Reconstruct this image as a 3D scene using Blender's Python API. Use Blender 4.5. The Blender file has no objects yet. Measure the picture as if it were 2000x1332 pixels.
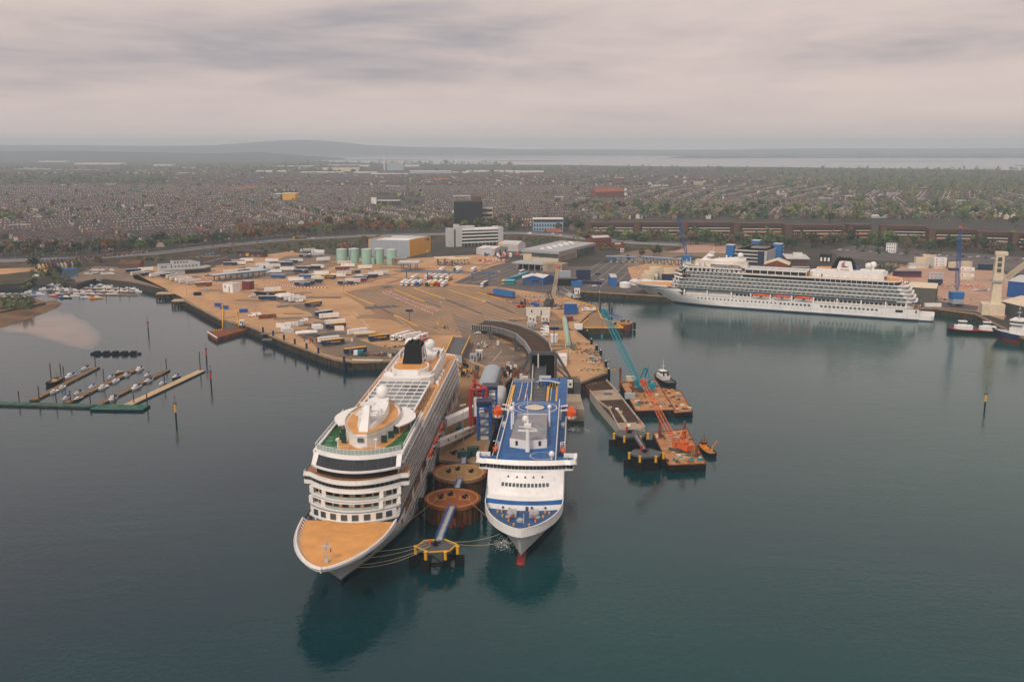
import bpy,math,random
from mathutils import Vector,Matrix
S=bpy.context.scene
C=S.collection
RN=random.Random(11)
PI=math.pi
CAMH,FPX,HORY=125.0,1875.0,284.0
PITCH=math.atan((666-HORY)/FPX)
cam=bpy.data.cameras.new('camera')
cam.sensor_width=36.0
cam.lens=36.0*FPX/2000.0
cam.clip_start=1.0
cam.clip_end=60000.0
camo=bpy.data.objects.new('camera',cam)
C.objects.link(camo)
camo.location=(0,0,CAMH)
camo.rotation_euler=(PI/2-PITCH,0,0)
S.camera=camo
SUN_EL,SUN_AZ=math.radians(42),math.radians(-152)
W=bpy.data.worlds.new('World')
S.world=W
W.use_nodes=True
nt=W.node_tree
nt.nodes.clear()
def wn(t,**k):
 n=nt.nodes.new(t)
 for a,b in k.items():
  setattr(n,a,b)
 return n
def wl(a,b):nt.links.new(a,b)
wout=wn('ShaderNodeOutputWorld')
sky=wn('ShaderNodeTexSky',sky_type='NISHITA',sun_disc=False)
sky.sun_elevation=SUN_EL
sky.sun_rotation=SUN_AZ
sky.air_density=1.5
sky.dust_density=4.0
bg1=wn('ShaderNodeBackground');bg1.inputs[1].default_value=0.06
wl(sky.outputs[0],bg1.inputs[0])
tc=wn('ShaderNodeTexCoord')
sep=wn('ShaderNodeSeparateXYZ');wl(tc.outputs['Generated'],sep.inputs[0])
zc=wn('ShaderNodeMath',operation='MAXIMUM');wl(sep.outputs[2],zc.inputs[0]);zc.inputs[1].default_value=0.0
za=wn('ShaderNodeMath',operation='ADD');wl(zc.outputs[0],za.inputs[0]);za.inputs[1].default_value=0.10
dx=wn('ShaderNodeMath',operation='DIVIDE');wl(sep.outputs[0],dx.inputs[0]);wl(za.outputs[0],dx.inputs[1])
dy=wn('ShaderNodeMath',operation='DIVIDE');wl(sep.outputs[1],dy.inputs[0]);wl(za.outputs[0],dy.inputs[1])
com=wn('ShaderNodeCombineXYZ');wl(dx.outputs[0],com.inputs[0]);wl(dy.outputs[0],com.inputs[1])
def cloudnoise(sc,det,dist,off,rough=0.55):
 mp=wn('ShaderNodeMapping');wl(com.outputs[0],mp.inputs[0]);mp.inputs['Location'].default_value=off
 n=wn('ShaderNodeTexNoise');wl(mp.outputs[0],n.inputs['Vector'])
 n.inputs['Scale'].default_value=sc;n.inputs['Detail'].default_value=det
 n.inputs['Distortion'].default_value=dist;n.inputs['Roughness'].default_value=rough
 return n
n1=cloudnoise(0.30,5,0.3,(41.3,2.9,0))
n2=cloudnoise(1.1,7,0.6,(7.7,2.2,4))
mx=wn('ShaderNodeMix',data_type='FLOAT');mx.inputs[0].default_value=0.22
wl(n1.outputs[0],mx.inputs[2]);wl(n2.outputs[0],mx.inputs[3])
cr=wn('ShaderNodeValToRGB');wl(mx.outputs[0],cr.inputs[0])
e=cr.color_ramp.elements
e[0].position=0.34;e[0].color=(0.25,0.245,0.28,1)
e[1].position=0.64;e[1].color=(0.65,0.53,0.475,1)
em=e.new(0.46);em.color=(0.475,0.40,0.385,1)
hz=wn('ShaderNodeMapRange');wl(sep.outputs[2],hz.inputs[0])
hz.inputs[1].default_value=0.01;hz.inputs[2].default_value=0.095;hz.inputs[3].default_value=0.85;hz.inputs[4].default_value=0.0
hm=wn('ShaderNodeMix',data_type='RGBA');wl(hz.outputs[0],hm.inputs[0]);wl(cr.outputs[0],hm.inputs[6])
hm.inputs[7].default_value=(0.555,0.455,0.425,1)
bg2=wn('ShaderNodeBackground');wl(hm.outputs[2],bg2.inputs[0]);bg2.inputs[1].default_value=1.0
ms=wn('ShaderNodeMixShader');ms.inputs[0].default_value=0.93
wl(bg1.outputs[0],ms.inputs[1]);wl(bg2.outputs[0],ms.inputs[2]);wl(ms.outputs[0],wout.inputs[0])
sl=bpy.data.lights.new('sun','SUN')
sl.energy=1.5
sl.angle=math.radians(14)
sl.color=(1.0,0.9,0.78)
so=bpy.data.objects.new('sun',sl)
C.objects.link(so)
so.location=(0,0,400)
sv=Vector((math.sin(SUN_AZ)*math.cos(SUN_EL),math.cos(SUN_AZ)*math.cos(SUN_EL),math.sin(SUN_EL)))
so.rotation_euler=(-sv).to_track_quat('-Z','Y').to_euler()
S.view_settings.view_transform='Standard'
S.view_settings.look='None'
S.view_settings.exposure=0.42
S.view_settings.gamma=1.0
S.view_settings.use_curve_mapping=False
S.render.engine='CYCLES'
S.cycles.use_denoising=True
S.cycles.max_bounces=8
S.cycles.diffuse_bounces=2
S.cycles.glossy_bounces=3
S.cycles.transmission_bounces=4
S.cycles.transparent_max_bounces=8
S.cycles.volume_bounces=5
_c,_s=math.cos(PITCH),math.sin(PITCH)
def g(px,py,z=0.0):
 """a point of the photograph laid on the level plane z"""
 u,v=(px-1000)/FPX,(py-666)/FPX
 t=(CAMH-z)/(_s+v*_c)
 return Vector((t*u,t*(_c-v*_s),z))
def h(px,py,Y):
 """the point of the photograph at ground distance Y"""
 u,v=(px-1000)/FPX,(py-666)/FPX
 t=Y/(_c-v*_s)
 return Vector((t*u,Y,CAMH-t*(_s+v*_c)))
def crop(ox,oy,sc):
 return lambda cx,cy,z=0.0:g(ox+cx/sc,oy+cy/sc,z)
def lin(h):
 h=h.lstrip('#')
 o=[]
 for i in(0,2,4):
  v=int(h[i:i+2],16)/255
  o.append(v/12.92 if v<=0.04045 else((v+0.055)/1.055)**2.4)
 return o
_M={}
def mat(key,col,rough=0.6,metal=0.0,var=0.12,scale=0.6,dirt=None,dirt_amt=0.0,dirt_scale=0.15,bump=0.0,spec=None,fine=None,streak=0.0):
 """procedural paint / concrete / metal: base colour broken up by noise, dirt patches, fine relief"""
 m=bpy.data.materials.new(key)
 m.use_nodes=True
 n=m.node_tree.nodes;l=m.node_tree.links
 b=n['Principled BSDF']
 if isinstance(col,str):col=lin(col)
 b.inputs['Roughness'].default_value=rough
 b.inputs['Metallic'].default_value=metal
 if spec is None:spec=0.12 if rough>=0.7 else 0.35
 b.inputs['Specular IOR Level'].default_value=spec
 geo=n.new('ShaderNodeTexCoord')
 no=n.new('ShaderNodeTexNoise');l.new(geo.outputs['Object'],no.inputs['Vector'])
 no.inputs['Scale'].default_value=scale;no.inputs['Detail'].default_value=5
 r=n.new('ShaderNodeValToRGB');l.new(no.outputs[0],r.inputs[0])
 r.color_ramp.elements[0].position=0.3;r.color_ramp.elements[1].position=0.7
 r.color_ramp.elements[0].color=[max(0,c*(1-var))for c in col]+[1]
 r.color_ramp.elements[1].color=[min(1,c*(1+var))for c in col]+[1]
 out=r.outputs[0]
 if dirt is not None:
  if isinstance(dirt,str):dirt=lin(dirt)
  d=n.new('ShaderNodeTexNoise');l.new(geo.outputs['Object'],d.inputs['Vector'])
  d.inputs['Scale'].default_value=dirt_scale;d.inputs['Detail'].default_value=6;d.inputs['Roughness'].default_value=0.65
  dr=n.new('ShaderNodeValToRGB');l.new(d.outputs[0],dr.inputs[0])
  dr.color_ramp.elements[0].position=0.5;dr.color_ramp.elements[1].position=0.72
  dr.color_ramp.elements[0].color=(0,0,0,1);dr.color_ramp.elements[1].color=(dirt_amt,)*3+(1,)
  mi=n.new('ShaderNodeMix');mi.data_type='RGBA'
  l.new(dr.outputs[0],mi.inputs[0]);l.new(out,mi.inputs[6]);mi.inputs[7].default_value=list(dirt)+[1]
  out=mi.outputs[2]
 if fine is not None:
  mp=n.new('ShaderNodeMapping');l.new(geo.outputs['Object'],mp.inputs[0]);mp.inputs['Scale'].default_value=(0.12,0.9,1);mp.inputs['Rotation'].default_value=(0,0,0.75)
  f=n.new('ShaderNodeTexNoise');l.new(mp.outputs[0],f.inputs['Vector']);f.inputs['Scale'].default_value=0.55;f.inputs['Detail'].default_value=8;f.inputs['Roughness'].default_value=0.75
  fr_=n.new('ShaderNodeMapRange');l.new(f.outputs[0],fr_.inputs[0]);fr_.inputs[1].default_value=0.42;fr_.inputs[2].default_value=0.7;fr_.inputs[4].default_value=fine
  bk=n.new('ShaderNodeTexBrick');l.new(geo.outputs['Object'],bk.inputs[0]);bk.inputs['Scale'].default_value=0.14;bk.inputs['Mortar Size'].default_value=0.012;bk.inputs['Color1'].default_value=(0,0,0,1);bk.inputs['Color2'].default_value=(0.22,0.22,0.22,1);bk.inputs['Mortar'].default_value=(0.6,0.6,0.6,1)
  ad=n.new('ShaderNodeMath');ad.operation='MULTIPLY_ADD';l.new(bk.outputs[0],ad.inputs[0]);ad.inputs[1].default_value=fine;l.new(fr_.outputs[0],ad.inputs[2]);ad.use_clamp=True
  mf=n.new('ShaderNodeMix');mf.data_type='RGBA';l.new(ad.outputs[0],mf.inputs[0]);l.new(out,mf.inputs[6]);mf.inputs[7].default_value=[c*0.45 for c in col]+[1]
  out=mf.outputs[2]
 if streak:
  mp=n.new('ShaderNodeMapping');l.new(geo.outputs['Object'],mp.inputs[0]);mp.inputs['Scale'].default_value=(0.9,0.9,0.07)
  f=n.new('ShaderNodeTexNoise');l.new(mp.outputs[0],f.inputs['Vector']);f.inputs['Scale'].default_value=1.0;f.inputs['Detail'].default_value=6;f.inputs['Roughness'].default_value=0.7
  fr_=n.new('ShaderNodeMapRange');l.new(f.outputs[0],fr_.inputs[0]);fr_.inputs[1].default_value=0.55;fr_.inputs[2].default_value=0.78;fr_.inputs[4].default_value=streak
  mf=n.new('ShaderNodeMix');mf.data_type='RGBA';l.new(fr_.outputs[0],mf.inputs[0]);l.new(out,mf.inputs[6]);mf.inputs[7].default_value=(0.33,0.22,0.14,1)
  out=mf.outputs[2]
 l.new(out,b.inputs['Base Color'])
 if bump:
  bu=n.new('ShaderNodeBump');bu.inputs['Strength'].default_value=bump;bu.inputs['Distance'].default_value=0.3
  l.new(no.outputs[0],bu.inputs['Height']);l.new(bu.outputs[0],b.inputs['Normal'])
 _M[key]=m
 return m
def M(k):return _M[k]
mat('white',(0.80,0.79,0.78),0.4,var=0.05,scale=0.3,dirt=(0.5,0.46,0.42),dirt_amt=0.28,dirt_scale=0.2,streak=0.22)
mat('hullwhite',(0.78,0.78,0.78),0.35,var=0.06,scale=0.15,dirt=(0.50,0.47,0.43),dirt_amt=0.4,dirt_scale=0.12,streak=0.5)
mat('dirtywhite',(0.66,0.64,0.61),0.55,var=0.1,scale=0.3,dirt=(0.40,0.33,0.26),dirt_amt=0.6,dirt_scale=0.3,streak=0.4)
mat('cream',(0.66,0.56,0.41),0.6,var=0.1,dirt=(0.36,0.28,0.19),dirt_amt=0.55)
mat('grey',(0.36,0.37,0.38),0.6,var=0.1)
mat('ltgrey',(0.50,0.51,0.52),0.55,var=0.08,dirt=(0.30,0.28,0.26),dirt_amt=0.4,streak=0.35)
mat('bluegrey',(0.33,0.38,0.43),0.55,var=0.07,dirt=(0.26,0.27,0.28),dirt_amt=0.45,streak=0.25)
mat('dkgrey',(0.075,0.08,0.085),0.6,var=0.2,scale=0.4)
mat('black',(0.012,0.014,0.016),0.8,var=0.3)
mat('rubber',(0.009,0.011,0.013),0.85,var=0.3)
mat('glass',(0.014,0.022,0.03),0.12,var=0.3,scale=0.2,spec=0.6)
mat('glass2',(0.06,0.085,0.095),0.12,var=0.4,scale=0.25,spec=0.6)
mat('paleglass',(0.34,0.42,0.40),0.15,var=0.15,scale=0.4)
mat('navy',(0.010,0.024,0.072),0.45,var=0.12,dirt=(0.05,0.06,0.09),dirt_amt=0.4)
mat('tanktarp',(0.012,0.03,0.085),0.5,var=0.2,scale=0.5)
mat('blue',(0.012,0.085,0.30),0.45,var=0.15,dirt=(0.05,0.1,0.2),dirt_amt=0.4)
mat('brightblue',(0.015,0.15,0.42),0.45,var=0.1)
mat('steelblue',(0.035,0.14,0.27),0.5,var=0.15)
mat('deckblue',(0.004,0.088,0.285),0.55,var=0.25,scale=0.22,dirt=(0.07,0.19,0.34),dirt_amt=0.5,dirt_scale=0.16)
mat('rampblue',(0.020,0.075,0.20),0.65,var=0.2,scale=0.3,dirt=(0.09,0.12,0.17),dirt_amt=0.75,dirt_scale=0.2)
mat('teal',(0.008,0.24,0.33),0.45,var=0.15,dirt=(0.04,0.16,0.2),dirt_amt=0.4)
mat('coachteal',(0.02,0.33,0.45),0.35,var=0.06)
mat('yellow',(0.72,0.38,0.022),0.5,var=0.1,dirt=(0.35,0.2,0.05),dirt_amt=0.4,dirt_scale=0.5)
mat('wareyellow',(0.74,0.37,0.03),0.5,var=0.05)
mat('orange',(0.72,0.10,0.014),0.4,var=0.1)
mat('rustorange',(0.50,0.085,0.025),0.6,var=0.2,dirt=(0.2,0.07,0.03),dirt_amt=0.6,dirt_scale=0.5)
mat('red',(0.42,0.025,0.022),0.45,var=0.12,dirt=(0.2,0.03,0.03),dirt_amt=0.4)
mat('maroon',(0.17,0.022,0.028),0.5,var=0.15)
mat('redframe',(0.34,0.035,0.03),0.5,var=0.15)
mat('boot',(0.24,0.028,0.022),0.6,var=0.2,dirt=(0.07,0.04,0.035),dirt_amt=0.6)
mat('teak',(0.62,0.30,0.09),0.6,var=0.12,scale=0.25,dirt=(0.40,0.2,0.08),dirt_amt=0.6,dirt_scale=0.12)
mat('teak2',(0.33,0.155,0.065),0.6,var=0.15,scale=0.4)
mat('turf',(0.035,0.125,0.045),0.9,var=0.25,scale=0.3)
mat('turf2',(0.075,0.20,0.13),0.9,var=0.15,scale=0.3)
mat('silo',(0.31,0.50,0.42),0.55,var=0.08,scale=0.2,dirt=(0.24,0.35,0.28),dirt_amt=0.6,dirt_scale=0.1,streak=0.4)
mat('rust',(0.20,0.068,0.03),0.8,var=0.35,scale=0.3,dirt=(0.07,0.042,0.028),dirt_amt=0.9,dirt_scale=0.25,bump=0.1)
mat('rusttop',(0.27,0.085,0.036),0.85,var=0.25,scale=0.15,dirt=(0.14,0.085,0.05),dirt_amt=0.8,dirt_scale=0.15)
mat('bargedeck',(0.43,0.215,0.10),0.8,var=0.3,scale=0.25,dirt=(0.16,0.08,0.045),dirt_amt=0.85,dirt_scale=0.2)
mat('darkdeck',(0.058,0.034,0.024),0.85,var=0.4,scale=0.4,dirt=(0.12,0.07,0.042),dirt_amt=0.55)
mat('brick',(0.20,0.065,0.045),0.85,var=0.2,scale=0.5)
mat('brick2',(0.10,0.052,0.042),0.85,var=0.22,scale=0.4)
mat('brickbrown',(0.12,0.072,0.055),0.85,var=0.2,scale=0.4)
mat('slate',(0.066,0.062,0.066),0.85,var=0.3,scale=0.25)
mat('slate2',(0.098,0.082,0.078),0.85,var=0.3,scale=0.25)
mat('tile',(0.125,0.066,0.052),0.85,var=0.3,scale=0.25)
mat('tilered',(0.30,0.095,0.052),0.85,var=0.25,scale=0.25)
mat('render_w',(0.62,0.57,0.52),0.8,var=0.12)
mat('render_c',(0.62,0.50,0.34),0.8,var=0.12)
mat('render_y',(0.62,0.42,0.13),0.8,var=0.1)
mat('render_b',(0.22,0.30,0.42),0.8,var=0.1)
mat('render_t',(0.24,0.175,0.135),0.8,var=0.2)
mat('concrete',(0.37,0.30,0.23),0.85,var=0.2,scale=0.12,dirt=(0.2,0.14,0.10),dirt_amt=0.8,dirt_scale=0.08,bump=0.05,streak=0.5)
mat('tanconc',(0.54,0.325,0.17),0.85,var=0.18,scale=0.03,dirt=(0.33,0.21,0.13),dirt_amt=0.9,dirt_scale=0.018,fine=0.6)
mat('piertan',(0.33,0.20,0.105),0.85,var=0.2,scale=0.06,dirt=(0.19,0.12,0.07),dirt_amt=0.9,dirt_scale=0.06,fine=0.5)
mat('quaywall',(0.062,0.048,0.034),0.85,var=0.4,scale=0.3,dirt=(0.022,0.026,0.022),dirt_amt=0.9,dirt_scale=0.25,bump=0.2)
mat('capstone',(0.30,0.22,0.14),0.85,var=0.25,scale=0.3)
mat('asphalt',(0.115,0.103,0.102),0.85,var=0.15,scale=0.05,dirt=(0.2,0.165,0.135),dirt_amt=0.75,dirt_scale=0.02,fine=0.35)
mat('asphalt2',(0.205,0.155,0.118),0.85,var=0.15,scale=0.05,dirt=(0.32,0.215,0.13),dirt_amt=0.85,dirt_scale=0.02,fine=0.4)
mat('brownlane',(0.31,0.195,0.115),0.85,var=0.15,scale=0.03,dirt=(0.2,0.145,0.105),dirt_amt=0.8,dirt_scale=0.018,fine=0.4)
mat('road',(0.125,0.122,0.125),0.8,var=0.12,scale=0.05)
mat('linewhite',(0.66,0.62,0.56),0.8,var=0.25,scale=0.3)
mat('lineyellow',(0.62,0.38,0.05),0.8,var=0.25,scale=0.3)
mat('pinkgravel',(0.42,0.27,0.20),0.9,var=0.15,scale=0.05)
mat('mud',(0.165,0.098,0.052),0.7,var=0.35,scale=0.05,dirt=(0.055,0.052,0.035),dirt_amt=0.9,dirt_scale=0.03)
mat('sandbar',(0.17,0.105,0.075),0.16,var=0.3,scale=0.04,dirt=(0.10,0.075,0.06),dirt_amt=0.9,dirt_scale=0.03,spec=0.5)
mat('scrub',(0.060,0.055,0.032),0.95,var=0.4,scale=0.05,dirt=(0.12,0.085,0.045),dirt_amt=0.7,dirt_scale=0.02)
mat('citysoil',(0.058,0.052,0.046),0.95,var=0.3,scale=0.02,dirt=(0.040,0.050,0.028),dirt_amt=0.9,dirt_scale=0.008)
mat('farland',(0.060,0.068,0.062),0.95,var=0.35,scale=0.004)
mat('balglass',(0.20,0.24,0.25),0.15,var=0.3,scale=0.3)
mat('bark',(0.055,0.042,0.032),0.9)
for k,c in dict(leaf_g=(0.085,0.125,0.040),leaf_d=(0.042,0.078,0.036),leaf_y=(0.155,0.155,0.040),leaf_o=(0.205,0.090,0.032),leaf_b=(0.135,0.100,0.058),leaf_p=(0.30,0.25,0.2)).items():
 mat(k,c,0.9,var=0.45,scale=0.35)
mat('steel',(0.30,0.31,0.32),0.5,0.3)
mat('wood',(0.20,0.13,0.08),0.85,var=0.3)
mat('palewood',(0.47,0.35,0.22),0.8,var=0.15)
mat('green',(0.03,0.16,0.07),0.5)
mat('dkgreen',(0.012,0.055,0.045),0.5)
mat('algae',(0.035,0.125,0.105),0.85,var=0.35,scale=0.3,dirt=(0.16,0.10,0.04),dirt_amt=0.85,dirt_scale=0.3)
mat('pinkred',(0.42,0.13,0.14),0.5)
mat('skyblue',(0.25,0.37,0.48),0.5,var=0.1)
mat('foam',(0.72,0.75,0.75),0.6)
mat('rope',(0.45,0.36,0.24),0.9)
mat('skin',(0.40,0.24,0.17),0.7)
mat('hiviz',(0.75,0.16,0.02),0.7)
class MB:
 """collects faces, builds ONE mesh object"""
 def __init__(s):s.v=[];s.f=[];s.mi=[];s.m=0;s.xf=None
 def pts(s,ps):
  i=len(s.v)
  s.v.extend([tuple(s.xf@Vector(p))if s.xf else tuple(p)for p in ps])
  return i
 def face(s,idx,m=None):s.f.append(idx);s.mi.append(s.m if m is None else m)
 def poly(s,ps,m=None):
  i=s.pts(ps);s.face(tuple(range(i,i+len(ps))),m)
 def prism(s,pl,z0,z1,top=True,bot=False,mt=None,pl1=None):
  """pl counter-clockwise (x, y) outline"""
  n=len(pl);q=pl1 or pl
  i=s.pts([(p[0],p[1],z0)for p in pl]+[(p[0],p[1],z1)for p in q])
  for k in range(n):
   s.face((i+k,i+(k+1)%n,i+n+(k+1)%n,i+n+k))
  if top:s.face(tuple(range(i+n,i+2*n)),mt)
  if bot:s.face(tuple(range(i+n-1,i-1,-1)))
 def box(s,x0,x1,y0,y1,z0,z1,mt=None,bot=False):
  s.prism([(x0,y0),(x1,y0),(x1,y1),(x0,y1)],z0,z1,True,bot,mt)
 def cbox(s,x,y,z,w,d,h,mt=None):s.box(x-w/2,x+w/2,y-d/2,y+d/2,z,z+h,mt)
 def beam(s,p,q,w,h=None,m=None):
  p,q=Vector(p),Vector(q);h=h or w
  d=q-p
  if d.length<1e-6:return
  d.normalize()
  a=d.cross(Vector((0,0,1)))
  a=Vector((1,0,0))if a.length<1e-4 else a.normalized()
  b=a.cross(d);a*=w/2;b*=h/2
  i=s.pts([p-a-b,p+a-b,p+a+b,p-a+b,q-a-b,q+a-b,q+a+b,q-a+b])
  for k in range(4):s.face((i+k,i+4+k,i+4+(k+1)%4,i+(k+1)%4),m)
  s.face((i,i+1,i+2,i+3),m);s.face((i+7,i+6,i+5,i+4),m)
 def tube(s,p,q,r0,r1=None,n=8,caps=True,m=None):
  p,q=Vector(p),Vector(q);r1=r0 if r1 is None else r1
  d=(q-p).normalized();a=d.cross(Vector((0,0,1)))
  a=Vector((1,0,0))if a.length<1e-4 else a.normalized()
  b=d.cross(a)
  cs=[(math.cos(2*PI*k/n),math.sin(2*PI*k/n))for k in range(n)]
  i=s.pts([p+(a*c+b*e)*r0 for c,e in cs]+[q+(a*c+b*e)*r1 for c,e in cs])
  for k in range(n):s.face((i+k,i+(k+1)%n,i+n+(k+1)%n,i+n+k),m)
  if caps:
   s.face(tuple(range(i+n-1,i-1,-1)),m);s.face(tuple(range(i+n,i+2*n)),m)
 def path(s,ps,r,n=5,m=None):
  for a,b in zip(ps,ps[1:]):s.tube(a,b,r,r,n,True,m)
 def cyl(s,x,y,z0,z1,r0,r1=None,n=12,m=None):s.tube((x,y,z0),(x,y,z1),r0,r1,n,True,m)
 def ball(s,c,r,n=12,k=8,sq=1.0,m=None):
  c=Vector(c);rows=[]
  for j in range(k+1):
   t=PI*j/k
   rows.append(s.pts([(c.x+r*math.sin(t)*math.cos(2*PI*i/n),c.y+r*math.sin(t)*math.sin(2*PI*i/n),c.z+r*sq*math.cos(t))for i in range(n)]))
  for j in range(k):
   for i in range(n):
    s.face((rows[j]+i,rows[j+1]+i,rows[j+1]+(i+1)%n,rows[j]+(i+1)%n),m)
 def loft(s,rings,closed=True,cap0=False,cap1=False,mf=None):
  """rings of equal length joined in order; mf(j, k) -> material"""
  n=len(rings[0]);st=[s.pts(r)for r in rings]
  for j in range(len(rings)-1):
   for k in range(n if closed else n-1):
    k2=(k+1)%n
    s.face((st[j]+k,st[j]+k2,st[j+1]+k2,st[j+1]+k),mf(j,k)if mf else None)
  if cap0:s.face(tuple(range(st[0]+n-1,st[0]-1,-1)))
  if cap1:s.face(tuple(range(st[-1],st[-1]+n)))
 def strip(s,pl,z0,z1,t=0.15,m=None):
  """upright wall of thickness t along the (x, y) line pl"""
  for(a,b)in zip(pl,pl[1:]):
   d=Vector((b[0]-a[0],b[1]-a[1]));
   if d.length<1e-6:continue
   d.normalize();o=Vector((-d.y,d.x))*t/2
   i=s.pts([(a[0]-o.x,a[1]-o.y,z0),(b[0]-o.x,b[1]-o.y,z0),(b[0]+o.x,b[1]+o.y,z0),(a[0]+o.x,a[1]+o.y,z0),(a[0]-o.x,a[1]-o.y,z1),(b[0]-o.x,b[1]-o.y,z1),(b[0]+o.x,b[1]+o.y,z1),(a[0]+o.x,a[1]+o.y,z1)])
   for q in((0,1,5,4),(1,2,6,5),(2,3,7,6),(3,0,4,7),(4,5,6,7),(3,2,1,0)):
    s.face(tuple(i+k for k in q),m)
 def lattice(s,p,q,w0,w1,n,rc=0.09,rl=0.05,up=(0,0,1),m=None):
  """square lattice boom from p to q"""
  p,q=Vector(p),Vector(q);d=(q-p).normalized()
  a=d.cross(Vector(up)).normalized();b=a.cross(d)
  def cn(t):
   c=p.lerp(q,t);w=(w0+(w1-w0)*t)/2*min(1,0.35+6*t,0.35+6*(1-t))
   return[c+a*w+b*w,c-a*w+b*w,c-a*w-b*w,c+a*w-b*w]
  prev=cn(0)
  for j in range(1,n+1):
   cur=cn(j/n)
   for k in range(4):
    s.tube(prev[k],cur[k],rc,rc,4,False,m)
    s.tube(prev[k],cur[(k+1)%4],rl,rl,3,False,m)
    s.tube(cur[k],cur[(k+1)%4],rl,rl,3,False,m)
   prev=cur
 def mesh(s,name,mats):
  me=bpy.data.meshes.new(name)
  me.from_pydata(s.v,[],s.f)
  for k in mats:me.materials.append(_M[k])
  if len(mats)>1:me.polygons.foreach_set('material_index',s.mi)
  me.update()
  return me
 def build(s,name,mats,parent=None,kind=None,smooth=False):
  if isinstance(mats,str):mats=[mats]
  me=s.mesh(name,mats)
  if smooth:me.polygons.foreach_set('use_smooth',[True]*len(me.polygons))
  return put(name,me,parent,kind)
def put(name,me,parent=None,kind=None):
 o=bpy.data.objects.new(name,me);C.objects.link(o)
 if parent is not None:o.parent=parent
 if kind:o['kind']=kind
 return o
def tag(o,label,cat,group=None):
 o['label']=label;o['category']=cat
 if group:o['group']=group
 return o
def T(name,label,cat,loc=(0,0,0),rz=0.0,group=None):
 o=bpy.data.objects.new(name,None);C.objects.link(o)
 o.empty_display_size=1.0
 o.location=loc;o.rotation_euler=(0,0,rz)
 return tag(o,label,cat,group)
KIDS={}
def copy_tree(o,parent=None):
 c=o.copy();C.objects.link(c)
 if parent is not None:
  c.parent=parent
 ks=KIDS.get(o.name)
 if ks is None:
  ks=KIDS[o.name]=list(o.children)
 for ch in ks:copy_tree(ch,c)
 return c
def place(proto,used,loc,rz,label,cat=None,group=None):
 """first call moves the prototype itself, later calls copy it"""
 o=proto if not used else copy_tree(proto)
 if not used:KIDS[proto.name]=list(proto.children);used.append(1)
 o.location=loc;o.rotation_euler=(0,0,rz)
 o['label']=label
 if cat:o['category']=cat
 if group:o['group']=group
 return o
_T1='zeroth first second third fourth fifth sixth seventh eighth ninth tenth eleventh twelfth thirteenth fourteenth fifteenth sixteenth seventeenth eighteenth nineteenth'.split()
_T2={2:'twent',3:'thirt',4:'fort',5:'fift',6:'sixt',7:'sevent',8:'eight',9:'ninet'}
def nth(n):
 if n<20:return _T1[n]
 if n<100:return _T2[n//10]+('ieth'if n%10==0 else 'y-'+_T1[n%10])
 return 'hundred and '+nth(n-100)if n>100 else 'hundredth'
def text(s,size,m,parent,loc,rot,name='lettering',ext=0.01,align='CENTER'):
 cu=bpy.data.curves.new(name,'FONT');cu.body=s;cu.size=size;cu.extrude=ext
 cu.align_x=align;cu.align_y='CENTER';cu.resolution_u=2
 cu.materials.append(_M[m])
 t=bpy.data.objects.new('tmp_text',cu)
 me=bpy.data.meshes.new_from_object(t)
 bpy.data.objects.remove(t);bpy.data.curves.remove(cu)
 me.name=name
 o=bpy.data.objects.new(name,me);C.objects.link(o)
 o.parent=parent;o.location=loc;o.rotation_euler=rot
 return o
def xy(ps):return[(p[0],p[1])for p in ps]
def ccw(pl):
 a=sum(p[0]*q[1]-q[0]*p[1]for p,q in zip(pl,pl[1:]+pl[:1]))
 return pl if a>0 else pl[::-1]
def sheet(name,px,z,m,kind='structure',zq=None):
 """flat ground sheet with outline px in photograph points on the level z"""
 b=MB();b.poly([(p.x,p.y,z)for p in[Vector(q+(0,))for q in ccw(xy([g(a,c,zq if zq is not None else z)for a,c in px]))]])
 return b.build(name,m,kind=kind)
mat('rustyroof',(0.24,0.26,0.30),0.7,var=0.2,scale=0.3,dirt=(0.34,0.17,0.08),dirt_amt=0.9,dirt_scale=0.3)
ZQ=5.0
hb=MB();hb.box(-11500,11500,-450,16200,-4,216,bot=True)
hm_=bpy.data.materials.new('haze');hm_.use_nodes=True
hn=hm_.node_tree.nodes;hn.clear()
ho=hn.new('ShaderNodeOutputMaterial');pv=hn.new('ShaderNodeVolumePrincipled')
pv.inputs['Color'].default_value=(0.74,0.885,1.0,1);pv.inputs['Density'].default_value=1.2e-4
pv.inputs['Anisotropy'].default_value=0.1
hm_.node_tree.links.new(pv.outputs[0],ho.inputs['Volume'])
_M['haze']=hm_
hb.build('haze','haze',kind='stuff')
wm=bpy.data.materials.new('water');wm.use_nodes=True
n=wm.node_tree.nodes;l=wm.node_tree.links;b=n['Principled BSDF']
b.inputs['Roughness'].default_value=0.09;b.inputs['IOR'].default_value=1.33
tcw=n.new('ShaderNodeTexCoord')
cn=n.new('ShaderNodeTexNoise');l.new(tcw.outputs['Object'],cn.inputs['Vector']);cn.inputs['Scale'].default_value=0.006;cn.inputs['Detail'].default_value=4
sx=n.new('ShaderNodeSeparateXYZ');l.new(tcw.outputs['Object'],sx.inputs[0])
gx=n.new('ShaderNodeMapRange');l.new(sx.outputs[0],gx.inputs[0]);gx.inputs[1].default_value=-220;gx.inputs[2].default_value=260;gx.inputs[3].default_value=-0.28;gx.inputs[4].default_value=0.28;gx.clamp=True  # left-right ramp paints the sky's uneven reflection into the water colour
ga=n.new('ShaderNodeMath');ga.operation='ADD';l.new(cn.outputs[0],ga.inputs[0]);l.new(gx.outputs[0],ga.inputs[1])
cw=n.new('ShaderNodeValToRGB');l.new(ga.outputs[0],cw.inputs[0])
cw.color_ramp.elements[0].position=0.2;cw.color_ramp.elements[0].color=(0.001,0.016,0.031,1)
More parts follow.
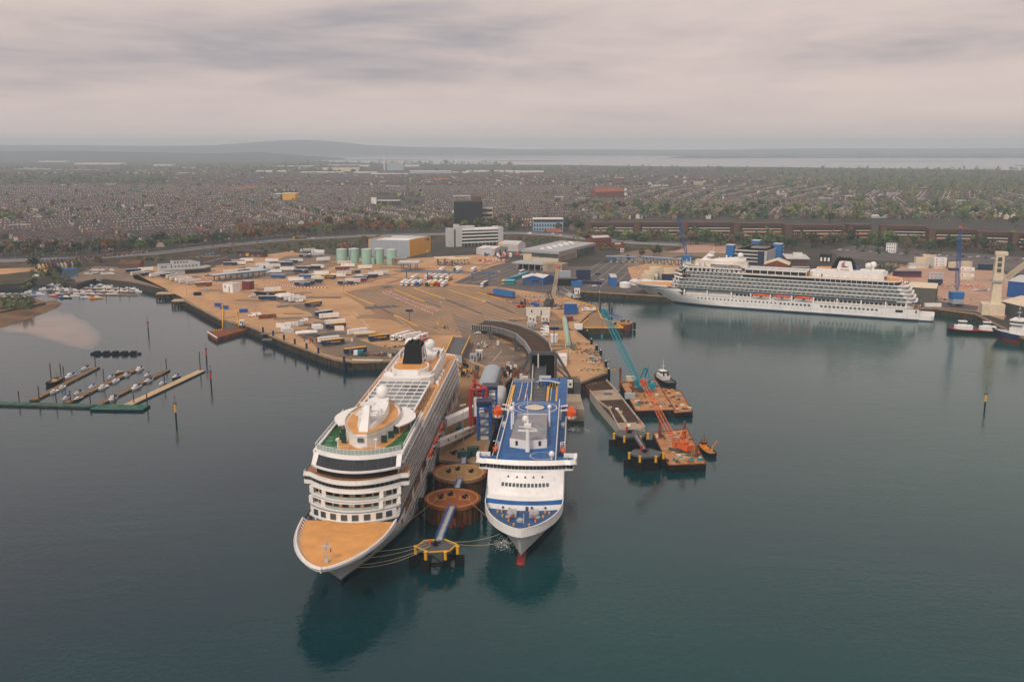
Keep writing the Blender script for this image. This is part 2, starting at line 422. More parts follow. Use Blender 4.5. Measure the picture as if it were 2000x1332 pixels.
cw.color_ramp.elements[1].position=0.85;cw.color_ramp.elements[1].color=(0.001,0.053,0.051,1)
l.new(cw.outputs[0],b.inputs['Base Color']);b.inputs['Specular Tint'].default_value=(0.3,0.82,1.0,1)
wv=n.new('ShaderNodeTexNoise');l.new(tcw.outputs['Object'],wv.inputs['Vector']);wv.inputs['Scale'].default_value=0.55;wv.inputs['Detail'].default_value=4
mpw=n.new('ShaderNodeMapping');l.new(tcw.outputs['Object'],mpw.inputs[0]);mpw.inputs['Scale'].default_value=(0.35,1.0,1.0);mpw.inputs['Rotation'].default_value=(0,0,0.35)
wv2=n.new('ShaderNodeTexNoise');l.new(mpw.outputs[0],wv2.inputs['Vector']);wv2.inputs['Scale'].default_value=0.16;wv2.inputs['Detail'].default_value=5
wa=n.new('ShaderNodeMath');wa.operation='ADD';l.new(wv.outputs[0],wa.inputs[0]);l.new(wv2.outputs[0],wa.inputs[1])
pn=n.new('ShaderNodeTexNoise');l.new(tcw.outputs['Object'],pn.inputs['Vector']);pn.inputs['Scale'].default_value=0.012;pn.inputs['Detail'].default_value=3
pr=n.new('ShaderNodeMapRange');l.new(pn.outputs[0],pr.inputs[0]);pr.inputs[1].default_value=0.35;pr.inputs[2].default_value=0.65;pr.inputs[3].default_value=0.25;pr.inputs[4].default_value=1.0
bw=n.new('ShaderNodeBump');l.new(wa.outputs[0],bw.inputs['Height']);l.new(pr.outputs[0],bw.inputs['Strength']);bw.inputs['Distance'].default_value=0.14
l.new(bw.outputs[0],b.inputs['Normal'])
_M['water']=wm
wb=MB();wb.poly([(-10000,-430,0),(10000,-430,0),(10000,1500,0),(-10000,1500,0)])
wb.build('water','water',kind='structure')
SHORE=[(-1500,600),(-300,560),(0,556),(45,553),(62,545),(110,547),(150,556),(188,545),(252,552),(300,561),(338,570),(352,578),(356,583),(430,622),(490,637),(560,667),(640,696),(680,706),(757,704),(830,701),(900,701),(882,800),(862,884),(862,897),(942,903),(953,860),(975,798),(985,745),(996,736),(1130,735),(1132,746),(1185,726),(1158,672),(1130,655),(1120,640),(1150,611),(1168,604),(1140,590),(1105,580),(1105,572),(1120,567),(1240,574),(1420,585),(1700,597),(1830,602),(1905,612),(1945,632),(1990,655),(2080,690),(2500,800)]
near=[g(a,c,ZQ)for a,c in SHORE]
out=[(p.x,p.y)for p in near]
out=[(-10000,out[0][1]+60)]+out+[(10000,260),(10000,15800),(-10000,15800)]
out=ccw(out)
gb=MB();gb.prism(out,-2.0,ZQ,True)
gnd=gb.build('ground',['citysoil'],kind='structure')
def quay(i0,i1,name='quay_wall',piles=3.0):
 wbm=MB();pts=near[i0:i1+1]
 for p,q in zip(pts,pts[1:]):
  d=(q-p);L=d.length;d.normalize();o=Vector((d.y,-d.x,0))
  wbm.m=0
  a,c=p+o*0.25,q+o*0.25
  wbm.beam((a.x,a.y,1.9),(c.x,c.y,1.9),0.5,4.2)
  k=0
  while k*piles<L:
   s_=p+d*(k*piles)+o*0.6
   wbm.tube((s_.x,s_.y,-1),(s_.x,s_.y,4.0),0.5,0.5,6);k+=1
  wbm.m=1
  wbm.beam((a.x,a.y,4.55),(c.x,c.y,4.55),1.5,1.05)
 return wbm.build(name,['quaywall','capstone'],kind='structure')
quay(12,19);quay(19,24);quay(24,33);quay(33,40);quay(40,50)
L1,L2,L3,L4,L5=5.02,5.04,5.06,5.08,5.10
sheet('port_pavement',[(352,579),(430,622),(490,637),(560,667),(640,696),(680,706),(757,704),(900,701),(996,737),(1130,736),(1132,745),(1184,725),(1158,672),(1120,641),(1150,612),(1166,604),(1105,580),(1060,545),(1000,520),(960,497),(880,500),(760,508),(640,500),(560,492),(470,505),(400,528),(300,520),(255,525),(262,545),(300,556)],L1,'tanconc')
sheet('pier_surface',[(900,702),(882,800),(862.5,884),(862.5,896),(941.5,902),(952,860),(974,798),(984,746),(995,737)],L1,'piertan')
sheet('trailer_park_asphalt',[(420,548),(500,522),(560,500),(640,497),(700,505),(655,520),(600,535),(520,545)],L2,'asphalt2')
sheet('quay_road',[(505,578),(535,575),(600,590),(635,612),(650,640),(690,660),(740,676),(830,690),(760,702),(690,704),(630,690),(590,650),(618,626),(605,610)],L2,'asphalt2')
sheet('lorry_lane_asphalt',[(885,553),(960,520),(1010,508),(1060,522),(1150,520),(1240,502),(1290,500),(1318,530),(1300,555),(1240,572),(1120,566),(1105,571),(1105,579),(1060,573),(985,562)],L2,'asphalt')
sheet('container_apron',[(1225,522),(1330,503),(1345,515),(1310,540),(1235,548)],L3,'tanconc')
sheet('marshalling_lanes',[(668,572),(745,556),(850,556),(985,563),(1085,612),(1112,640),(1000,648),(905,655),(832,655),(730,610)],L2,'brownlane')
sheet('linkspan_road',[(880,610),(925,632),(1010,690),(1095,735),(997,735),(900,695),(905,662)],L3,'asphalt2')
sheet('terminal_forecourt',[(1195,500),(1330,470),(1450,480),(1420,505),(1330,500),(1230,520)],L3,'asphalt2')
sheet('gravel_lot',[(1305,493),(1345,478),(1440,482),(1440,495)],L4,'pinkgravel')
sheet('container_yard',[(1700,560),(1760,520),(1960,530),(1990,580),(1960,625),(1905,608),(1830,601)],L2,'pinkgravel')
sheet('rear_car_park',[(1620,490),(1680,478),(1830,490),(2030,505),(2040,540),(1960,530),(1800,512),(1650,505)],L2,'asphalt')
sheet('quayside_road',[(1790,597),(1832,588),(1912,598),(1908,607),(1830,600)],L3,'asphalt')
sheet('boatyard',[(150,552),(190,543),(252,550),(330,567),(290,548),(240,522),(185,520),(140,540)],L1,'asphalt2')
sheet('dry_field',[(-80,528),(0,524),(70,522),(100,530),(60,545),(0,550),(-80,560)],L1,'tanconc')
sheet('grass_verge',[(-80,545),(60,530),(110,535),(140,542),(112,546),(60,545),(0,556),(-80,562)],L2,'scrub')
mat('patchtan',(0.40,0.25,0.14),0.85,var=0.2,scale=0.05,fine=0.4)
rp=random.Random(9)
for mk in('asphalt2','brownlane','asphalt','patchtan'):
 b=MB()
 for k in range(26):
  px,py=rp.choice(((rp.uniform(400,640),rp.uniform(545,600)),(rp.uniform(520,780),rp.uniform(600,665)),(rp.uniform(600,960),rp.uniform(510,565)),(rp.uniform(380,640),rp.uniform(505,545)),(rp.uniform(1000,1110),rp.uniform(600,700))))
  p=g(px,py,ZQ);a=rp.uniform(-.5,.9);w,d_=rp.uniform(3,17),rp.uniform(1.5,6);u=Vector((math.cos(a),math.sin(a),0));v=Vector((-u.y,u.x,0));z=Vector((0,0,.088+.002*k-ZQ+ZQ))
  b.poly([p-u*w-v*d_+z,p+u*w-v*d_*rp.uniform(.6,1)+z,p+u*w*rp.uniform(.7,1)+v*d_+z,p-u*w*rp.uniform(.8,1)+v*d_+z])
 b.build('repair_patch',mk,kind='structure')
def lines(name,segs,w,z,m):
 b=MB()
 for(x0,y0,x1,y1)in segs:
  p,q=g(x0,y0,z),g(x1,y1,z);d=(q-p).normalized();o=Vector((-d.y,d.x,0))*w/2
  b.poly([p-o,q-o,q+o,p+o])
 return b.build(name,m,kind='structure')
sg=[]
for k in range(11):
 t=k/10
 sg.append((672+6*k+12*t,575-0.8*k,868+17.5*k,653-1.2*k))
for k in range(8):
 sg.append((790+14*k,563-k*0.5,1010+11*k,640-2*k))
lines('lane_lines',sg,0.22,L4,'linewhite')
sg=[(905+17*k,553+0.6*k,1000+13*k,518+2.2*k)for k in range(7)]+[(1100+24*k,560,1180+18*k,508)for k in range(7)]
lines('lorry_lane_lines',sg,0.25,L4,'linewhite')
sg=[]
for k in range(14):sg+=[(948+k*4,697.5-k*.1,950+k*4,697.5-k*.1)]
for k in range(16):sg+=[(955+k*3,708.5,956.6+k*3,708.5)]
lines('give_way_lines',sg,0.7,L5,'linewhite')
lines('road_edge_lines',[(905,560,985,575),(935,690,970,690),(962,706,980,685),(1000,640,1010,660),(760,610,815,650),(690,608,722,640),(1036,616,1016,622),(560,570,700,566),(700,566,790,556),(830,520,880,512),(845,524,905,516)],0.3,L5,'linewhite')
sg=[]
for k in range(15):sg+=[(430+15*k,520+1.2*(k%3),446+15*k,514+1.2*(k%3)),(560+13*k,553,572+13*k,548)]
for k in range(9):sg+=[(600+14*k,646+6*k,625+14*k,641+6*k),(530+11*k,600+4*k,548+11*k,597+4*k),(470+20*k,606-2*k,480+20*k,600-2*k)]
lines('bay_lines',sg,0.22,5.15,'linewhite')
lines('pier_box_marking',[(868,818,884,818),(884,818,884,824),(884,824,867,824),(867,824,868,818)],0.35,L3,'lineyellow')
def kerb(name,pts,w,h,mats,seg):
 b=MB();i=0
 P_=[g(a,c,ZQ)for a,c in pts]
 for p,q in zip(P_,P_[1:]):
  L=(q-p).length;nn=max(1,round(L/seg))
  for k in range(nn):
   b.m=i%len(mats);i+=1
   a,c=p.lerp(q,k/nn),p.lerp(q,(k+1)/nn)
   b.beam((a.x,a.y,ZQ+h/2),(c.x,c.y,ZQ+h/2),w,h)
 return b,mats
def barrier(pts,label,mats=('red','linewhite'),w=0.5,h=0.9,seg=1.6,name='road_barrier',cat='barrier',group='road barriers of the ferry port'):
 b,mm=kerb(name,pts,w,h,mats,seg)
 return tag(b.build(name,list(mm)),label,cat,group)
barrier([(518,549),(545,557),(580,562),(640,564)],'red and white plastic barrier line curving before the lettered navy trailer, left one')
barrier([(670,559),(700,556),(760,540),(790,531)],'red and white barrier line sloping before the middle trailer block')
barrier([(395,515),(430,507),(445,503)],'red and white barrier line running from the blue sign gantry to the weighbridge')
barrier([(408,525),(430,531),(432,535),(412,538)],'red and white barrier line bending beside the blue-grey control building')
barrier([(370,537),(398,541),(405,548),(440,560)],'red and white barrier line in front of the control building, beside the canopy')
barrier([(745,571),(790,590),(845,614)],'red and white kerb line along the middle of the marshalling lanes, left one')
barrier([(752,569),(800,588),(855,608)],'red and white kerb line along the middle of the marshalling lanes, right one')
barrier([(755,555),(785,546)],'short red barrier line before the parked lorries')
barrier([(940,523),(970,514),(998,508)],'red and white barrier line beside the long grey terminal')
barrier([(944,514),(980,503),(1000,497)],'red and white barrier line between the workshop sheds and the terminal')
barrier([(670,571),(730,596),(815,638)],'yellow edged kerb island nearest the quay, along the marshalling lanes',('yellow','dkgrey'),0.9,0.5,60)
barrier([(770,566),(830,590),(860,600)],'yellow edged kerb island in the centre of the marshalling lanes',('yellow','dkgrey'),0.9,0.5,60)
barrier([(808,563),(870,585),(940,613)],'yellow edged kerb island right of the central marshalling lane',('yellow','dkgrey'),0.9,0.5,60)
barrier([(880,568),(950,590),(1005,612)],'yellow edged kerb island near the forklift truck',('yellow','dkgrey'),0.9,0.5,60)
barrier([(932,571),(1000,592),(1075,600)],'yellow edged kerb running under the blue gangway trailer',('yellow','dkgrey'),0.9,0.5,60)
barrier([(1100,583),(1165,601)],'yellow edge fence along the basin beside the building site',('yellow','lineyellow'),0.4,1.1,8)
barrier([(383,503),(430,500)],'yellow kerb before the dark wooden weighbridge office',('yellow','lineyellow'),0.8,0.6,20)
barrier([(640,510),(700,518),(770,520)],'long yellow kerb at the foot of the green silos',('yellow','lineyellow'),0.8,0.5,20)
def wsheet(name,wpts,z,m):
 b=MB();b.poly([(a,c,z)for a,c in ccw(wpts)]);return b.build(name,m,kind='structure')
fw=[]
for a,c in[(470,305),(560,309),(640,317),(760,320),(900,322),(1100,323),(1300,326),(1500,327),(1750,330),(2000,334),(2400,338),(2400,309),(2000,309),(1700,304),(1400,303),(1150,301),(940,300),(640,300),(560,302)]:
 p=g(a,c,5);fw.append((p.x,p.y))
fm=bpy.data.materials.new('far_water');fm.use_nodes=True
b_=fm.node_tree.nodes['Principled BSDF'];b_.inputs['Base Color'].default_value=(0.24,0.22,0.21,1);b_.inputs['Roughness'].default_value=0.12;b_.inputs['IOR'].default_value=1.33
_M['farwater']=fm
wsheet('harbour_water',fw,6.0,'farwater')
mat('mudflat',(0.17,0.15,0.135),0.6,var=0.3,scale=0.002)
for k,(px0,px1,py,th)in enumerate([(700,1000,306.5,0.9),(820,1180,309,0.8),(560,760,307,1.0),(1250,1500,310,0.7),(930,1120,315,0.9),(640,860,313,1.4),(1980,2040,324,1.6),(1600,1900,316,.7),(500,640,311,1.6),(1100,1300,305,.6)]):
 q=[]
 for t in range(9):q.append((px0+(px1-px0)*t/8,py-th*math.sin(PI*t/8)*(0.7+0.3*math.sin(k+t))))
 for t in range(8,-1,-1):q.append((px0+(px1-px0)*t/8,py+th*0.6*math.sin(PI*t/8)))
 wsheet('mudflat',xy([g(a,c,5)for a,c in q]),7.0,'mudflat')
def ridge(name,prof,d0,d1,m='farland',step=None):
 """hills: profile of (photograph x, crest height m) at distance d0, falling away to d1"""
 b=MB();r0,r1,r2=[],[],[]
 for x,h in prof:
  u=(x-1000)/FPX
  r0.append((u*d0*1.02,d0,4));r1.append((u*(d0+d1)/2,(d0+d1)/2,5+h));r2.append((u*d1,d1,3))
 b.loft([r0,[((a[0]+c[0])/2,(a[1]+c[1])/2,5+(c[2]-5)*0.62)for a,c in zip(r0,r1)],r1,r2],closed=False)
 return b.build(name,m,kind='structure',smooth=True)
rr=random.Random(5)
ridge('far_hills',[(x,66+10*math.sin(x*0.004)+5*math.sin(x*0.013)+rr.uniform(-2,2))for x in range(-400,2500,40)],13500,15700)
ridge('hills',[(-300,112),(-100,116),(60,122),(200,117),(330,110),(430,118),(500,155),(560,184),(610,190),(660,168),(720,124),(800,98),(900,92),(1000,66),(1100,45),(1200,22),(1300,5)],11600,15200)
ridge('hills',[(-300,60),(0,66),(150,70),(300,60),(420,50),(520,60),(600,30),(680,2)],7600,9600)
ridge('island',[(930,3)]+[(x,22+6*math.sin(x*0.05)+rr.uniform(-3,4))for x in range(960,2500,14)],11000,12800)
ridge('island',[(1300,2)]+[(x,15+rr.uniform(-3,5))for x in range(1330,2500,10)],9300,9900)
Z=[13.5,16.3,19.1,21.9,24.7,27.5,30.6]
BM=14.4
def stem(z):return 24.0*max(0.0,1-z/14.5)**0.85
def hbz(s,z):
 """half breadth of the hull at station s and height z"""
 d=s-stem(z)
 t=max(0.0,min(1.0,z/14.5))
 run=66-30*t
 a=max(0.0,min(1.0,d/run))
 e=1.25-0.60*t
 w=BM*(1-(1-a)**2.1)**e
 if s>205:w*=1-0.10*((s-205)/24)**2
 return w
def deckline(z,s0,s1,n,off=0.0):
 """plan outline of the hull between s0 and s1, port then starboard, counter-clockwise seen from above"""
 ss=[s0+(s1-s0)*(k/n)**1.4 for k in range(n+1)]
 pt=[(s,-max(0.02,hbz(s,z)+off))for s in ss]
 return pt+[(s,-y)for s,y in reversed(pt)]
def front(s0,k,ymax,n=14):
 return[(s0+k*(abs(-ymax+2*ymax*i/n)/14.0)**2,-ymax+2*ymax*i/n)for i in range(n+1)]
def build_ship(label,name_txt):
 R=T('cruise_ship',label,'cruise ship',group='white cruise ships with navy stripes')
 b=MB()
 zs=[-1.5,0.0,1.2,2.5,5.0,8.2,10.5,12.7,13.5,14.6]
 N=44
 SE=224.0
 def station(k,z):
  t=(k/N)**1.35
  return stem(z)+(SE-stem(z))*t
 for side in(-1,1):
  rows=[]
  for z in zs:
   rows.append(b.pts([(station(k,z),side*hbz(station(k,z),z),z)for k in range(N+1)]))
  for j in range(len(zs)-1):
   for k in range(N):
    sm=station(k+0.5,zs[j])
    if zs[j]>=8.2 and sm>50 and zs[j]<12.7:continue
    if zs[j]>=13.5 and sm>36:continue
    m=1 if zs[j]<1.2 or 12.7<=zs[j]<13.5 else 0
    q=(rows[j]+k,rows[j]+k+1,rows[j+1]+k+1,rows[j+1]+k)
    b.face(q if side<0 else q[::-1],m)
 w=hbz(SE,5)
 b.m=0
 b.poly([(SE,-w,-1),(SE,w,-1),(SE,w,8.2),(SE,-w,8.2)])
 b.poly([(SE,-w,12.7),(SE,w,12.7),(SE,w,13.5),(SE,-w,13.5)])
 b.build('hull',['hullwhite','navy'],R,smooth=False)
 b=MB();b.prism([(SE,-12.4),(232,-12.2),(234,-10.5),(234,10.5),(232,12.2),(SE,12.4)],-1.5,3.6)
 b.m=1;b.prism([(SE,-12.45),(232.03,-12.25),(234.05,-10.55),(234.05,10.55),(232.03,12.25),(SE,12.45)],-1.6,0.7,top=False)
 b.build('stern_platform',['white','navy'],R)
 fd=[p for p in deckline(13.3,1.5,37,22,-0.25)]
 b=MB();b.prism(ccw(fd),13.0,13.42,True);b.build('foredeck','teak',R)
 b=MB();pl=[(s,-max(0.02,hbz(s,14.0)-0.12))for s in[0.6+35.5*(k/26)**1.5 for k in range(27)]]
 rim=pl[::-1]+[(s,-y)for s,y in pl]
 b.strip(rim,13.4,14.75,0.3);b.build('bulwark','white',R)
 b=MB()
 for s,y in pl[4::1]:
  for sd in(-1,1):b.beam((s,sd*(abs(y)-0.15),14.5),(s,sd*(abs(y)-1.1),13.5),0.16,0.3)
 b.build('bulwark_bracket','white',R,'stuff')
 b=MB();b.tube((7.5,0,13.4),(7.5,0,21.5),0.2,0.09,8);b.tube((7.5,0,20),(10.5,1.5,13.6),0.07,0.07,4);b.tube((7.5,0,20),(10.5,-1.5,13.6),0.07,0.07,4)
 b.box(7.0,8.0,-1.3,1.3,18.0,18.15);b.box(7.0,8.2,-0.5,0.5,13.42,14.3)
 fm_=b.build('foremast','ltgrey',R)
 b=MB();b.box(7.6,9.0,-1.0,-0.96,16.2,17.0);b.build('flag','red',fm_)
 b=MB();pr=[(50,-11.6),(216,-11.6),(220,-9),(220,9),(216,11.6),(50,11.6)]
 b.prism(pr,8.25,12.9,False);b.build('promenade_wall','white',R)
 b=MB();dk=[(48,-13.9),(216,-14.0),(223.5,-12.8),(223.5,12.8),(216,14.0),(48,13.9)]
 b.prism(dk,8.0,8.27);b.build('promenade_deck','teak2',R)
 for sd in(-1,1):
  for s in(50.6,69,88,103,118,134,150,167,184,201,215):
   b=MB();b.box(s-0.55,s+0.55,min(sd*13.9,sd*14.42),max(sd*13.9,sd*14.42),8.2,12.75);b.build('promenade_pillar','white',R)
  b=MB()
  for s in range(52,214,2):b.box(s,s+1.86,sd*14.2-0.03,sd*14.2+0.03,8.25,9.25)
  b.build('promenade_railing','dirtywhite',R,'stuff')
 pw=MB();pw.box(-1.0,1.0,-0.06,0.06,0,1.7);pwm=pw.mesh('promenade_window',['glass'])
 for k in range(40):
  s=92+k*3.1
  if 104<s<150 and k%2:continue
  for sd in(-1,1):
   o=put('promenade_window',pwm,R);o.location=(s,sd*11.62,9.7)
 pm=MB();pm.box(-0.55,0.55,-0.05,0.05,-0.55,0.55);pm=pm.mesh('porthole',['glass'])
 sm_=MB();sm_.box(-0.22,0.22,-0.05,0.05,-0.22,0.22);sm_=sm_.mesh('porthole',['glass'])
 bm_=MB();bm_.box(-0.85,0.85,-0.05,0.05,-0.75,0.75);bm_=bm_.mesh('hull_window',['glass2'])
 for sd in(-1,1):
  for k in range(21):
   s=62+3.0*k
   o=put('porthole',pm,R);o.location=(s,sd*(hbz(s,6.6)+0.02),6.4);o.rotation_euler.z=0
  for k in range(24):
   if k in(8,9):continue
   s=126+3.0*k
   o=put('hull_window',bm_,R);o.location=(s,sd*(hbz(s,6.5)+0.02),6.3)
  for k in range(26):
   s=84+4.6*k
   o=put('porthole',sm_,R);o.location=(s,sd*(hbz(s,3.5)+0.02),3.9)
  b=MB();y=hbz(29,6.0)*sd
  b.poly([(27.5,hbz(27.5,5)*sd+0.05*sd,5.0),(31.5,hbz(31.5,5)*sd+0.05*sd,5.0),(29.5,hbz(29.5,7.6)*sd+0.05*sd,7.6),(26.0,hbz(26,7.6)*sd+0.05*sd,7.6)][::sd])
  b.build('anchor_pocket','dkgrey',R)
  b=MB()
  for x0,x1 in((9,11.5),(14,16),(19,20)):
   b.poly([(x0,sd*(hbz(x0,11.3)+.04),11.1),(x1,sd*(hbz(x1,11.3)+.04),11.1),(x1,sd*(hbz(x1,11.6)+.04),11.5),(x0,sd*(hbz(x0,11.6)+.04),11.5)][::-sd])
  b.build('fairlead','dkgrey',R)
 b=MB();b.box(208,213,-14.45,-14.3,5.5,7.4);b.box(216,222.5,-13.7,-13.3,5.6,7.6);b.box(SE,SE+.06,-10,10,5.6,7.6);b.build('stern_window','glass',R)
 S0=[36.5,37.6,38.6,44.0];S1=[219,218,216.5,213.5]
 def slab(i,s0,s1,z,half=BM,t=0.6,mats='white',name='deck_edge',sfx=None):
  b=MB();fr=front(s0,7.0,half-0.4)
  rear=[(s1-5,half),(s1-2.2,half-0.8),(s1-0.6,half-2.8),(s1,half-6)]
  pl=fr+rear+[(x,-y)for x,y in reversed(rear)]
  b.prism(ccw(pl),z-t,z,True,True);return b.build(name,mats,R)
 for i in range(5):
  slab(i,[35.6,37.4,38.6,39.6,40.2][i],[222,220.5,219,217.5,216][i],Z[i]+(0.05 if i else 0.0),BM-(0 if i else 0.03))
 dm=MB();dm.box(-1.0,1.0,-0.05,0.05,0,2.05);dm=dm.mesh('balcony_door',['glass'])
 dm2=MB();dm2.box(-1.0,1.0,-0.05,0.05,0,2.05);dm2=dm2.mesh('balcony_door',['glass2'])
 rs=random.Random(3)
 for i in range(5):
  z=Z[i]+0.05
  s0,s1=[44.5,45.5,46.5,52,52][i],[216,214.5,213,211,204][i]
  if i==4:s1=96
  b=MB()
  b.prism([(s0,-12.75),(s1,-12.75),(s1+3,-8),(s1+3,8),(s1,12.75),(s0,12.75)],z,Z[i+1]-0.35,False)
  b.build('cabin_wall','white',R)
  par=MB();bal=MB();rl=MB();sdo=MB()
  nn=int((s1-s0)/3.55)
  for k in range(nn+1):
   s=s0+k*3.55
   for sd in(-1,1):
    par.box(s-0.09,s+0.09,min(sd*12.75,sd*14.1),max(sd*12.75,sd*14.1),z,Z[i+1]-0.36)
    if k<nn:
     if sd<0:
      o=put('balcony_door',dm if rs.random()<0.35 else dm2,R);o.location=(s+1.85,-12.79,z+0.05)
     else:sdo.box(s+0.6,s+3.1,12.73,12.82,z+0.05,z+2.1)
     bal.box(s+0.1,s+3.45,sd*14.2-0.03,sd*14.2+0.03,z+0.05,z+1.0)
     rl.box(s,s+3.55,sd*14.2-0.06,sd*14.2+0.06,z+1.0,z+1.1)
     if rs.random()<0.8:
      for c in(0.9,2.2):rl.box(s+c,s+c+0.6,min(sd*13.2,sd*13.8),max(sd*13.2,sd*13.8),z,z+0.75)
  par.build('balcony_partition','ltgrey',R,'stuff');bal.build('balcony_balustrade','balglass',R,'stuff');rl.build('balcony_rail','dirtywhite',R,'stuff');sdo.build('starboard_door','glass',R,'stuff')
  b=MB();q=[(s1+3,-8),(s1+3,8)]
  for k in range(5):b.box(s1+3.0,s1+3.08,-7.2+3.1*k,-5+3.1*k,z+0.05,z+2.1)
  b.build('stern_door','glass',R,'stuff')
 b=MB();b.prism([(96,-13.2),(205,-13.2),(209,-9),(209,9),(205,13.2),(96,13.2)],24.8,27.2,False);b.build('window_band','glass',R)
 b=MB()
 for k in range(16):
  for sd in(-1,1):b.box(150+3.7*k,150.25+3.7*k,min(sd*13.2,sd*14.1),max(sd*13.2,sd*14.1),24.8,27.2)
 b.build('deck_post','white',R,'stuff')
 b=MB();b.strip(front(36.3,6.5,13.2),13.42,16.0,0.3);b.build('lounge_front','white',R)
 fwm=MB();fwm.box(-0.06,0.06,-1.0,1.0,0,1.9);fwm.box(-0.1,-0.06,-0.06,0.06,0,1.9);fwm=fwm.mesh('lounge_window',['glass2'])
 for y in(-11.3,-8.6,-5.2,-1.7,1.7,5.2,8.6,11.3):
  o=put('lounge_window',fwm,R);o.location=(36.1+6.5*(abs(y)/14)**2,y,13.75);o.rotation_euler.z=math.atan2(-2*6.5*y/196,1)
 for i in(1,2):
  z=Z[i]
  f=front([37.4,38.6][i-1],7.0,14.0,18)
  b=MB();b.strip(f,z-0.3,z+0.22,0.45)
  b.strip([p for p in f],Z[i+1]-0.5,Z[i+1]-0.2,0.4)
  for yy in(-13.7,-8.9,8.9,13.7):
   s_=[37.4,38.6][i-1]+7.0*(yy/14)**2
   b.box(s_-0.3,s_+0.35,yy-0.62,yy+0.62,z+0.25,Z[i+1]-0.4)
  b.build('front_frame','white',R)
  b=MB();b.strip(front([39.8,41.0][i-1],7.0,13.6,18),z,Z[i+1]-0.3,0.2);b.build('front_cabin_wall','cream',R)
  cm=MB();cm.box(-0.06,0.06,-0.85,0.85,0,1.95);cm.box(-0.1,-0.06,-0.05,0.05,0,1.95);cm=cm.mesh('front_cabin_door',['glass2'if i==1 else 'glass'])
  for y in(-12.4,-10.6,-7.2,-5.0,-1.8,1.8,5.0,7.2,10.6,12.4):
   o=put('front_cabin_door',cm,R);o.location=([39.65,40.85][i-1]+7.0*(y/14)**2,y,z+0.06);o.rotation_euler.z=math.atan2(-14*y/196,1)
  b=MB();b.strip(front([37.5,38.7][i-1],7.0,8.4),z+0.3,z+1.05,0.06);b.build('front_balustrade','paleglass',R)
  b=MB();b.strip(front([37.55,38.75][i-1],7.0,8.4),z+1.05,z+1.15,0.12)
  for yy in(-4.0,2.6,8.2):b.box([37.6,38.8][i-1]+7*(yy/14)**2,[40,41][i-1]+7*(yy/14)**2,yy-0.06,yy+0.06,z,Z[i+1]-0.5)
  b.build('front_rail','teak2',R)
 wing=[(49.4,-16.4),(47.2,-16.4)]+[(x,y)for x,y in front(38.8,7.6,14.2,16)]+[(47.2,16.4),(49.4,16.4)]
 b=MB();b.strip(wing,21.55,22.75,0.25);b.prism(ccw([(53,-13.5),(50,-16.4),(47.2,-16.4)]+front(39.0,7.6,14.2,16)+[(47.2,16.4),(50,16.4),(53,13.5)]),21.5,21.8);b.build('bridge_base','white',R)
 b=MB();b.strip([(p[0]+0.25,p[1])for p in wing],22.75,24.2,0.1);b.build('bridge_band','dkgrey',R)
 bwm=MB();bwm.box(-0.05,0.05,-0.56,0.56,0,1.3);bwm=bwm.mesh('bridge_window',['glass'])
 for k in range(25):
  y=-15.6+1.3*k
  s_=39.0+7.6*(abs(y)/14)**2 if abs(y)<14.2 else 47.3
  o=put('bridge_window',bwm,R);o.location=(s_,y,22.82);o.rotation_euler.z=math.atan2(-15.2*y/196,1)if abs(y)<14.2 else 0
 b=MB();b.strip([(x-0.35,y)for x,y in wing],24.15,24.75,0.5);b.strip([(x-0.35,y)for x,y in wing],24.75,25.6,0.12,);b.build('terrace_bulwark','white',R)
 b=MB();b.strip([(x+0.05,y)for x,y in wing],24.78,25.5,0.1);b.build('terrace_rail','teak2',R)
 b=MB();b.prism(ccw([(x,y)for x,y in front(38.8,7.6,14.2,16)]+[(47.2,16.2),(55,16.2),(55,-16.2),(47.2,-16.2)]),24.5,24.78);b.build('terrace_deck','teak2',R)
 b=MB();b.strip(front(43.0,6.5,12.6),24.78,27.2,0.2);b.build('terrace_glazing','glass',R)
 b=MB()
 for sd in(-1,1):
  for k in range(4):b.box(49+1.5*k,49.2+1.5*k,sd*13.0-0.1,sd*13.0+0.1,24.78,27.2)
 b.build('terrace_mullion','white',R)
 lo,hi=front(41.6,6.6,13.0,16),front(45.2,6.6,13.0,16)
 b=MB();b.loft([[(x,y,27.55)for x,y in lo],[(x,y,30.1)for x,y in hi]],closed=False);
 b.build('lounge_glass','glass',R)
 b=MB()
 b.loft([[(x-0.5,y,26.95)for x,y in front(41.6,6.6,13.9,16)],[(x-0.5,y,27.55)for x,y in front(41.6,6.6,13.9,16)],[(x+0.25,y,27.6)for x,y in front(41.6,6.6,13.9,16)]],closed=False)
 b.loft([[(x-0.25,y,30.05)for x,y in front(45.2,6.6,14.2,16)],[(x-0.3,y,31.2)for x,y in front(45.6,6.6,14.2,16)],[(x+0.5,y,31.25)for x,y in front(45.6,6.6,14.2,16)],[(x+0.5,y,30.7)for x,y in front(45.6,6.6,14.2,16)]],closed=False)
 for sd in(-1,1):
  xx,yy=41.3+6.6*(13.2/14)**2,sd*13.2
  b.beam((xx,yy,27.4),(xx+3.7,yy,30.2),1.6,0.5)
  b.box(51.0,95,min(sd*13.6,sd*14.35),max(sd*13.6,sd*14.35),30.2,31.1)
  b.box(51.0,95,min(sd*13.6,sd*14.35),max(sd*13.6,sd*14.35),27.2,27.55)
 b.build('lounge_frame','white',R)
 b=MB()
 for k in range(7):
  y=-11+22*k/6;b.beam((41.55+6.6*(y/14)**2,y,27.5),(45.15+6.6*(y/14)**2,y,30.15),0.09)
 b.build('lounge_mullion','dkgrey',R)
 b=MB();b.prism([(51,-12.8),(94,-12.8),(94,12.8),(51,12.8)],27.55,30.2,False);b.build('cabin_wall','ltgrey',R)
 dd=MB()
